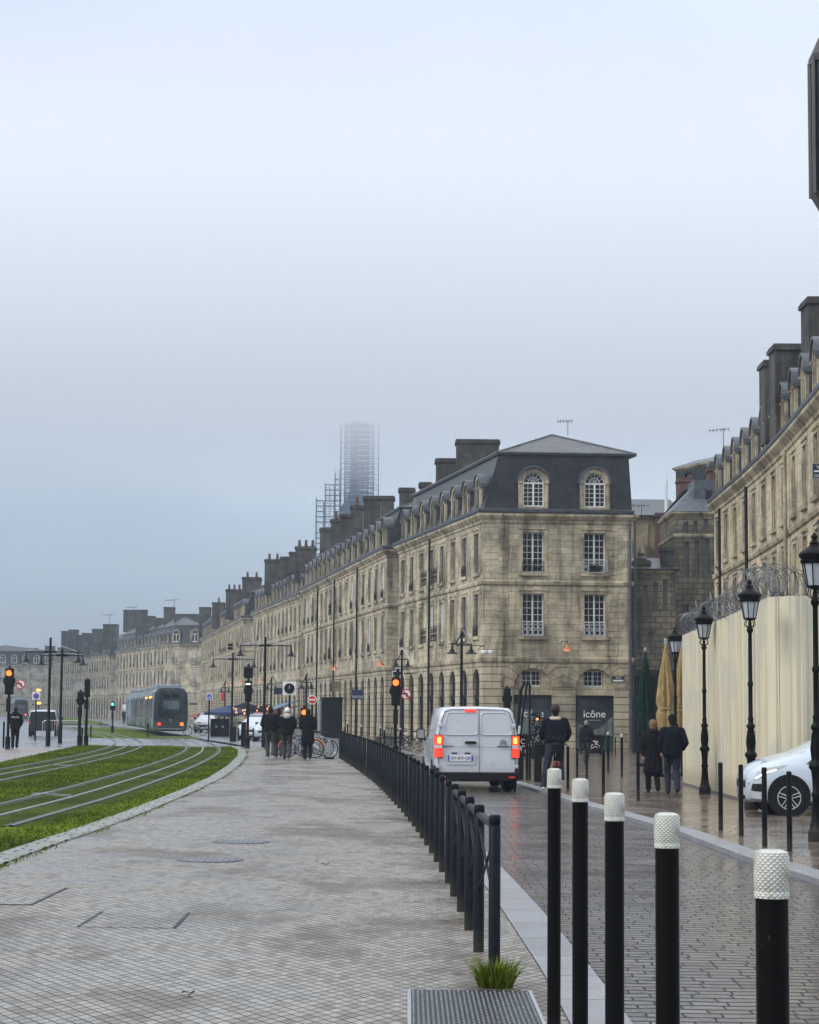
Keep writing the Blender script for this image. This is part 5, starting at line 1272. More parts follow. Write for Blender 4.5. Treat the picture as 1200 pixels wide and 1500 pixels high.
# camera pods on the corner
p = PY(712, 955, 111.8); th = thing('security_camera', 'white security camera pods on a bracket at the house corner', 'camera', p)
L(MB().cbox((-.12, -.2, 0), (.22, .5, .18), .3, .03), 'housing', 'white', th); L(MB().cbox((.28, -.2, 0), (.22, .5, .18), -.3, .03), 'housing', 'white', th)
L(MB().tube([(-1.7, 0, .35), (-.1, 0, .35), (-.1, 0, -.05), (.4, 0, -.05)], .025, 5).tube([(-.45, 0, .1), (-.3, 0, .3), (-.1, 0, .35)], .02, 5), 'bracket', 'iron', th)
# ------------------------------------------------------------------ traffic signals and road signs
def signal(label, px, plamp, Y, lit, s=1.0, dark=2, sid=None, pole=True, back=False, backplate=True):
    """plamp = pixel height of the top lens"""
    t_ = PY(px, plamp, Y); z = g(t_.x, Y); H = t_.z-z; th = thing('traffic_signal', label, 'traffic light', (t_.x, Y, z), 0, 'traffic signals on black posts')
    r = .105*s; st = .30*s
    m = MB(); m.cbox((0, 0.05, H-st*dark/2), (.30*s, .22, st*dark+.36*s), 0, .03); L(m, 'housing', 'black', th)
    if backplate: L(MB().disc((0, .02, H-st*.95), .22*s, .05, 'y', 20), 'round_board', 'black', th)
    for k in range(dark+1):
        zz = H-st*k; on = (k == lit and not back)
        L(MB().disc((0, -.09 if not back else .19, zz), r, .05, 'y', 16), 'lens', {0: 'orange_lamp', 1: 'amber_lamp', 2: 'green_lamp'}[k] if on else 'black', th)
        m = MB(); m.ring((0, -.12, zz), r+.01, .012, 'y', 12, 4, 0, PI); m.ring((0, -.18, zz), r+.01, .012, 'y', 12, 4, 0, PI); L(m, 'visor', 'black', th)
    if pole: L(MB().lathe([(.11, -.05), (.11, .5), (.06, .55), (.055, H-st*dark-.1)], (0, .05, 0), 10), 'mast', 'black_gloss', th, True)
    L(MB().cbox((0, -.04, H-st*dark-.55*s), (.17, .16, .5*s), 0, .02), 'repeater_box', 'black', th)
    L(MB().lathe([(.05, H+.17*s), (.05, H+.25*s), (.02, H+.27*s)], (0, .05, 0), 8), 'top_cap', 'black', th)
    return th
signal('traffic signal lit orange-red beside the person in the marked jacket', 14, 986, 83, 0, 1.15)
signal('traffic signal lit orange-red beyond the dense post row', 580, 1000, 71, 0, 1.05)
signal('low traffic signal glowing red beside the hooded walker', 446, 1043.5, 74, 0, .95, pole=True)
signal('traffic signal seen from behind next to the grey round board', 118, 1018, 90, 0, .9, 1, back=True)
signal('traffic signal seen edge-on above the crowd barrier end', 128, 1000, 91, 0, .85, 2, back=True, backplate=False)
signal('distant traffic signal showing a green light before the tram tracks', 165.5, 1031.5, 150, 0, 1.0, 1)
bpy.data.objects[WORLD and [o.name for o in bpy.data.objects if o.name.startswith('lens')][-2]].data.materials[0] = MAT['green_lamp']
signal('dark traffic signal against the shop window of the corner house', 743, 1014, 80, 5, .95, 2)
th = signal('black tram signal with a white bar lit, under a square lantern', 364, 1003, 90, 5, 1.0, 2)
L(MB().box((-.10, -.13, th.location.z*0+PY(364, 1002, 90).z-g(-7, 90)-.03), (.10, -.115, PY(364, 1002, 90).z-g(-7, 90)+.03)), 'signal_bar', 'white_lamp', th)
p = PY(364, 992, 90); th = thing('square_lantern', 'square black signal lantern topping the tram signal post', 'signal', p)
m = MB(); m.loft([[(-.14, -.14, -.05), (.14, -.14, -.05), (.14, .14, -.05), (-.14, .14, -.05)], [(-.2, -.2, .05), (.2, -.2, .05), (.2, .2, .05), (-.2, .2, .05)], [(-.2, -.2, .42), (.2, -.2, .42), (.2, .2, .42), (-.2, .2, .42)], [(-.1, -.1, .5), (.1, -.1, .5), (.1, .1, .5), (-.1, .1, .5)]]); L(m, 'housing', 'black', th)
L(MB().lathe([(.05, .48), (.07, .55), (.02, .62)], n=8), 'finial', 'black', th); L(MB().cbox((0, 0, -.15), (.08, .08, .3)), 'stem', 'black', th)
def road_sign(label, px, py, Y, rad, face, bar=None, square=None, pole=True, rim=None, txt=None, poff=0):
    p = PY(px, py, Y); z = g(p.x, Y); H = p.z-z; th = thing('road_sign', label, 'road sign', (p.x, Y, z))
    if square: L(MB().cbox((0, .02, H), (square, .03, square), 0, .005), 'backing_plate', 'white', th)
    if rim: L(MB().disc((0, -.012, H), rad, .02, 'y', 24), 'rim', rim, th)
    L(MB().disc((0, -.026, H), rad*(.80 if rim else 1), .015, 'y', 24), 'face', face, th)
    if bar == 'h': L(MB().box((-rad*.62, -.05, H-rad*.15), (rad*.62, -.035, H+rad*.15)), 'bar', 'white', th)
    if bar == 'slash':
        q = MB().box((-rad*.78, -.055, -.025), (rad*.78, -.04, .025)); L(MB().join(q, Matrix.Translation((0, 0, H)) @ Matrix.Rotation(-.8, 4, 'Y').inverted()), 'slash', 'red', th)
        L(MB().tube([(.03, -.045, H-rad*.5), (.03, -.045, H+rad*.12), (-.1, -.045, H+rad*.18), (-.16, -.045, H+.02)], .025, 5), 'arrow', 'black', th)
    if bar == 'wave': L(MB().box((-rad*.6, -.05, H-rad*.3), (rad*.6, -.035, H-rad*.12)), 'emblem', 'white', th); 
    if bar == 'clock': L(MB().box((-.02, -.05, H-rad*.1), (.02, -.035, H+rad*.6)), 'emblem', 'sign_grey', th)
    if pole: L(MB().lathe([(.045, -.05), (.04, H+rad*.6)], (0, .08, 0), 8), 'post', 'iron', th, True)
    else: L(MB().tube([(-poff, .05, H-.05), (0, .05, H-.05)], .02, 5), 'arm', 'iron', th)
    return th
road_sign('round no turning sign with red ring fixed to the orange-lit signal post', 30.5, 1002.5, 83, .20, 'white', 'slash', rim='red', pole=False, poff=.5)
road_sign('round no turning sign with red ring behind the dense post row', 595, 1017, 73, .19, 'white', 'slash', rim='red', pole=False, poff=.4)
road_sign('red no entry sign with white bar above the parked bikes', 457.5, 1025, 80, .19, 'red', 'h', rim='white')
road_sign('round blue tram sign on a post between the tram and the black cabinet', 306.5, 1020.5, 112, .185, 'blue', 'wave', rim='white')
road_sign('square white parking sign with a blue disc above the dark car', 53, 1019.5, 108, .16, 'blue', None, square=.42, rim='red')
road_sign('black round board on a square white plate near the navy signboard', 424, 1008.5, 92, .24, 'black', 'clock', square=.62)
road_sign('grey back of a round sign on the post beside the barrier', 116.5, 1006, 90.5, .24, 'sign_grey', None)
# hanging shopboards
def board(label, px0, px1, py0, py1, Y, mat, txt=None, tmat='white', size=.3, name='shop_sign', cat='shop sign'):
    a, b = PY(px0, py0, Y), PY(px1, py1, Y); th = thing(name, label, cat, ((a.x+b.x)/2, Y, b.z)); w_, h = abs(b.x-a.x)/2, a.z-b.z
    L(MB().cbox((0, 0, h/2), (2*w_, .10, h), 0, .01), 'panel', mat, th)
    L(MB().tube([(-w_*.9, 0, h), (-w_*.9, 0, h+.12), (w_*1.6, .4, h+.12)], .025, 5), 'bracket', 'iron', th)
    if txt: text(th, 'lettering', txt, size, (0, -.06, h*.22 if txt == 'DOCKS' else h/2), (PI/2, 0, 0), tmat, .005)
    return th
board('dark hanging signboard with pale letters Docks', 516, 532, 1010, 1024, 141, 'navy', 'DOCKS', size=.22)
board('beige hanging signboard above the dark shelter', 483, 499, 998, 1013, 158, 'render')
board('navy hanging signboard beside the black round board', 401.5, 415, 1007, 1017, 150, 'navy')
board('long red banner near the far awnings', 324, 330, 1014, 1027, 205, 'red')
board('white lit signboard left beside the far end of the tram', 180, 188, 1032, 1039, 186, 'white', name='board_sign')
p = PY(583, 986.5, 119); th = thing('pharmacy_cross', 'unlit pharmacy cross with a pale outline by the orange signal', 'pharmacy sign', p)
def plus(s, k): return [(-s*k, -s), (s*k, -s), (s*k, -s*k), (s, -s*k), (s, s*k), (s*k, s*k), (s*k, s), (-s*k, s), (-s*k, s*k), (-s, s*k), (-s, -s*k), (-s*k, -s*k)]
L(MB().prism(plus(.34, .42), -.05, .05), 'outline', 'white', th); L(MB().prism(plus(.30, .36), -.06, -.052), 'face', 'black', th); L(MB().tube([(.3, 0, 0), (1.1, .6, 0)], .03, 5), 'bracket', 'iron', th)
# ------------------------------------------------------------------ parasols
def parasol(label, px, ptop, pbot, Y, rmax, mat, seed, grp=None):
    t_ = PY(px, ptop, Y); b_ = PY(px, pbot, Y); z = g(t_.x, Y); th = thing('closed_parasol', label, 'parasol', (t_.x, Y, z)); H = t_.z-z; hb = b_.z-z
    rr = random.Random(seed); nn = 40; rings = []; K = 16
    for k in range(K+1):
        f = k/K; zz = H-(H-hb)*f; env = rmax*(math.sin(min(f*1.15, 1)*PI*.5)**.8)*(1-.25*max(0, f-.8)/.2)
        if .70 < f < .80: env *= .78
        ring = []
        for i in range(nn):
            a = 2*PI*i/nn; fold = .30*math.sin(8*a+.9*math.sin(f*3+seed))+.12*math.sin(19*a+f*2); rad = max(.03, env*(.78+fold*min(1, f*2.2)))
            ring.append((rad*math.cos(a), rad*math.sin(a), zz-(.10*abs(math.sin(4*a+seed)) if k == K else 0)))
        rings.append(ring)
    L(MB().loft(rings), 'canopy', mat, th, 'all')
    L(MB().ring((0, 0, H-(H-hb)*.75), rmax*.72, .03, 'z', 16, 5), 'strap', mat, th)
    L(MB().lathe([(.035, -.02), (.035, hb+.3)], n=8), 'pole', 'iron', th); L(MB().lathe([(.05, H-.06), (.05, H+.06), (.01, H+.1)], n=8), 'finial', 'steel', th)
    L(MB().cbox((0, 0, .05), (.7, .7, .12), 0, .02), 'base', 'black', th); return th
parasol('closed bottle green parasol against the dark lane', 945.5, 952, 1076, 75, .33, 'parasol_green', 1)
parasol('closed mustard yellow parasol to the side of the far lantern post', 975, 940, 1071, 60, .28, 'parasol_yellow', 2)
parasol('second mustard parasol half hidden by the end of the hoarding', 998, 944, 1074, 61, .27, 'parasol_yellow', 3)
# ------------------------------------------------------------------ bins, cabinets, barriers
def wheelie(label, px, ptop, pbot, mat, scrib=False, w=.62):
    b = G(px, pbot); H = PY(px, ptop, b.y).z-b.z; th = thing('wheeled_bin' if not scrib else 'waste_container', label, 'bin' if not scrib else 'container', b)
    d = w*.9; m = MB(); m.loft([[(-w*.42, -d*.4, .08), (w*.42, -d*.4, .08), (w*.42, d*.4, .08), (-w*.42, d*.4, .08)], [(-w/2, -d/2, H*.88), (w/2, -d/2, H*.88), (w/2, d/2, H*.88), (-w/2, d/2, H*.88)]]); L(m, 'body', mat, th)
    L(MB().cbox((0, 0, H*.94), (w*1.08, d*1.08, H*.12), 0, .03), 'lid', mat, th)
    for s_ in (-1, 1): L(MB().disc((s_*w*.4, d*.4, .1), .1, .05, 'x', 12), 'wheel', 'rubber', th)
    if scrib:
        m = MB(); rr = random.Random(len(label))
        for k in range(7):
            cx_, cz_ = rr.uniform(-.28, .28)*w, H*rr.uniform(.3, .7); m.ring((cx_, -d/2-.0, cz_), rr.uniform(.05, .12), .014, 'y', 10, 4, rr.random()*3, 3+rr.random()*3)
        for k in range(5):
            x_, z_ = rr.uniform(-.35, .35)*w, H*rr.uniform(.25, .75); m.tube([(x_, -d/2-.0, z_), (x_+rr.uniform(-.15, .15), -d/2-.0, z_+rr.uniform(-.15, .15)), (x_+rr.uniform(-.2, .2), -d/2-.0, z_+rr.uniform(-.2, .2))], .013, 4)
        L(m, 'graffiti', 'white', th)
    return th
wheelie('dark green wheeled bin under the far shop window', 889, 1077, 1105, 'bin_green', w=.62)
wheelie('black container sprayed with white graffiti beside the green bin', 866, 1076, 1106, 'black', True, 1.25)
wheelie('black container with scribbles half hidden by the van', 775, 1075, 1111, 'black', True, 1.5)
b = G(788, 1145); th = thing('dark_column', 'thick square black post between the van and the cyclist', 'post', b); H = PY(788, 1092, b.y).z-b.z
L(MB().cbox((0, 0, H/2), (.19, .19, H), 0, .015), 'column', 'black', th); L(MB().cbox((0, 0, H+.01), (.21, .21, .03), 0, .005), 'cap', 'iron', th)
b = G(769, 1142); th = thing('raised_barrier', 'raised slanting black barrier arm beside a slim upright mast', 'barrier', b); Y = b.y
def rp_(px, py): q = PY(px, py, Y); return (q.x-b.x, 0, q.z-b.z)
L(MB().tube([rp_(776, 1142), rp_(776, 1003)], .035, 6), 'mast', 'iron', th)
L(MB().tube([rp_(757, 1092), rp_(763, 1010), rp_(768, 1001)], .05, 6), 'barrier_arm', 'iron', th); L(MB().tube([rp_(760, 1092), rp_(772, 1002)], .035, 6), 'barrier_arm', 'iron', th)
L(MB().tube([rp_(759, 1075), rp_(760.5, 1063)], .055, 6), 'white_band', 'white', th)
q = rp_(758, 1110); L(MB().cbox((q[0], 0, .35), (.32, .3, .75), 0, .02), 'housing', 'black', th)
# scribbled advertising pillar just before the cyclist
b = G(786, 1112); th = thing('poster_pillar', 'dark pillar pasted with small pale stickers behind the cyclist', 'pillar', b)
L(MB().cbox((0, 0, 1.0), (.42, .3, 2.0), 0, .04), 'column', 'black', th)
m = MB()
for k in range(46): x_, z_ = R.uniform(-.19, .19), R.uniform(.7, 1.9); m.box((x_-.022, -.157, z_-.022), (x_+.022, -.151, z_+.022))
L(m, 'sticker_pattern', 'sign_grey', th); L(MB().ell((.02, -.17, 1.7), (.06, .03, .06)), 'lamp', 'warm_lamp', th)
# crowd barrier
a, b = G(62, 1086), G(121, 1086.5); th = thing('crowd_barrier', 'galvanised crowd barrier with vertical bars in front of the dark car', 'barrier', a); d = (b-a); w_ = d.length; th.rotation_euler.z = math.atan2(d.y, d.x)
m = MB(); m.tube([(0, 0, .05), (0, 0, 1.0), (.12, 0, 1.1), (w_-.12, 0, 1.1), (w_, 0, 1.0), (w_, 0, .05)], .024, 6); m.tube([(0, 0, .22), (w_, 0, .22)], .02, 5); L(m, 'frame', 'steel', th)
m = MB()
for k in range(1, 17): m.tube([(w_*k/17, 0, .22), (w_*k/17, 0, 1.09)], .011, 4)
L(m, 'bar_grille', 'steel', th)
for x_ in (.25, w_-.25): L(MB().tube([(x_, -.3, .02), (x_, 0, .2), (x_, .3, .02)], .02, 5), 'foot', 'steel', th)
# cabinets and small street things in the middle distance
def cab(name, label, cat, px0, px1, ptop, pbot, mat='black', d=.5, capm='iron'):
    a, b = G(px0, pbot), G(px1, pbot); H = PY((px0+px1)/2, ptop, a.y).z-a.z; c = (a+b)/2; w_ = (b-a).length; th = thing(name, label, cat, c)
    L(MB().cbox((0, d/2, H/2-.02), (w_, d, H-.04), 0, .02), 'body', mat, th); L(MB().cbox((0, d/2, H-.02), (w_+.08, d+.08, .05), 0, .01), 'lid', capm, th)
    if w_ > .8:
        for f in (-.22, .12): L(MB().box((w_*f, -.012, H*.5), (w_*f+.12, -.002, H*.5+.14)), 'notice', 'sign_grey', th)
        for s_ in (-1, 1): L(MB().box((s_*w_*.4-.03, .05, -.02), (s_*w_*.4+.03, .11, .15)), 'foot', 'iron', th)
    return th
cab('street_cabinet', 'wide black planter-like cabinet behind the blue tram sign', 'cabinet', 310, 333, 1053, 1079)
cab('litter_bin', 'black litter bin with a wider lid near the tram signal post', 'bin', 337, 345, 1064, 1086)
cab('litter_bin', 'black litter bin at the foot of the tram signal post', 'bin', 353, 359, 1058, 1094)
cab('stone_block', 'dark grey plinth against the far arcade wall', 'plinth', 560, 570, 1080, 1092, 'chimney', .5, 'chimney')
for i, (px, a, b) in enumerate(((5, 1057, 1095), (120, 1066, 1090), (125, 1053, 1090), (133, 1062, 1081), (147.5, 1056, 1064), (216.5, 1060, 1080), (349, 1066, 1085), (371, 1067, 1086), (386, 1066, 1093))):
    thin(px, a, b, ['slim black post next to the orange-lit signal', 'slim black post at the end of the crowd barrier', 'white-topped black post beside the crowd barrier', 'short black post where the lawn starts again', 'tiny black post in the far lawn', 'grey-topped black post in front of the tram', 'black post between the two litter bins', 'black post beyond the tram signal post', 'black post behind the pale walking group'][i], r=.045, grp='short posts around the tram crossing')
# dark glass shelter behind the bikes
a, b = G(466, 1084), G(501, 1084); th = thing('glass_shelter', 'dark glazed shelter with a pale end post behind the bike row', 'shelter', a); Y = a.y; H = PY(480, 1022.5, Y).z-a.z; w_ = b.x-a.x
L(MB().box((.2, 0, .1), (w_, .06, H-.05)), 'pane', 'interior', th); L(MB().box((.15, -.4, H-.05), (w_+.05, 1.4, H+.05)), 'canopy', 'iron', th)
L(MB().cbox((.06, 0, H/2-.1), (.17, .17, H-.2), 0, .02), 'pale_post', 'sign_grey', th); L(MB().box((w_-.04, -.03, 0), (w_+.04, .09, H)), 'end_post', 'iron', th)
# awnings and cafe canopies along the arcades
def awning(label, px0, py0, px1, py1, Y0, Y1, mat, drop=.9, outd=2.2):
    a, b = PY(px0, py0, Y0), PY(px1, py1, Y1); th = thing('awning', label, 'awning', (a.x, a.y, a.z)); d = (b-a)
    t = Vector((d.x, d.y, 0)).normalized(); n_ = Vector((-t.y, t.x, 0))
    if n_.x > 0: n_ = -n_
    o = n_*outd; dz = Vector((0, 0, -drop)); e = Vector((0, 0, -.22))
    m = MB(); z = Vector(); up = Vector((0, 0, .04))
    m.loft([[z, d, d+up, z+up], [o+dz, d+o+dz, d+o+dz+up, o+dz+up]]); L(m, 'canopy', mat, th)
    m = MB(); m.loft([[o+dz, d+o+dz, d+o+dz+e, o+dz+e], [o*1.01+dz, d+o*1.01+dz, d+o*1.01+dz+e, o*1.01+dz+e]]); L(m, 'valance', mat, th)
    for q in (z, d): L(MB().tube([q, q+o+dz], .03, 5), 'arm', 'iron', th)
awning('faded blue awning with a pale edge over the cafe terrace', 437, 1026, 404, 1034, 175, 205, 'awning_blue')
awning('dull red awning below the faded blue one', 437, 1035, 400, 1039, 172, 208, 'awning_red', .5, 2.6)
awning('dark awning over the arcade behind the tall mast', 398, 1031, 372, 1037, 212, 240, 'coat_navy', .8)
awning('red and white awning near the long red banner', 330, 1037, 300, 1042, 250, 285, 'awning_red', .7)
def open_parasol(label, px, ptop, Y, r, mat):
    t_ = PY(px, ptop, Y); z = g(t_.x, Y); H = t_.z-z; th = thing('cafe_parasol', label, 'parasol', (t_.x, Y, z))
    L(MB().loft([[(r*math.cos(2*PI*k/8), r*math.sin(2*PI*k/8), H-.75) for k in range(8)], [(r*math.cos(2*PI*k/8), r*math.sin(2*PI*k/8), H-.55) for k in range(8)], [(.04*math.cos(2*PI*k/8), .04*math.sin(2*PI*k/8), H) for k in range(8)]]), 'canopy', mat, th)
    L(MB().lathe([(.03, 0), (.03, H)], n=6), 'pole', 'iron', th); L(MB().cbox((0, 0, .04), (.6, .6, .1)), 'base', 'black', th)
open_parasol('open royal blue parasol on the cafe terrace', 336, 1033, 150, 1.9, 'canvas_blue')
open_parasol('open dark parasol behind the tram signal post', 360, 1029, 160, 1.8, 'coat_navy')
open_parasol('second open blue parasol farther along the terrace', 318, 1037, 175, 1.7, 'canvas_blue')
for px, py, Y, l in ((352, 1041, 130, 'cluster of warm terrace bulbs below the dark parasol'), (386, 1038, 150, 'row of warm terrace bulbs under the awnings')):
    p = PY(px, py, Y); th = thing('terrace_lights', l, 'string lights', p, 0)
    m = MB()
    for k in range(7): m.ell((R.uniform(-.5, .5), R.uniform(-.2, .2), R.uniform(-.2, .15)), (.07, .07, .07), 6, 5)
    L(m, 'bulb_pattern', 'warm_lamp', th); L(MB().tube([(-.7, 0, .2), (0, 0, .05), (.7, 0, .2)], .015, 4), 'cable', 'iron', th)
for (px, py, l) in ((57, 1011, 'upper yellow panel light on the far road post'), (57, 1030, 'lower yellow panel light on the far road post')):
    p = PY(px, py, 130); th = thing('warning_light', l, 'warning light', p); L(MB().cbox((0, 0, 0), (.50, .06, .22), 0, .01), 'panel', 'sign_grey', th); L(MB().ell((0, -.05, 0), (.16, .04, .08)), 'lens', 'amber_lamp', th); L(MB().tube([(0, .04, .1), (0, .04, -1.6)], .03, 5), 'post', 'iron', th)
# guard rail of the riverside road, far left
a, b = G(16, 1041), G(60, 1062); th = thing('roadside_guard_rail', 'long dark guard rail running down beside the wet road at the far side', 'guard rail', b); q = a-b
m = MB(); m.tube([(0, 0, 1.0), (q.x, q.y, q.z+1.0)], .06, 5); m.tube([(0, 0, .6), (q.x, q.y, q.z+.6)], .04, 5); L(m, 'rail', 'iron', th)
for k in range(12): f = k/11; L(MB().box((q.x*f-.05, q.y*f-.05, q.z*f), (q.x*f+.05, q.y*f+.05, q.z*f+1.05)), 'post', 'iron', th)
# fallen leaf and small litter on the pavers
MAT['leaf'] = flat('brown_leaf', (0.05, 0.03, 0.015), .6)
for (px, py, l) in ((477, 1268, 'curled brown leaf lying on the pavers between manhole and railing'), (276, 1459, 'brown leaf on the pavers in the lowest part of the plaza'), (73, 1139, 'white scrap of paper in the grass between the tracks')):
    p = G(px, py); p.z += .012; th = thing('fallen_leaf' if 'leaf' in l else 'paper_scrap', l, 'leaf' if 'leaf' in l else 'litter', p)
    m = MB()
    for k in range(6):
        x0_, x1_ = -.036+.012*k, -.024+.012*k; w0, w1 = .02*math.sin(PI*k/6), .03*math.sin(PI*(k+1)/6); z0_, z1_ = .012*math.sin(k*1.4), .012*math.sin((k+1)*1.4); m.add([(x0_, -w0, z0_+.01), (x1_, -w1, z1_+.01), (x1_, w1, z1_), (x0_, w0, z0_)], [(0, 1, 2, 3)])
    L(m, 'blade', 'leaf' if 'leaf' in l else 'white', th)
    if 'leaf' in l: L(MB().tube([(-.05, 0, .01), (.03, 0, .008)], .0015, 4), 'stalk', 'leaf', th)
# ------------------------------------------------------------------ vehicles
def lerp(a, b, f): return a+(b-a)*f
class Shell:
    """body surface: stations along y, each a half profile of (x, z, dy)"""
    def __init__(s, st): s.st = st; s.n = len(st[0][1])
    def pt(s, y, v, sd=1):
        st = s.st; k = 0
        while k < len(st)-2 and y > st[k+1][0]: k += 1
        (y0, p0), (y1, p1) = st[k], st[k+1]; f = clamp((y-y0)/(y1-y0), 0, 1)
        i = min(int(v), s.n-2); g_ = v-i
        q = [lerp(lerp(p0[i][c], p0[i+1][c], g_), lerp(p1[i][c], p1[i+1][c], g_), f) for c in range(3)]
        return Vector((sd*q[0], lerp(y0, y1, f)+q[2], q[1]))
    def body(s):
        rings = []
        for y, pr in s.st:
            r = [(x, y+dy, z) for x, z, dy in pr]; l = [(-x, y+dy, z) for x, z, dy in reversed(pr) if x > 1e-6]
            rings.append(r+l)
        return MB().loft(rings)
    def patch(s, mb, corners, sd, off=0.006, nu=4, nv=4):
        """corners: four (y, v) in order; bilinear patch floated just off the skin"""
        vs = []; fs = []
        for j in range(nv+1):
            for i in range(nu+1):
                a, b = i/nu, j/nv
                y = lerp(lerp(corners[0][0], corners[1][0], a), lerp(corners[3][0], corners[2][0], a), b)
                v = lerp(lerp(corners[0][1], corners[1][1], a), lerp(corners[3][1], corners[2][1], a), b)
                p = s.pt(y, v, sd); e = .01
                du = s.pt(y+e, v, sd)-s.pt(y-e, v, sd); dv = s.pt(y, min(v+e, s.n-1.001), sd)-s.pt(y, max(v-e, 0), sd)
                n_ = du.cross(dv)*(-sd)
                if n_.length < 1e-9: n_ = Vector((sd, 0, 0))
                n_.normalize()
                if n_.x*sd < -0.2 or n_.z < -0.9: n_ = -n_
                vs.append(p+n_*off)
        w_ = nu+1
        for j in range(nv):
            for i in range(nu): fs.append((j*w_+i, j*w_+i+1, (j+1)*w_+i+1, (j+1)*w_+i))
        return mb.add(vs, fs)
def wheel(th, x, y, r=.31, w=.2, spokes=5, detail=True, rimmat='alloy'):
    sd = 1 if x > 0 else -1
    q = MB().lathe([(r*.62, -w/2), (r*.9, -w/2), (r*.98, -w*.36), (r, -w*.2), (r, w*.2), (r*.98, w*.36), (r*.9, w/2), (r*.62, w/2)], n=28)
    M_ = Matrix.Translation((x, y, r)) @ Matrix.Rotation(PI/2, 4, 'Y'); t = L(MB().join(q, M_), 'tyre', 'rubber', th, True)
    q = MB().lathe([(r*.66, -w*.25), (r*.66, w*.25)], n=24); L(MB().join(q, M_), 'wheel_well_disc' if False else 'brake_disc', 'black', t)
    m = MB(); m.ring((x+sd*w*.46, y, r), r*.64, .014, 'x', 28, 6)
    if detail:
        for k in range(spokes):
            a = 2*PI*k/spokes+.3
            for d_ in (-.16, .16):
                m.tube([(x+sd*w*.42, y+.05*math.cos(a+d_*3), r+.05*math.sin(a+d_*3)), (x+sd*w*.47, y+r*.62*math.cos(a+d_), r+r*.62*math.sin(a+d_))], .019, 5, r2=.011)
        m.disc((x+sd*w*.44, y, r), .055, .04, 'x', 14)
    else: m.disc((x+sd*w*.42, y, r), r*.55, .02, 'x', 14)
    L(m, 'rim', rimmat, t)
# --- white delivery van seen from behind
VX, VY = PY(699, 1100, 45.0).x, 45.0
van = thing('delivery_van', 'wet white delivery van seen from behind with its brake lights lit', 'van', (VX, VY, g(VX, VY)-.075), math.radians(3.4))
def vp(w, zb, zt, wt, dy0=0.0, dy1=0.0, sh=.93):
    zs = [(0, zb), (w*.80, zb), (w*.97, zb+.07), (w, zb+.35), (w*.995, 1.02 if zt > 1.3 else zt*.8), (w*.985, 1.22 if zt > 1.4 else zt*.9), (lerp(w, wt, .55), lerp(1.22, zt, .6) if zt > 1.4 else zt*.95), (wt*1.02, zt-.085), (wt*.93, zt-.02), (wt*.6, zt), (0, zt+.012)]
    return [(x, z, lerp(dy0, dy1, clamp((z-1.0)/(zt-1.0+1e-6), 0, 1)) if zt > 1.3 else 0) for x, z in zs]
sh = Shell([(0.0, vp(.90, .40, 1.87, .74, 0, .10)), (.05, vp(.945, .36, 1.90, .79, 0, .10)), (.30, vp(.955, .30, 1.92, .80, 0, .06)), (1.2, vp(.96, .26, 1.93, .80)), (2.7, vp(.96, .26, 1.92, .79)), (3.1, vp(.955, .26, 1.88, .74)), (3.75, vp(.95, .26, 1.20, .80)), (4.35, vp(.92, .28, 1.03, .74)), (4.6, vp(.80, .32, .85, .60))])
L(sh.body(), 'body', 'van_white', van, True)
m = MB()
for sd in (-1, 1): sh.patch(m, [(2.35, 4.9), (3.45, 4.9), (3.05, 7.0), (2.35, 7.0)], sd)
L(m, 'side_window', 'car_glass', van, 'all')
m = MB(); sh.patch(m, [(3.2, 9.9), (3.7, 9.9), (3.7, 7.4), (3.2, 7.4)], 1); sh.patch(m, [(3.2, 9.9), (3.7, 9.9), (3.7, 7.4), (3.2, 7.4)], -1); L(m, 'windscreen', 'car_glass', van)
def rz_(z): return lerp(0, .10, clamp((z-1.0)/.87, 0, 1))-.002      # rear face y at height z
def rear(m, poly, t=.012, b=.0): # polygon (x,z) raised from the rear face
    n_ = len(poly); m.loft([[(x, rz_(z)+b, z) for x, z in poly], [(x, rz_(z)-t, z) for x, z in poly]])
def rrect(x0, x1, z0, z1, r=.05, tl=0, tr=0):
    out = []
    for (cx_, cz_, a0, rr) in ((x1-r, z0+r, -PI/2, r), (x1-r, z1-r, 0, r), (x0+r, z1-r, PI/2, r), (x0+r, z0+r, PI, r)):
        for k in range(5): a = a0+PI/2*k/4; out.append((cx_+rr*math.cos(a)+(tr if cz_ > (z0+z1)/2 and cx_ > (x0+x1)/2 else 0)+(tl if cz_ > (z0+z1)/2 and cx_ < (x0+x1)/2 else 0), cz_+rr*math.sin(a)))
    return out
# doors: pressed frames round the blind window panels, split line
m = MB()
for (x0, x1, tl, tr) in ((-.76, .02, .07, 0), (.08, .80, 0, -.07)):
    o_ = rrect(x0, x1, 1.28, 1.80, .07, tl, tr); i_ = rrect(x0+.028, x1-.028, 1.308, 1.772, .06, tl, tr)
    n_ = len(o_); A_ = [(x, rz_(z)+.002, z) for x, z in o_]; B_ = [(x, rz_(z)-.013, z) for x, z in [(lerp(a[0], b[0], .5), lerp(a[1], b[1], .5)) for a, b in zip(o_, i_)]]; C_ = [(x, rz_(z)+.002, z) for x, z in i_]
    m.loft([A_, B_, C_], cap=False)
L(m, 'door_pressing', 'van_white', van, True)
m = MB(); m.box((.046, -.006, .46), (.054, .004, 1.0)); m.loft([[(.046, rz_(z)-.004, z), (.054, rz_(z)-.004, z), (.054, rz_(z)+.004, z), (.046, rz_(z)+.004, z)] for z in (1.0, 1.86)])
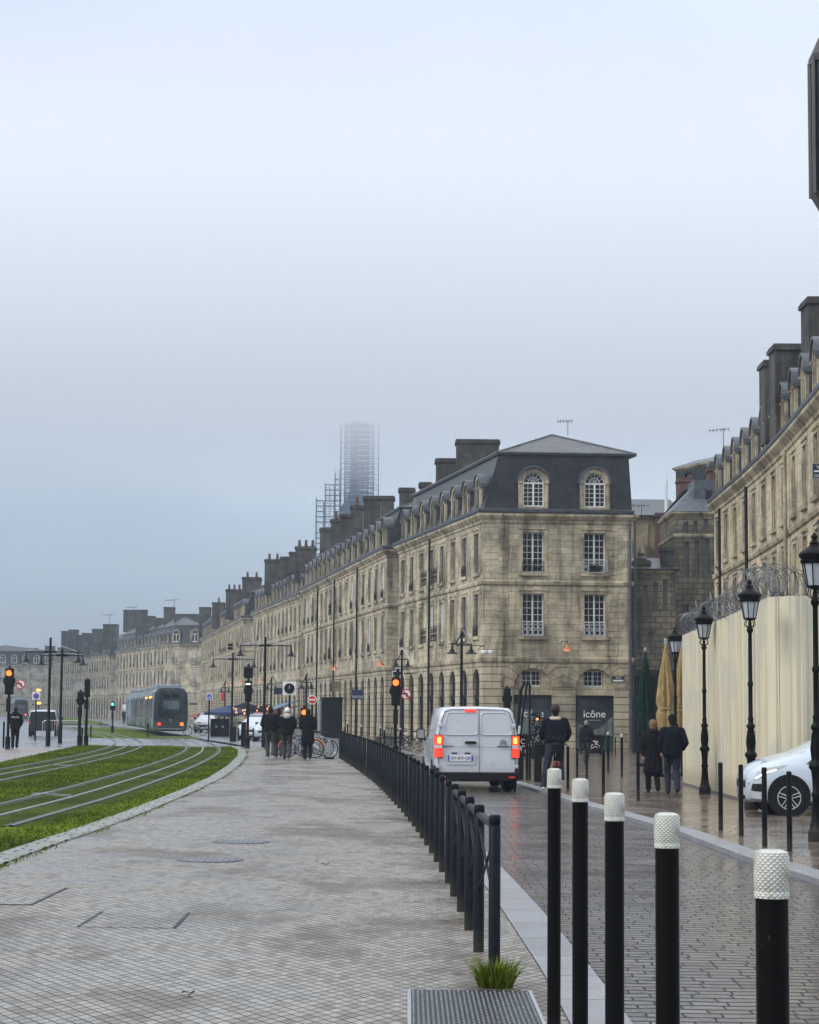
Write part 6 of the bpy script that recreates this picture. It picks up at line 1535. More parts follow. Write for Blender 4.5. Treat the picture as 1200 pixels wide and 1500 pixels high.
m.tube([(-.84, -.004, .455), (.84, -.004, .455)], .005, 4); m.tube([(-.86, -.003, .46), (-.885, -.003, 1.0), (-.83, rz_(1.5)-.003, 1.5), (-.74, rz_(1.80)-.003, 1.80), (-.6, rz_(1.86)-.004, 1.86), (.6, rz_(1.86)-.004, 1.86), (.74, rz_(1.80)-.003, 1.80), (.83, rz_(1.5)-.003, 1.5), (.885, -.003, 1.0), (.86, -.003, .46)], .006, 4)
m.tube([(-.86, -.003, 1.02), (.86, -.003, 1.02)], .003, 4)
L(m, 'door_gap', 'plastic', van)
m = MB(); rear(m, rrect(-.71, -.03, .62, .90, .05), .006); L(m, 'plate_recess', 'car_grey', van)
m = MB(); m.box((-.66, -.022, .705), (-.10, -.006, .835)); pl = L(m, 'number_plate', 'plate', van)
L(MB().box((-.665, -.026, .705), (-.628, -.010, .835)), 'blue_band', 'blue', pl); L(MB().box((-.132, -.026, .705), (-.095, -.010, .835)), 'blue_band', 'blue', pl)
text(pl, 'lettering', 'GM-839-QB', .090, (-.38, -.024, .768), (PI/2, 0, 0), 'black', .001)
m = MB(); rear(m, rrect(-.58, -.45, .865, .895, .01), .012); rear(m, rrect(-.28, -.15, .865, .895, .01), .012); L(m, 'plate_lamp_housing', 'plastic', van)
m = MB(); rear(m, [(-.30, 1.11), (-.24, 1.15), (-.05, 1.15), (0.01, 1.11), (-.05, 1.09), (-.24, 1.09)], .03); h_ = L(m, 'door_handle', 'black', van); m = MB(); rear(m, [(-.22, 1.15), (-.19, 1.175), (-.10, 1.175), (-.07, 1.15)], .02); L(m, 'handle_cover', 'car_grey', h_)
for sd, nm in ((-1, 0), (1, 1)):
    m = MB(); P_ = lambda x, z, y: (sd*x, y, z)
    def lamp(z0, z1, mat, nm2, par, dx=0):
        q = MB(); q.loft([[P_(.775+dx, z0, rz_(z0)-.03), P_(.93, z0, rz_(z0)-.012), P_(.965, z0, .10), P_(.965, z1, .10), P_(.93, z1, rz_(z1)-.012), P_(.775+dx, z1, rz_(z1)-.03)],
                  [P_(.79+dx, z0, .06), P_(.92, z0, .06), P_(.93, z0, .12), P_(.93, z1, .12), P_(.92, z1, .06), P_(.79+dx, z1, .06)]]); return L(q, nm2, mat, par)
    tl = lamp(.77, 1.29, 'plastic', 'tail_light', van, .002)
    q = MB()
    for (z0, z1, mat, nm2) in ((.79, .99, 'red_lamp', 'brake_lens'), (.995, 1.06, 'car_grey', 'reversing_lens'), (1.065, 1.27, 'red_lamp', 'upper_lens')):
        q = MB(); q.loft([[P_(.79, z0, rz_(z0)-.036), P_(.925, z0, rz_(z0)-.018), P_(.925, z1, rz_(z1)-.018), P_(.79, z1, rz_(z1)-.036)], [P_(.79, z0, .05), P_(.925, z0, .05), P_(.925, z1, .05), P_(.79, z1, .05)]]); L(q, nm2, mat, tl)
        q = MB(); q.loft([[P_(.925, z0, rz_(z0)-.018), P_(.968, z0, .09), P_(.968, z1, .09), P_(.925, z1, rz_(z1)-.018)], [P_(.9, z0, .05), P_(.93, z0, .1), P_(.93, z1, .1), P_(.9, z1, .05)]]); L(q, nm2, mat, tl)
    q = MB(); q.cbox((sd*.862, -.040, 1.165), (.085, .02, .14), 0, .008); L(q, 'lit_bulb_lens', 'amber_lamp', tl)
    for z in (.58, 1.50):
        x_ = .89 if z < 1 else .835; L(MB().cbox((sd*x_, rz_(z)-.012, z), (.09, .05, .09), 0, .012), 'hinge', 'van_white', van)
    m = MB(); m.box((sd*1.02-.11, 3.15, 1.12), (sd*1.02+.11, 3.30, 1.38)); 
    q = MB().cbox((sd*1.07, 3.2, 1.27), (.20, .12, .26), 0, .03); mr = L(q, 'door_mirror', 'plastic', van); L(MB().box((sd*1.07-.08, 3.135, 1.17), (sd*1.07+.08, 3.142, 1.37)), 'mirror_glass', 'sign_grey', mr); L(MB().tube([(sd*.9, 3.25, 1.12), (sd*1.05, 3.22, 1.2)], .03, 5), 'mirror_arm', 'plastic', mr)
m = MB(); m.loft([[(x, y, z) for x, y, z in ((-.98, .20, .26), (-.95, -.05, .28), (0, -.09, .28), (.95, -.05, .28), (.98, .20, .26), (.90, .3, .26), (-.90, .3, .26))], [(x, y, z) for x, y, z in ((-.985, .22, .44), (-.96, -.07, .445), (0, -.11, .445), (.96, -.07, .445), (.985, .22, .44), (.9, .3, .44), (-.9, .3, .44))]])
bp = L(m, 'rear_bumper', 'plastic', van)
for sd in (-1, 1): L(MB().loft([[(sd*.84, -.06, .44), (sd*.97, -.05, .44), (sd*.982, .28, .44)], [(sd*.90, -.035, .60), (sd*.965, -.02, .60), (sd*.975, .24, .60)]]), 'bumper_corner', 'plastic', bp); L(MB().box((sd*.78-.07, -.10, .33), (sd*.78+.07, -.085, .37)), 'reflector', 'red', bp)
m = MB(); rear(m, rrect(-.28, -.02, 1.815, 1.86, .015), .03); L(m, 'high_brake_light', 'red_lamp', van)
m = MB()
for k, z in enumerate((1.125, 1.07)): m.tube([(.52, rz_(z)-.012, z), (.595, rz_(z+.06)-.016, z+.062), (.67, rz_(z)-.012, z)], .011, 5)
L(m, 'chevron_badge', 'plastic', van); L(MB().box((.46, -.012, 1.025), (.73, -.004, 1.045)), 'maker_lettering', 'plastic', van); L(MB().box((-.78, -.012, 1.03), (-.55, -.004, 1.045)), 'model_lettering', 'plastic', van)
text(van, 'lettering', 'e', .05, (-.52, -.01, 1.03), (PI/2, 0, 0), 'plastic', .001)
for x, y in ((-.80, .92), (.80, .92), (-.80, 3.85), (.80, 3.85)):
    wheel(van, x, y, .335, .23, 5, True)
    L(MB().disc((.962 if x > 0 else -.962, y, .345), .40, .004, 'x', 26), 'wheel_arch', 'black', van)
L(MB().box((-.6, .3, .24), (.6, 3.6, .30)), 'underbody', 'black', van); L(MB().tube([(-.35, -.0, .30), (-.35, 1.2, .30)], .035, 8), 'exhaust', 'iron', van)
# --- hatchback and other cars
def hatch(th, paint='car_white', Lc=4.08, W=.865, H=1.54, detail=True, suv=False, hood=.98):
    def pr(w, zb, zs, zt, wt, k=1.0):
        return [(x, z, 0) for x, z in ((0, zb), (w*.82, zb), (w*.97, zb+.06), (w, zb+.28), (w*.985, zs-.10), (w*.955, zs), (lerp(w*.955, wt, .75), lerp(zs, zt, .72)), (wt*.93, zt-.035), (wt*.55, zt), (0, zt+.012))]
    b = .90 if not suv else 1.02
    st = [(0.0, pr(W*.80, .38, .70, .92, W*.66)), (.10, pr(W*.93, .28, b-.02, 1.06, W*.74)), (.30, pr(W*.975, .22, b, H*.90, W*.68)), (.75, pr(W, .20, b, H*.985, W*.70)), (1.5, pr(W, .19, b-.01, H, W*.71)), (2.30, pr(W, .19, b-.03, H*.975, W*.70)),
          (2.72, pr(W, .19, b-.04, H*.87, W*.67)), (3.20, pr(W*.995, .20, b-.02, hood+.12, W*.80)), (3.50, pr(W*.985, .21, b-.03, hood+.05, W*.74)), (3.78, pr(W*.96, .22, .82, hood-.04, W*.66)), (3.96, pr(W*.88, .23, .74, hood-.13, W*.58)), (4.05, pr(W*.76, .25, .68, hood-.24, W*.48)), (4.08, pr(W*.66, .28, .60, hood-.36, W*.40))]
    f = Lc/4.08; st = [(y*f, p) for y, p in st]; s_ = Shell(st); L(s_.body(), 'body', paint, th, True)
    m = MB(); s_.patch(m, [(.42*f, 5.12), (1.38*f, 5.12), (1.38*f, 6.75), (.70*f, 6.75)], 1); s_.patch(m, [(.42*f, 5.12), (1.38*f, 5.12), (1.38*f, 6.75), (.70*f, 6.75)], -1); L(m, 'rear_side_window', 'car_glass', th, 'all')
    m = MB()
    for sd in (1, -1): s_.patch(m, [(1.46*f, 5.12), (3.08*f, 5.12), (2.54*f, 6.7), (1.46*f, 6.75)], sd)
    L(m, 'front_side_window', 'car_glass', th, 'all')
    m = MB()
    for sd in (1, -1): s_.patch(m, [(2.36*f, 8.99), (3.16*f, 8.99), (3.16*f, 6.6), (2.36*f, 7.2)], sd, .008, 5, 5)
    L(m, 'windscreen', 'windscreen', th, 'all')
    m = MB()
    for sd in (1, -1): s_.patch(m, [(.14*f, 8.99), (.40*f, 8.99), (.40*f, 6.9), (.14*f, 6.9)], sd, .008)
    L(m, 'rear_window', 'car_glass', th)
    rw = .315 if not suv else .34; yf, yr = Lc-.69, .72
    for x in (-1, 1):
        for y in (yf, yr):
            L(MB().disc((x*(W+.002), y, rw+.03), rw+.065, .006, 'x', 30), 'wheel_arch', 'black', th); wheel(th, x*(W-.085), y, rw, .195, 5, detail)
        q = MB().cbox((x*(W+.10), 2.80*f, b+.10), (.20, .13, .14), 0, .03); L(q, 'door_mirror', paint if detail else 'plastic', th)
        m = MB(); s_.patch(m, [(3.62*f, 4.35), (3.99*f, 3.65), (3.93*f, 5.0), (3.40*f, 5.05)], x, .008, 6, 3); hl = L(m, 'headlight', 'frost' if detail else 'white', th, 'all')
        m = MB(); P_ = [s_.pt(lerp(3.60, 3.95, k/5)*f, lerp(4.5, 4.05, k/5), x)+Vector((x*.014, .008, 0)) for k in range(6)]; m.tube(P_, .012, 5); L(m, 'light_strip', 'white_lamp' if detail else 'chrome', hl)
        m = MB(); s_.patch(m, [(3.86*f, 2.6), (4.02*f, 2.6), (4.0*f, 3.35), (3.80*f, 3.25)], x, .01, 3, 3); L(m, 'fog_intake', 'plastic', th)
        m = MB(); m.tube([s_.pt(y*f, 2.15, x)+Vector((x*.004, 0, 0)) for y in (1.15, 1.8, 2.4, 2.85)], .03, 5); L(m, 'sill_strip', 'plastic', th)
        m = MB(); m.tube([s_.pt(2.95*f, v, x)+Vector((x*.002, 0, 0)) for v in (2.3, 3, 4, 4.9)], .005, 4); m.tube([s_.pt(1.42*f, v, x)+Vector((x*.002, 0, 0)) for v in (2.3, 3, 4, 4.9)], .005, 4); L(m, 'door_gap', 'plastic', th)
        m = MB(); m.tube([s_.pt(y*f, 4.15, x)+Vector((x*.02, 0, 0)) for y in (1.52, 1.68)], .014, 5); L(m, 'door_handle', paint, th)
        L(MB().cbox((x*W*.72, .07, .86), (.25, .14, .2), 0, .03), 'tail_light', 'red', th)
    yF = Lc; m = MB(); m.loft([[(-.42, yF-.10, .60), (.42, yF-.10, .60), (.45, yF-.03, .48), (-.45, yF-.03, .48)], [(-.42, yF+.01, .60), (.42, yF+.01, .60), (.40, yF+.02, .48), (-.40, yF+.02, .48)]]); L(m, 'grille', 'plastic', th)
    L(MB().cbox((0, yF+.004, .42), (.50, .012, .11), 0, .002), 'number_plate', 'plate', th)
    m = MB(); m.loft([[(-W*.72, yF-.35, .26), (W*.72, yF-.35, .26), (W*.72, yF-.35, .32), (-W*.72, yF-.35, .32)], [(-W*.45, yF-.0, .27), (W*.45, yF-.0, .27), (W*.45, yF-.0, .33), (-W*.45, yF-.0, .33)]]); L(m, 'front_spoiler', 'plastic', th)
    L(MB().box((-W*.8, .5, .17), (W*.8, Lc-.5, .24)), 'underbody', 'black', th)
    L(MB().tube([(.55, 2.2*f, H*.985), (.05, 2.1*f, H+.14)], .006, 4), 'aerial', 'black', th)
    return s_
XF = 6.02; CY = 35.95
car = thing('parked_hatchback', 'white hatchback nosing in past the cream hoarding, only its front half in view', 'car', (XF+4.08, CY, g(7, 35)), PI/2)
hatch(car)
def far_car(label, px, pyb, rz, paint, suv=False, H=1.5, lights=None, name='parked_car', W=.865, Lc=4.08, D=None):
    b = G(px, pyb); c = thing(name, label, 'car', b, rz)
    hatch(c, paint, Lc, W, H, False, suv); 
    # slide so that the nose (facing the viewer) or tail stands at the measured point
    if abs(rz) > 1.5: c.location = b+Vector((math.sin(rz)*-0, 0, 0))+Matrix.Rotation(rz, 3, 'Z') @ Vector((0, -Lc, 0))
    return c
far_car('silver white car facing the tram with a bicycle before its bumper', 299, 1073, PI-.06, 'car_grey', H=1.62, suv=True)
far_car('white car with one lit headlamp behind the tram signal post', 367, 1084, PI-.14, 'car_white', H=1.55)
far_car('white car half hidden by the walker in the olive trousers', 388, 1086, PI-.30, 'car_white', H=1.45, Lc=3.9)
p = G(361.5, 1086); 
th = thing('headlamp_glow', 'warm lit headlamp of the white car at the crossing', 'headlamp', (PY(361.5, 1066, p.y-.35).x, p.y-.35, PY(361.5, 1066, p.y-.35).z)); L(MB().ell((0, 0, 0), (.12, .05, .10)), 'lens', 'warm_lamp', th, True); L(MB().disc((0, .05, 0), .14, .04, 'y', 14), 'bezel', 'chrome', th)
# dark car seen from behind on the left road: black tail, pale roof edge
b = G(62, 1079); c = thing('dark_utility_car', 'black-backed utility car with a pale roof behind the crowd barrier', 'car', b, .10)
s2 = Shell([(0, [(0, .45, 0), (.7, .45, 0), (.82, .5, 0), (.86, .8, 0), (.86, 1.0, 0), (.84, 1.1, 0), (.78, 1.45, 0), (.72, 1.55, 0), (.4, 1.58, 0), (0, 1.59, 0)]), (.1, [(0, .35, 0), (.75, .35, 0), (.88, .42, 0), (.9, .8, 0), (.9, 1.0, 0), (.88, 1.1, 0), (.82, 1.5, 0), (.76, 1.62, 0), (.4, 1.66, 0), (0, 1.67, 0)]),
    (2.6, [(0, .35, 0), (.75, .35, 0), (.88, .42, 0), (.9, .8, 0), (.9, 1.0, 0), (.88, 1.1, 0), (.82, 1.5, 0), (.76, 1.62, 0), (.4, 1.66, 0), (0, 1.67, 0)]), (3.3, [(0, .35, 0), (.75, .35, 0), (.88, .42, 0), (.9, .7, 0), (.9, .9, 0), (.88, 1.0, 0), (.84, 1.02, 0), (.78, 1.06, 0), (.4, 1.08, 0), (0, 1.09, 0)]), (4.2, [(0, .4, 0), (.7, .4, 0), (.8, .45, 0), (.82, .6, 0), (.82, .7, 0), (.8, .8, 0), (.76, .85, 0), (.7, .9, 0), (.4, .92, 0), (0, .93, 0)])])
L(s2.body(), 'body', 'car_white', c, True); L(MB().loft([[(x, -.012, z) for x, z in ((-.85, .42), (.85, .42), (.87, 1.0), (.74, 1.56), (-.74, 1.56), (-.87, 1.0))], [(x, .03, z) for x, z in ((-.85, .42), (.85, .42), (.87, 1.0), (.74, 1.56), (-.74, 1.56), (-.87, 1.0))]]), 'tailgate', 'car_dark', c)
L(MB().box((-.68, -.03, 1.02), (.68, -.013, 1.46)), 'rear_window', 'car_glass', c); L(MB().box((-.86, -.08, .38), (.86, .05, .56)), 'rear_bumper', 'plastic', c)
for sd in (-1, 1):
    L(MB().box((sd*.80-.05, -.03, .75), (sd*.80+.05, -.013, .98)), 'tail_light', 'red', c); L(MB().cbox((sd*.98, 2.7, 1.1), (.2, .12, .2), 0, .03), 'door_mirror', 'plastic', c)
    m = MB(); s2.patch(m, [(.3, 5.1), (2.9, 5.1), (2.5, 6.8), (.3, 6.8)], sd); L(m, 'side_window', 'car_glass', c)
    for y in (.75, 3.45): wheel(c, sd*.80, y, .34, .2, 5, False)
# ------------------------------------------------------------------ trams
def tram(label, s0, path, tag_front=True):
    """s0: point on the path where the tail (towards the viewer) stands"""
    acc = [0]; 
    for a, b in zip(path, path[1:]): acc.append(acc[-1]+(b-a).length)
    k0 = min(range(len(path)), key=lambda i: abs(path[i].y-s0)); base = acc[k0]+(s0-path[k0].y)
    def at(s):
        s += base
        for i in range(len(path)-1):
            if acc[i+1] >= s: return path[i]+(path[i+1]-path[i])*((s-acc[i])/(acc[i+1]-acc[i]))
        return path[-1]
    o0 = at(0); z = g(o0.x, o0.y)+.05; th = thing('tram', label, 'tram', (o0.x, o0.y, z), 0, 'grey-blue trams on the grass tracks')
    half = [(0, .28), (1.02, .28), (1.16, .42), (1.19, .80), (1.20, 1.12), (1.185, 1.9), (1.15, 2.62), (1.06, 2.90), (.86, 3.08), (.5, 3.16), (0, 3.18)]
    def ringpts(pr): return [(x, z) for x, z in pr]+[(-x, z) for x, z in reversed(pr) if x > 1e-6]
    mods = [(0.0, 7.6, 1), (8.1, 14.3, 0), (14.8, 17.6, 0), (18.1, 25.5, 0), (26.0, 28.8, 0), (29.3, 35.5, 0), (36.0, 43.6, 2)]
    for (a, b, kind) in mods:
        A_, B_ = at(a), at(b); d = (B_-A_); Lm = d.length; ang = math.atan2(d.y, d.x)-PI/2; M_ = Matrix.Translation((A_.x-o0.x, A_.y-o0.y, 0)) @ Matrix.Rotation(ang, 4, 'Z')
        def put(m, nm, mat, par, sm=False): return L(MB().join(m, M_), nm, mat, par, sm)
        def sec(y, f=1.0, zt=1.0, z0=0.0): return [(x*f, y, (z*zt+z0)) for x, z in ringpts(half)]
        if kind == 1: rings = [sec(-.10, .80, .93, .12), sec(.05, .90, .965, .06), sec(.35, .965, .985, .02), sec(1.0), sec(Lm)]
        elif kind == 2: rings = [sec(0), sec(Lm-1.0), sec(Lm-.3, .93, .97, .03), sec(Lm, .8, .9, .1)]
        else: rings = [sec(0), sec(Lm)]
        bd = put(MB().loft(rings), 'car_body', 'tram_silver' if kind != 1 else 'tram_silver', th, True)
        y0 = .9 if kind == 1 else .12; y1 = Lm-(.9 if kind == 2 else .12)
        for sd in (-1, 1):
            put(MB().loft([[(sd*1.197, y0, 1.10), (sd*1.208, y0, 1.12), (sd*1.195, y0, 1.9), (sd*1.158, y0, 2.66), (sd*1.14, y0, 2.66)], [(sd*1.197, y1, 1.10), (sd*1.208, y1, 1.12), (sd*1.195, y1, 1.9), (sd*1.158, y1, 2.66), (sd*1.14, y1, 2.66)]]), 'window_band', 'tram_glass', bd)
            put(MB().loft([[(sd*1.163, y0, 2.64), (sd*1.10, y0, 2.88), (sd*1.05, y0, 2.88)], [(sd*1.163, y1, 2.64), (sd*1.10, y1, 2.88), (sd*1.05, y1, 2.88)]]), 'roof_edge', 'tram_roof', bd)
            nP = max(2, int((y1-y0)/1.45))
            q = MB()
            for k in range(nP+1):
                y = y0+(y1-y0)*k/nP; q.loft([[(sd*1.212, y-.05, 1.12), (sd*1.20, y-.05, 1.9), (sd*1.163, y-.05, 2.64)], [(sd*1.212, y+.05, 1.12), (sd*1.20, y+.05, 1.9), (sd*1.163, y+.05, 2.64)]], False, False)
            put(q, 'pillar_pattern', 'tram_dark', bd)
            if Lm > 5:
                for f in ((.45, .8) if kind == 1 else (.25, .7)):
                    y = Lm*f; d2 = MB().box((sd*1.205-.012, y-.65, .42), (sd*1.205+.012, y+.65, 2.5)); dr = put(d2, 'door', 'tram_dark', bd)
        q = MB()
        for k in range(int(Lm/1.6)):
            y = .9+k*1.6
            if y+1.2 < Lm: q.cbox((0, y+.55, 3.24), (1.35+.2*(k % 2), 1.1, .22+.08*(k % 2)), 0, .05)
        put(q, 'roof_equipment', 'tram_roof', bd)
        if kind == 0 or kind == 1:
            pass
    for (a, b) in ((7.6, 8.1), (14.3, 14.8), (17.6, 18.1), (25.5, 26.0), (28.8, 29.3), (35.5, 36.0)):
        A_, B_ = at(a-.1), at(b+.1); d = (B_-A_); ang = math.atan2(d.y, d.x)-PI/2; M_ = Matrix.Translation((A_.x-o0.x, A_.y-o0.y, 0)) @ Matrix.Rotation(ang, 4, 'Z')
        q = MB().loft([[(x*.93, y, z*.96+.03) for x, z in ringpts(half)] for y in (0, d.length)]); L(MB().join(q, M_), 'bellows', 'rubber', th)
    for (yy, n_) in ((3.4, 1), (4.6, 1), (11.5, 1)):
        A_, B_ = (at(0), at(7.6)) if yy < 8 else (at(8.1), at(14.3)); d = B_-A_; ang = math.atan2(d.y, d.x)-PI/2
        M_ = Matrix.Translation((A_.x-o0.x, A_.y-o0.y, 0)) @ Matrix.Rotation(ang, 4, 'Z'); yl = yy if yy < 8 else yy-8.1
        if tag_front: L(MB().join(MB().ell((-1.20, yl, 2.52), (.05, .12, .09)), M_), 'amber_signal_light', 'amber_lamp', th, True)  # amber lights taken for street signals, mounted here on the tram's side
    # tail end facing the viewer
    A_, B_ = at(0), at(7.6); d = (B_-A_); ang = math.atan2(d.y, d.x)-PI/2; M_ = Matrix.Rotation(ang, 4, 'Z')
    def put(m, nm, mat, par, sm=False): return L(MB().join(m, M_), nm, mat, par, sm)
    def face(pts, y, t=.03): return MB().loft([[(x, y+.02*abs(x), z) for x, z in pts], [(x, y+t+.04*abs(x), z) for x, z in pts]])
    oc = [(-.62, .42), (.62, .42), (.93, .60), (1.03, 1.1), (1.02, 2.2), (.97, 2.75), (.80, 3.0), (.5, 3.07), (-.5, 3.07), (-.80, 3.0), (-.97, 2.75), (-1.02, 2.2), (-1.03, 1.1), (-.93, .60)]
    q = MB().loft([[(x*1.02, .30, z) for x, z in oc], [(x, -.04, z) for x, z in oc], [(x*.94, -.14, lerp(1.7, z, .96)) for x, z in oc]]); tf = put(q, 'tail_panel', 'tram_dark', th, True)
    for sd in (-1, 1):
        e = [(sd*1.04, .6), (sd*1.10, 1.1), (sd*1.09, 2.2), (sd*1.04, 2.78), (sd*.86, 3.05), (sd*.5, 3.13), (0, 3.14)]
        put(MB().tube([(x, -.03, z) for x, z in e], .055, 8), 'blue_edge_trim', 'tram_blue', tf, True)
    ws = [(-.86, 1.12), (.86, 1.12), (.90, 2.2), (.84, 2.72), (.6, 2.86), (-.6, 2.86), (-.84, 2.72), (-.90, 2.2)]
    wsn = put(face(ws, -.165, .06), 'windscreen', 'tram_glass', tf)
    put(face([(-.50, 1.72), (.55, 1.72), (.55, 2.30), (-.50, 2.30)], -.175, .012), 'cab_window_reflection', 'windscreen', tf)  # paler patch laid over the windscreen imitates the cab interior's reflection
    put(MB().tube([(-.05, -.20, 1.22), (.62, -.20, 1.62)], .016, 5).tube([(.2, -.20, 1.35), (.66, -.20, 1.78)], .02, 5), 'wiper', 'black', tf)
    put(face([(-.5, 2.50), (.5, 2.50), (.5, 2.70), (-.5, 2.70)], -.176, .012), 'destination_display', 'black', tf)
    o = text(tf, 'lettering', 'C', .16, (0, 0, 0), (0, 0, 0), 'sign_grey', .002); o.matrix_local = M_ @ Matrix.Translation((0, -.185, 2.60)) @ Matrix.Rotation(PI/2, 4, 'X')
    put(MB().ring((0, -.17, 1.0), .085, .016, 'y', 16, 5), 'round_badge', 'chrome', tf)
    put(face([(-.75, .42), (.75, .42), (.70, .50), (-.70, .50)], -.16, .06), 'lower_trim', 'tram_roof', tf)
    for sd, mt in ((-1, 'red_lamp'), (1, 'orange_lamp')):
        put(MB().disc((sd*.74, -.15, .76), .125, .05, 'y', 18), 'tail_light', 'red_lamp' if sd < 0 else 'orange_lamp', tf); put(MB().ring((sd*.74, -.17, .76), .135, .02, 'y', 18, 5), 'lamp_ring', 'black', tf)
    return th
def path_from(pl): return pl
t1 = tram('grey-blue tram seen from behind with red tail lights, crossing towards the bend', 131.5, TB)
t2 = tram('far hazy tram coming round the bend beyond the twin-lamp masts', 318, offs(TD, -.72), False)
# ------------------------------------------------------------------ bicycles
def bicycle_parts(th, frame='steel', guard=None, basket=False, thick=.018, r=.33):
    for y in (0, 1.05):
        m = MB(); m.ring((0, y, r), r-.018, .019, 'x', 28, 6); w_ = L(m, 'wheel', 'rubber', th)
        m = MB(); m.ring((0, y, r), r-.04, .008, 'x', 24, 4)
        for k in range(12): a = PI*2*k/12; m.tube([(0, y, r), (0, y+(r-.04)*math.cos(a), r+(r-.04)*math.sin(a))], .003, 3)
        L(m, 'spoke_pattern', 'steel', w_)
        if guard: L(MB().ring((0, y, r), r+.025, .026, 'x', 16, 5, .1 if y > 0 else .5, PI*.95), 'mudguard', guard, th)
    m = MB(); bb = (0, .45, .30); st = (0, .30, .78); hd = (0, .90, .82); hb = (0, .93, .62)
    m.tube([bb, st], thick, 6); m.tube([bb, hb], thick*1.5, 6); m.tube([(0, .37, .55), hb], thick, 6); m.tube([bb, (0, 0, r)], thick*.7, 5); m.tube([(0, .36, .6), (0, 0, r)], thick*.6, 5); m.tube([hd, hb], thick*1.1, 6); m.tube([hb, (0, 1.05, r)], thick*.9, 6); L(m, 'frame', frame, th)
    L(MB().cbox((0, .26, .90), (.15, .26, .06), 0, .02), 'saddle', 'black', th); L(MB().tube([st, (0, .28, .88)], .013, 5), 'seat_post', 'chrome', th)
    L(MB().tube([(-.28, .72, 1.03), (-.20, .84, 1.05), (0, .88, 1.0), (.20, .84, 1.05), (.28, .72, 1.03)], .014, 6).tube([(0, .88, 1.0), hd], .015, 5), 'handlebar', 'black', th)
    L(MB().ring((.05, .45, .30), .09, .008, 'x', 14, 4).tube([(.06, .45, .30), (.08, .53, .16)], .01, 4).tube([(-.06, .45, .30), (-.08, .37, .44)], .01, 4), 'crank', 'iron', th)
    if basket: L(MB().loft([[(-.13, .98, .78), (.13, .98, .78), (.13, 1.15, .78), (-.13, 1.15, .78)], [(-.18, .94, 1.0), (.18, .94, 1.0), (.18, 1.24, 1.0), (-.18, 1.24, 1.0)]], True), 'basket', 'sign_grey', th)
def bike(label, px, pyb, rz, frame='steel', guard=None, basket=False, grp=None, lean=0.0, thick=.018):
    b = G(px, pyb); th = thing('bicycle', label, 'bicycle', b, rz, grp); bicycle_parts(th, frame, guard, basket, thick); th.rotation_euler = (0, lean, rz); return th
hire = bike('first hire bicycle of the docked row, silver, right beside the post row', 484, 1110.5, math.radians(62), 'sign_grey', 'tram_roof', True, 'silver hire bicycles docked in a row', thick=.035)
for i, (px, py) in enumerate(((478, 1108.5), (472, 1107), (466.5, 1105.5), (461, 1104), (455, 1103))):
    c = dup(hire); c.location = G(px, py); c.rotation_euler = (0, R.uniform(-.05, .05), math.radians(62+R.uniform(-5, 5))); c['label'] = ['second', 'third', 'fourth', 'fifth', 'last'][i]+' hire bicycle of the docked silver row, counted from the post row'
bike('bicycle with orange mudguards in front of the docked silver row', 462, 1110.5, math.radians(75), 'awning_blue', 'copper', False)
bike('pale blue bicycle between the two groups of walkers', 448, 1107, math.radians(70), 'awning_blue', 'awning_blue', False, thick=.03)
bike('dark bicycle parked behind the walker with the pale hat', 437, 1105, math.radians(80), 'black')
bike('dark bicycle against the railings by the van mirror', 614, 1100, math.radians(70), 'black')
bike('dark bicycle locked close to the round no turning sign', 600, 1099, math.radians(105), 'black')
bike('dark bicycle nearest the red signal post', 590, 1097, math.radians(80), 'black')
bike('bicycle standing in front of the silver white car', 297, 1078, math.radians(85), 'black')
for i, (px, pyb) in enumerate(((476, 1102), (489, 1112))):
    b = G(px, pyb); th = thing('docking_stand', ['grey docking stand in the middle of the hire bicycle row', 'flat grey docking stand at the front wheel of the first hire bicycle'][i], 'docking stand', b)
    L(MB().cbox((-.16, -.05, .36), (.13, .06, .62), 0, .02), 'stand_plate', 'sign_grey', th); L(MB().cbox((-.16, -.05, .03), (.34, .20, .06)), 'foot', 'iron', th)
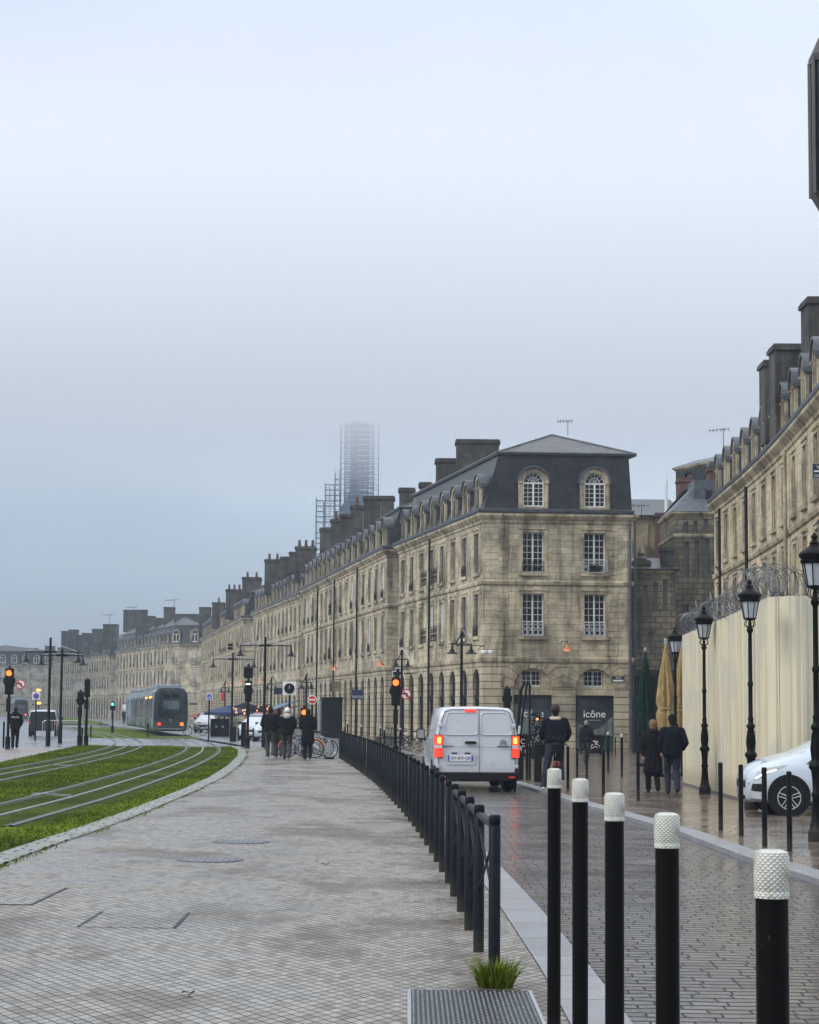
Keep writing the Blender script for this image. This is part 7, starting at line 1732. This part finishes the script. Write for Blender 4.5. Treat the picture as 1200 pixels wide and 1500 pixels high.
# ------------------------------------------------------------------ people
def remesh(o, vox=.014, sm=2):
    m = o.modifiers.new('skin', 'REMESH'); m.mode = 'VOXEL'; m.voxel_size = vox; m.use_smooth_shade = True
    s_ = o.modifiers.new('soft', 'SMOOTH'); s_.factor = .5; s_.iterations = sm
def P3(t): return Vector(t)
def person(label, px, pyb, H=1.76, rz=0.0, stride=.18, coat='coat_black', legs='trouser_grey', shoes='shoe', hair='hair_dark', hat=None, hood=None, coatlen=.78, arms=None, lean=0.0, wide=1.0, grp=None, loc=None, feet=None, collar=None, back=None, vox=.015, headturn=0.0):
    b = loc or G(px, pyb); th = thing('person', label, 'person', b, rz, grp); k = H/1.76
    S = lambda p: Vector((p[0]*k*wide, p[1]*k, p[2]*k)); S0 = lambda p: Vector((p[0]*k, p[1]*k, p[2]*k))
    hip = [S((-.09, 0, .92)), S((.09, 0, .92))]
    feet = feet or [(-.09, stride, .08), (.09, -stride, .11)]
    ft = [S0(f) for f in feet]
    kn = []
    for h_, f in zip(hip, ft):
        mid = (h_+f)/2; ln = (h_-f).length; fl = math.sqrt(max(0, (.445*k)**2-(ln/2)**2)) if ln < .89*k else 0; kn.append(mid+Vector((0, min(fl, .25*k)+.02, 0)))
    sh_y = lean*.5; neck = S((0, sh_y*.9, 1.47)); head = S((0, sh_y+lean*.12, 1.635)); sh = [S((-.185, sh_y*.85, 1.415)), S((.185, sh_y*.85, 1.415))]
    arms = arms or [((-.24, -.03, 1.14), (-.235, .08, .90)), ((.24, -.02, 1.14), (.235, .06, .90))]
    el = [S(a[0]) for a in arms]; hd = [S(a[1]) for a in arms]
    m = MB()
    m.cap(S((0, 0, .93)), S((0, sh_y*.4, 1.15)), .105*k, .10*k); m.cap(S((0, sh_y*.4, 1.15)), S((0, sh_y*.85, 1.34)), .10*k, .11*k); m.cap(sh[0], sh[1], .06*k, .06*k)
    m.cap(neck-Vector((0, 0, .05*k)), head-Vector((0, 0, .06*k)), .055*k, .05*k)
    hk = Matrix.Rotation(headturn, 4, 'Z')
    m.ell(head, (.076*k, .095*k, .118*k), 14, 10); m.ell(head+(hk @ Vector((0, .055, -.06)))*k, (.05*k, .05*k, .05*k)); m.cap(head+(hk @ Vector((0, .088, .01)))*k, head+(hk @ Vector((0, .108, -.028)))*k, .010*k, .015*k, 6)
    for s_ in (-1, 1): m.ell(head+(hk @ Vector((s_*.077, 0, -.01)))*k, (.012*k, .02*k, .032*k), 8, 6); m.ell(head+(hk @ Vector((s_*.032, .082, .012)))*k, (.016*k, .012*k, .009*k), 6, 5)
    m.cap(head+(hk @ Vector((-.022, .087, -.062)))*k, head+(hk @ Vector((.022, .087, -.062)))*k, .008*k, .008*k, 6)
    for s_, (h_, n_, f) in enumerate(zip(hip, kn, ft)): m.cap(h_, n_, .085*k, .055*k); m.cap(n_, f, .052*k, .036*k); m.cap(f, f+Vector((0, .13*k, -.03*k)), .036*k, .03*k)
    for s_, (a, e, h_) in enumerate(zip(sh, el, hd)):
        m.cap(a, e, .050*k, .040*k); m.cap(e, h_, .038*k, .026*k)
        d = (h_-e).normalized(); sx_ = Vector((1, 0, 0)) if abs(d.x) < .9 else Vector((0, 1, 0)); ax = d.cross(sx_).normalized()   # palm spread direction
        pc = h_+d*.05*k; m.cap(h_, h_+d*.085*k, .028*k, .034*k, 8)
        for q in range(4):
            o_ = ax*(q-1.5)*.021*k; fl = (.070, .080, .076, .060)[q]*k; b0 = h_+d*.095*k+o_; kn_ = b0+d*fl*.5; cu = sx_*(-.03*k*(1 if s_ else -1)); m.cap(b0, kn_, .0095*k, .009*k, 6); m.cap(kn_, kn_+d*fl*.42+cu*.7, .009*k, .007*k, 6)
        tb = h_+d*.03*k+ax*.030*k; m.cap(tb, tb+(d*.5+ax*.6)*.05*k, .012*k, .010*k, 6); m.cap(tb+(d*.5+ax*.6)*.05*k, tb+(d*.9+ax*.55)*.075*k, .010*k, .008*k, 6)
    body = L(m, 'body', 'skin', th); remesh(body, .010, 1)
    m = MB()
    for h_, n_, f in zip(hip, kn, ft): m.cap(h_+Vector((0, 0, .02)), n_, .108*k, .082*k); m.cap(n_, f+Vector((0, -.01, .01)), .080*k, .068*k)
    m.cap(S((-.03, 0, .95)), S((.03, 0, .95)), .13*k, .13*k); o = L(m, 'trousers', legs, th); remesh(o, vox, 2)
    for f in ft:
        m = MB(); m.cap(f+Vector((0, -.035*k, -.035*k)), f+Vector((0, .07*k, -.045*k)), .045*k, .042*k, 8); m.cap(f+Vector((0, .07*k, -.045*k)), f+Vector((0, .15*k, -.05*k)), .042*k, .034*k, 8); m.cap(f, f+Vector((0, -.02*k, -.03*k)), .045*k, .045*k, 8)
        o = L(m, 'shoe', shoes, th); remesh(o, .012, 1)
    m = MB(); cz = coatlen
    m.cap(S((0, sh_y*.85, 1.36)), S((0, sh_y*.3, 1.05)), .150*k, .138*k, 12); m.cap(S((0, sh_y*.3, 1.05)), S((0, 0, cz+.12)), .138*k, .142*k, 12); m.cap(S((-.05, sh_y*.85, 1.38)), S((.05, sh_y*.85, 1.38)), .13*k, .13*k, 12)
    for s_ in (-1, 1):
        m.cap(S((s_*.075, sh_y*.85, 1.33)), S((s_*.07, sh_y*.3, 1.05)), .148*k, .132*k, 12); m.cap(S((s_*.07, sh_y*.3, 1.05)), S((s_*.085, 0, cz+.12)), .132*k, .135*k, 12)
        if cz < .7: m.cap(S((s_*.085, 0, .80)), S((s_*.095, 0, cz+.10)), .135*k, .145*k, 12)
    m.cap(sh[0]+Vector((.03, 0, 0)), sh[1]-Vector((.03, 0, 0)), .092*k, .092*k); m.cap(neck-Vector((0, 0, .06*k)), neck+Vector((0, 0, .0)), .10*k, .075*k)
    for a, e, h_ in zip(sh, el, hd):
        m.cap(a, e, .088*k, .072*k); m.cap(e, lerp(e, h_, .92), .070*k, .055*k)
    o = L(m, 'coat', coat, th); remesh(o, vox, 3)
    if collar: L(MB().ring(neck+Vector((0, -.01, .01)), .098*k, .04*k, 'z', 16, 7), 'collar', collar, th, True)
    if hair:
        m = MB(); m.ell(head+(hk @ Vector((0, -.018, .022)))*k, (.088*k, .100*k, .118*k), 14, 10); m.ell(head+Vector((0, -.045*k, -.03*k)), (.075*k, .06*k, .085*k)); 
        if hair == 'hair_ginger': m.ell(head+Vector((0, -.01*k, .03*k)), (.108*k, .115*k, .115*k), 12, 9); m.ell(head+Vector((0, -.05*k, -.05*k)), (.095*k, .06*k, .08*k), 10, 8)
        o = L(m, 'hair', hair, th, True)
    if hat:
        m = MB().lathe([(.094*k, .0), (.101*k, .02*k), (.100*k, .06*k), (.085*k, .11*k), (.05*k, .14*k), (.01, .15*k)], head+Vector((0, -.012*k, .012*k)), 16)
        L(m, 'hat', hat, th, True)
    if hood: 
        m = MB(); m.ell(head+Vector((0, -.03*k, -.12*k)), (.145*k, .12*k, .085*k), 14, 8); m.ell(head+Vector((0, -.075*k, -.16*k)), (.12*k, .08*k, .09*k), 14, 8); L(m, 'hood', hood, th, True)
    if back: text(th, 'back_lettering', back, .10*k, (0, -.165*k+sh_y*.5, 1.34*k), (PI/2, 0, 0), 'white', .004)
    return th
person('person in a black padded jacket and olive trousers walking off, first of the group', 396, 1111.5, 1.83, .06, .16, 'coat_black', 'trouser_olive', 'shoe_white', 'hair_dark', None, None, .86, arms=[((-.26, .0, 1.15), (-.18, .16, 1.02)), ((.26, .0, 1.15), (.2, .16, 1.02))], wide=1.14, headturn=-.7)
person('person in grey mostly hidden behind the walker in olive trousers', 408, 1109.5, 1.74, .0, .20, 'coat_grey', 'trouser_grey', 'shoe', 'hair_dark', None, None, .84, headturn=.4)
person('person in a black jacket with a pale fur hood and white hat', 420, 1112, 1.76, -.05, .12, 'coat_black', 'trouser_grey', 'shoe', None, 'white', 'hood_grey', .82, arms=[((-.25, .02, 1.15), (-.15, .18, 1.02)), ((.25, .02, 1.15), (.16, .18, 1.02))], wide=1.12, headturn=-.5)
person('person in a long black coat with a light collar walking alone beside the bikes', 450.5, 1113, 1.75, .05, .10, 'coat_black', 'coat_navy', 'shoe', 'hair_dark', None, 'coat_black', .55, arms=[((-.24, .02, 1.15), (-.13, .18, 1.03)), ((.24, .02, 1.15), (.14, .18, 1.03))], wide=1.08, collar='hair_grey')
person('woman with short ginger hair in a long black coat, arm in arm with a man', 957, 1161, 1.66, .03, .17, 'coat_black', 'coat_black', 'shoe', 'hair_ginger', None, None, .42, wide=1.06, arms=[((-.23, -.03, 1.14), (-.21, .06, .90)), ((.24, .0, 1.14), (.24, .12, .98))], collar='coat_black')
person('man in a dark navy jacket and flat cap holding a woman by the arm', 985.5, 1163, 1.77, -.03, .15, 'coat_navy', 'jeans', 'shoe', 'hair_dark', 'coat_navy', None, .80, wide=1.10, arms=[((-.24, -.01, 1.15), (-.22, .10, .95)), ((.27, -.07, 1.15), (.22, .10, 1.0))])
person('stooping man in a dark hooded jacket beside the graffitied container', 858, 1118, 1.68, -.5, .12, 'coat_navy', 'trouser_grey', 'shoe', 'hair_grey', None, 'coat_navy', .84, lean=.16, wide=1.1, arms=[((-.26, .14, 1.12), (-.20, .34, .98)), ((.26, .12, 1.12), (.18, .34, .98))])
person('person in black with white lettering across the jacket beside the orange-lit signal', 21.5, 1097, 1.74, .15, .07, 'coat_black', 'coat_black', 'shoe', 'hair_dark', None, 'coat_black', .80, back='POLICE', wide=1.08, arms=[((-.26, .02, 1.15), (-.14, .2, 1.02)), ((.26, .02, 1.15), (.2, .1, .98))])
person('distant rider standing by a motorbike ahead of the tram', 181.5, 1061, 1.75, .2, .1, 'coat_black', 'trouser_grey', 'shoe', None, 'white', None, .84, vox=.03)
# cyclist and his bicycle
cb = G(808, 1153); cb.x = PY(812, 1100, 45.6).x; cb = Vector((cb.x, 45.3, g(cb.x, 45.3)))
bk = thing('bicycle', 'city bicycle ridden by the man in the sheepskin-collar jacket', 'bicycle', cb+Vector((0, -.35, 0)), -.03); bicycle_parts(bk, 'black', 'iron', True, .022)
L(MB().cbox((0, -.08, .62), (.16, .12, .12), 0, .02), 'rear_bag', 'awning_red', bk)
person('cyclist in a dark jacket with cream fleece collar and knitted cap', 0, 0, 1.84, -.03, 0, 'coat_navy', 'jeans', 'shoe_white', 'hair_dark', 'hat_brown', None, .90, loc=cb+Vector((0, -.08, .09)), feet=[(-.27, -.10, .02), (.14, .10, .16)],
       arms=[((-.27, .10, 1.17), (-.24, .38, 1.03)), ((.27, .10, 1.17), (.24, .38, 1.03))], lean=.14, wide=1.10, collar='fleece')
# tiny bird over the river side
p = PY(274, 748, 260); th = thing('bird', 'tiny dark bird gliding alone in the empty grey sky', 'bird', p, .3)
m = MB(); m.ell((0, 0, 0), (.07, .2, .06), 8, 6); m.ell((0, .2, .03), (.04, .06, .04), 6, 5); m.loft([[(-.05, .05, .02), (-.05, -.06, .02), (-.05, 0, .04)], [(-.28, .03, .10), (-.28, -.05, .10), (-.28, 0, .115)], [(-.55, -.06, .04), (-.55, -.09, .04), (-.55, -.07, .045)]]); m.loft([[(.05, .05, .02), (.05, -.06, .02), (.05, 0, .04)], [(.28, .03, .10), (.28, -.05, .10), (.28, 0, .115)], [(.55, -.06, .04), (.55, -.09, .04), (.55, -.07, .045)]]); m.loft([[(-.03, -.18, 0), (.03, -.18, 0), (0, -.18, .03)], [(-.08, -.36, 0), (.08, -.36, 0), (0, -.36, .01)]])
L(m, 'body', 'black', th)
# ------------------------------------------------------------------ air, cloud, sky, sun, camera
def vol(name, dens, col, aniso=0.0):
    m = bpy.data.materials.new(name); m.use_nodes = True; t = m.node_tree; t.nodes.clear()
    o = t.nodes.new('ShaderNodeOutputMaterial'); v = t.nodes.new('ShaderNodeVolumePrincipled')
    v.inputs['Density'].default_value = dens; v.inputs['Color'].default_value = (*col, 1); v.inputs['Anisotropy'].default_value = aniso
    t.links.new(v.outputs[0], o.inputs['Volume']); m.cycles.homogeneous_volume = True if hasattr(m, 'cycles') and hasattr(m.cycles, 'homogeneous_volume') else None
    return m
MAT['haze'] = vol('pale_blue_haze', HAZE, (0.50, 0.59, 0.71))
hz = MB().box((-1500, -60, -3.0), (1500, 2000, 126)).build('haze', 'haze'); tag(hz, kind='stuff')
# bank of low cloud closing the view beyond the quay: its ragged foot swallows the spire
MAT['cloud'] = vol('low_cloud', CLOUD, (0.955, 0.98, 1.0))
es = [(.104, 716), (.110, 695), (.117, 665), (.125, 625), (.133, 580), (.141, 532), (.149, 488), (.157, 450), (.166, 415), (.176, 388), (.188, 368), (.205, 352)]
pr = [(y, 1.6+y*e) for e, y in es]+[(356, 136), (716, 196)]
rings = []
for i in range(25):
    x = -1000+2000*i/24; w_ = 10*math.sin(x*.021)+6*math.sin(x*.053+1)
    rings.append([(x, y if y > 700 or z > 90 else y+w_*clamp((716-y)/200, 0, 1), z) for y, z in pr])
cl = MB().loft(rings).build('cloud', 'cloud'); tag(cl, kind='stuff')
w = bpy.data.worlds.new('World'); SC.world = w; w.use_nodes = True; t = w.node_tree
bg = t.nodes['Background']; SUN_E, SUN_A = math.radians(42), math.radians(215)
sky = t.nodes.new('ShaderNodeTexSky'); sky.sky_type = 'NISHITA'; sky.sun_disc = False; sky.sun_elevation = SUN_E; sky.sun_rotation = SUN_A
tc = t.nodes.new('ShaderNodeTexCoord'); sp = t.nodes.new('ShaderNodeSeparateXYZ'); t.links.new(tc.outputs['Generated'], sp.inputs[0])
# overcast cloud deck: darker and bluer low down, bright overhead
nz = noise(t, tc.outputs['Generated'], 3.2, 6, 0.55, (1.0, 1.0, 2.6))
a1 = N(t, 'ShaderNodeMath', operation='MULTIPLY_ADD'); t.links.new(nz, a1.inputs[0]); a1.inputs[1].default_value = 0.10; 
a0 = N(t, 'ShaderNodeMath', operation='MULTIPLY_ADD'); t.links.new(sp.outputs[0], a0.inputs[0]); a0.inputs[1].default_value = 0.16; t.links.new(sp.outputs[2], a0.inputs[2])
t.links.new(a0.outputs[0], a1.inputs[2])
a2 = N(t, 'ShaderNodeMath', operation='SUBTRACT'); t.links.new(a1.outputs[0], a2.inputs[0]); a2.inputs[1].default_value = 0.05
deck = ramp(t, [(0.0, (0.16, 0.21, 0.285)), (0.02, (0.18, 0.23, 0.305)), (0.06, (0.30, 0.355, 0.43)), (0.10, (0.44, 0.50, 0.58)), (0.15, (0.53, 0.585, 0.66)), (0.30, (0.52, 0.57, 0.66)), (0.55, (1.0, 1.05, 1.12)), (1.0, (1.5, 1.53, 1.58))], a2.outputs[0])
mx = t.nodes.new('ShaderNodeMix'); mx.data_type = 'RGBA'; mx.inputs[0].default_value = 0.04
t.links.new(deck, mx.inputs[6]); t.links.new(sky.outputs[0], mx.inputs[7])
t.links.new(mx.outputs[2], bg.inputs[0]); bg.inputs[1].default_value = 1.0
sl = bpy.data.lights.new('sun', 'SUN'); sl.energy = 1.5; sl.angle = math.radians(20); sl.color = (1.0, 0.95, 0.86)
so = bpy.data.objects.new('sun', sl); COL.objects.link(so)
# the sky's bright side is behind the viewer and to the left of the quay
dv = Vector((-0.74, -0.36, 0.58)).normalized(); so.rotation_euler = dv.to_track_quat('Z', 'Y').to_euler(); so.location = (-40, -40, 60)
sky.sun_elevation = math.asin(dv.z); sky.sun_rotation = math.atan2(dv.x, dv.y)
cam = bpy.data.cameras.new('camera'); co = bpy.data.objects.new('camera', cam); COL.objects.link(co); SC.camera = co
cam.sensor_fit = 'VERTICAL'; cam.sensor_height = 24; cam.lens = F/1500*24; cam.clip_end = 6000; cam.clip_start = 0.1
co.matrix_world = Matrix.Translation((0, 0, EYE)) @ Matrix.Rotation(PI/2+PITCH, 4, 'X') @ Matrix.Rotation(ROLL, 4, 'Z')
SC.view_settings.view_transform = 'Standard'; SC.view_settings.look = 'None'; SC.view_settings.exposure = 0.3; SC.view_settings.gamma = 1.0
SC.cycles.use_denoising = True; SC.cycles.volume_step_rate = 0.6; SC.cycles.max_bounces = 6; SC.cycles.volume_bounces = 3; SC.cycles.diffuse_bounces = 3; SC.cycles.glossy_bounces = 3
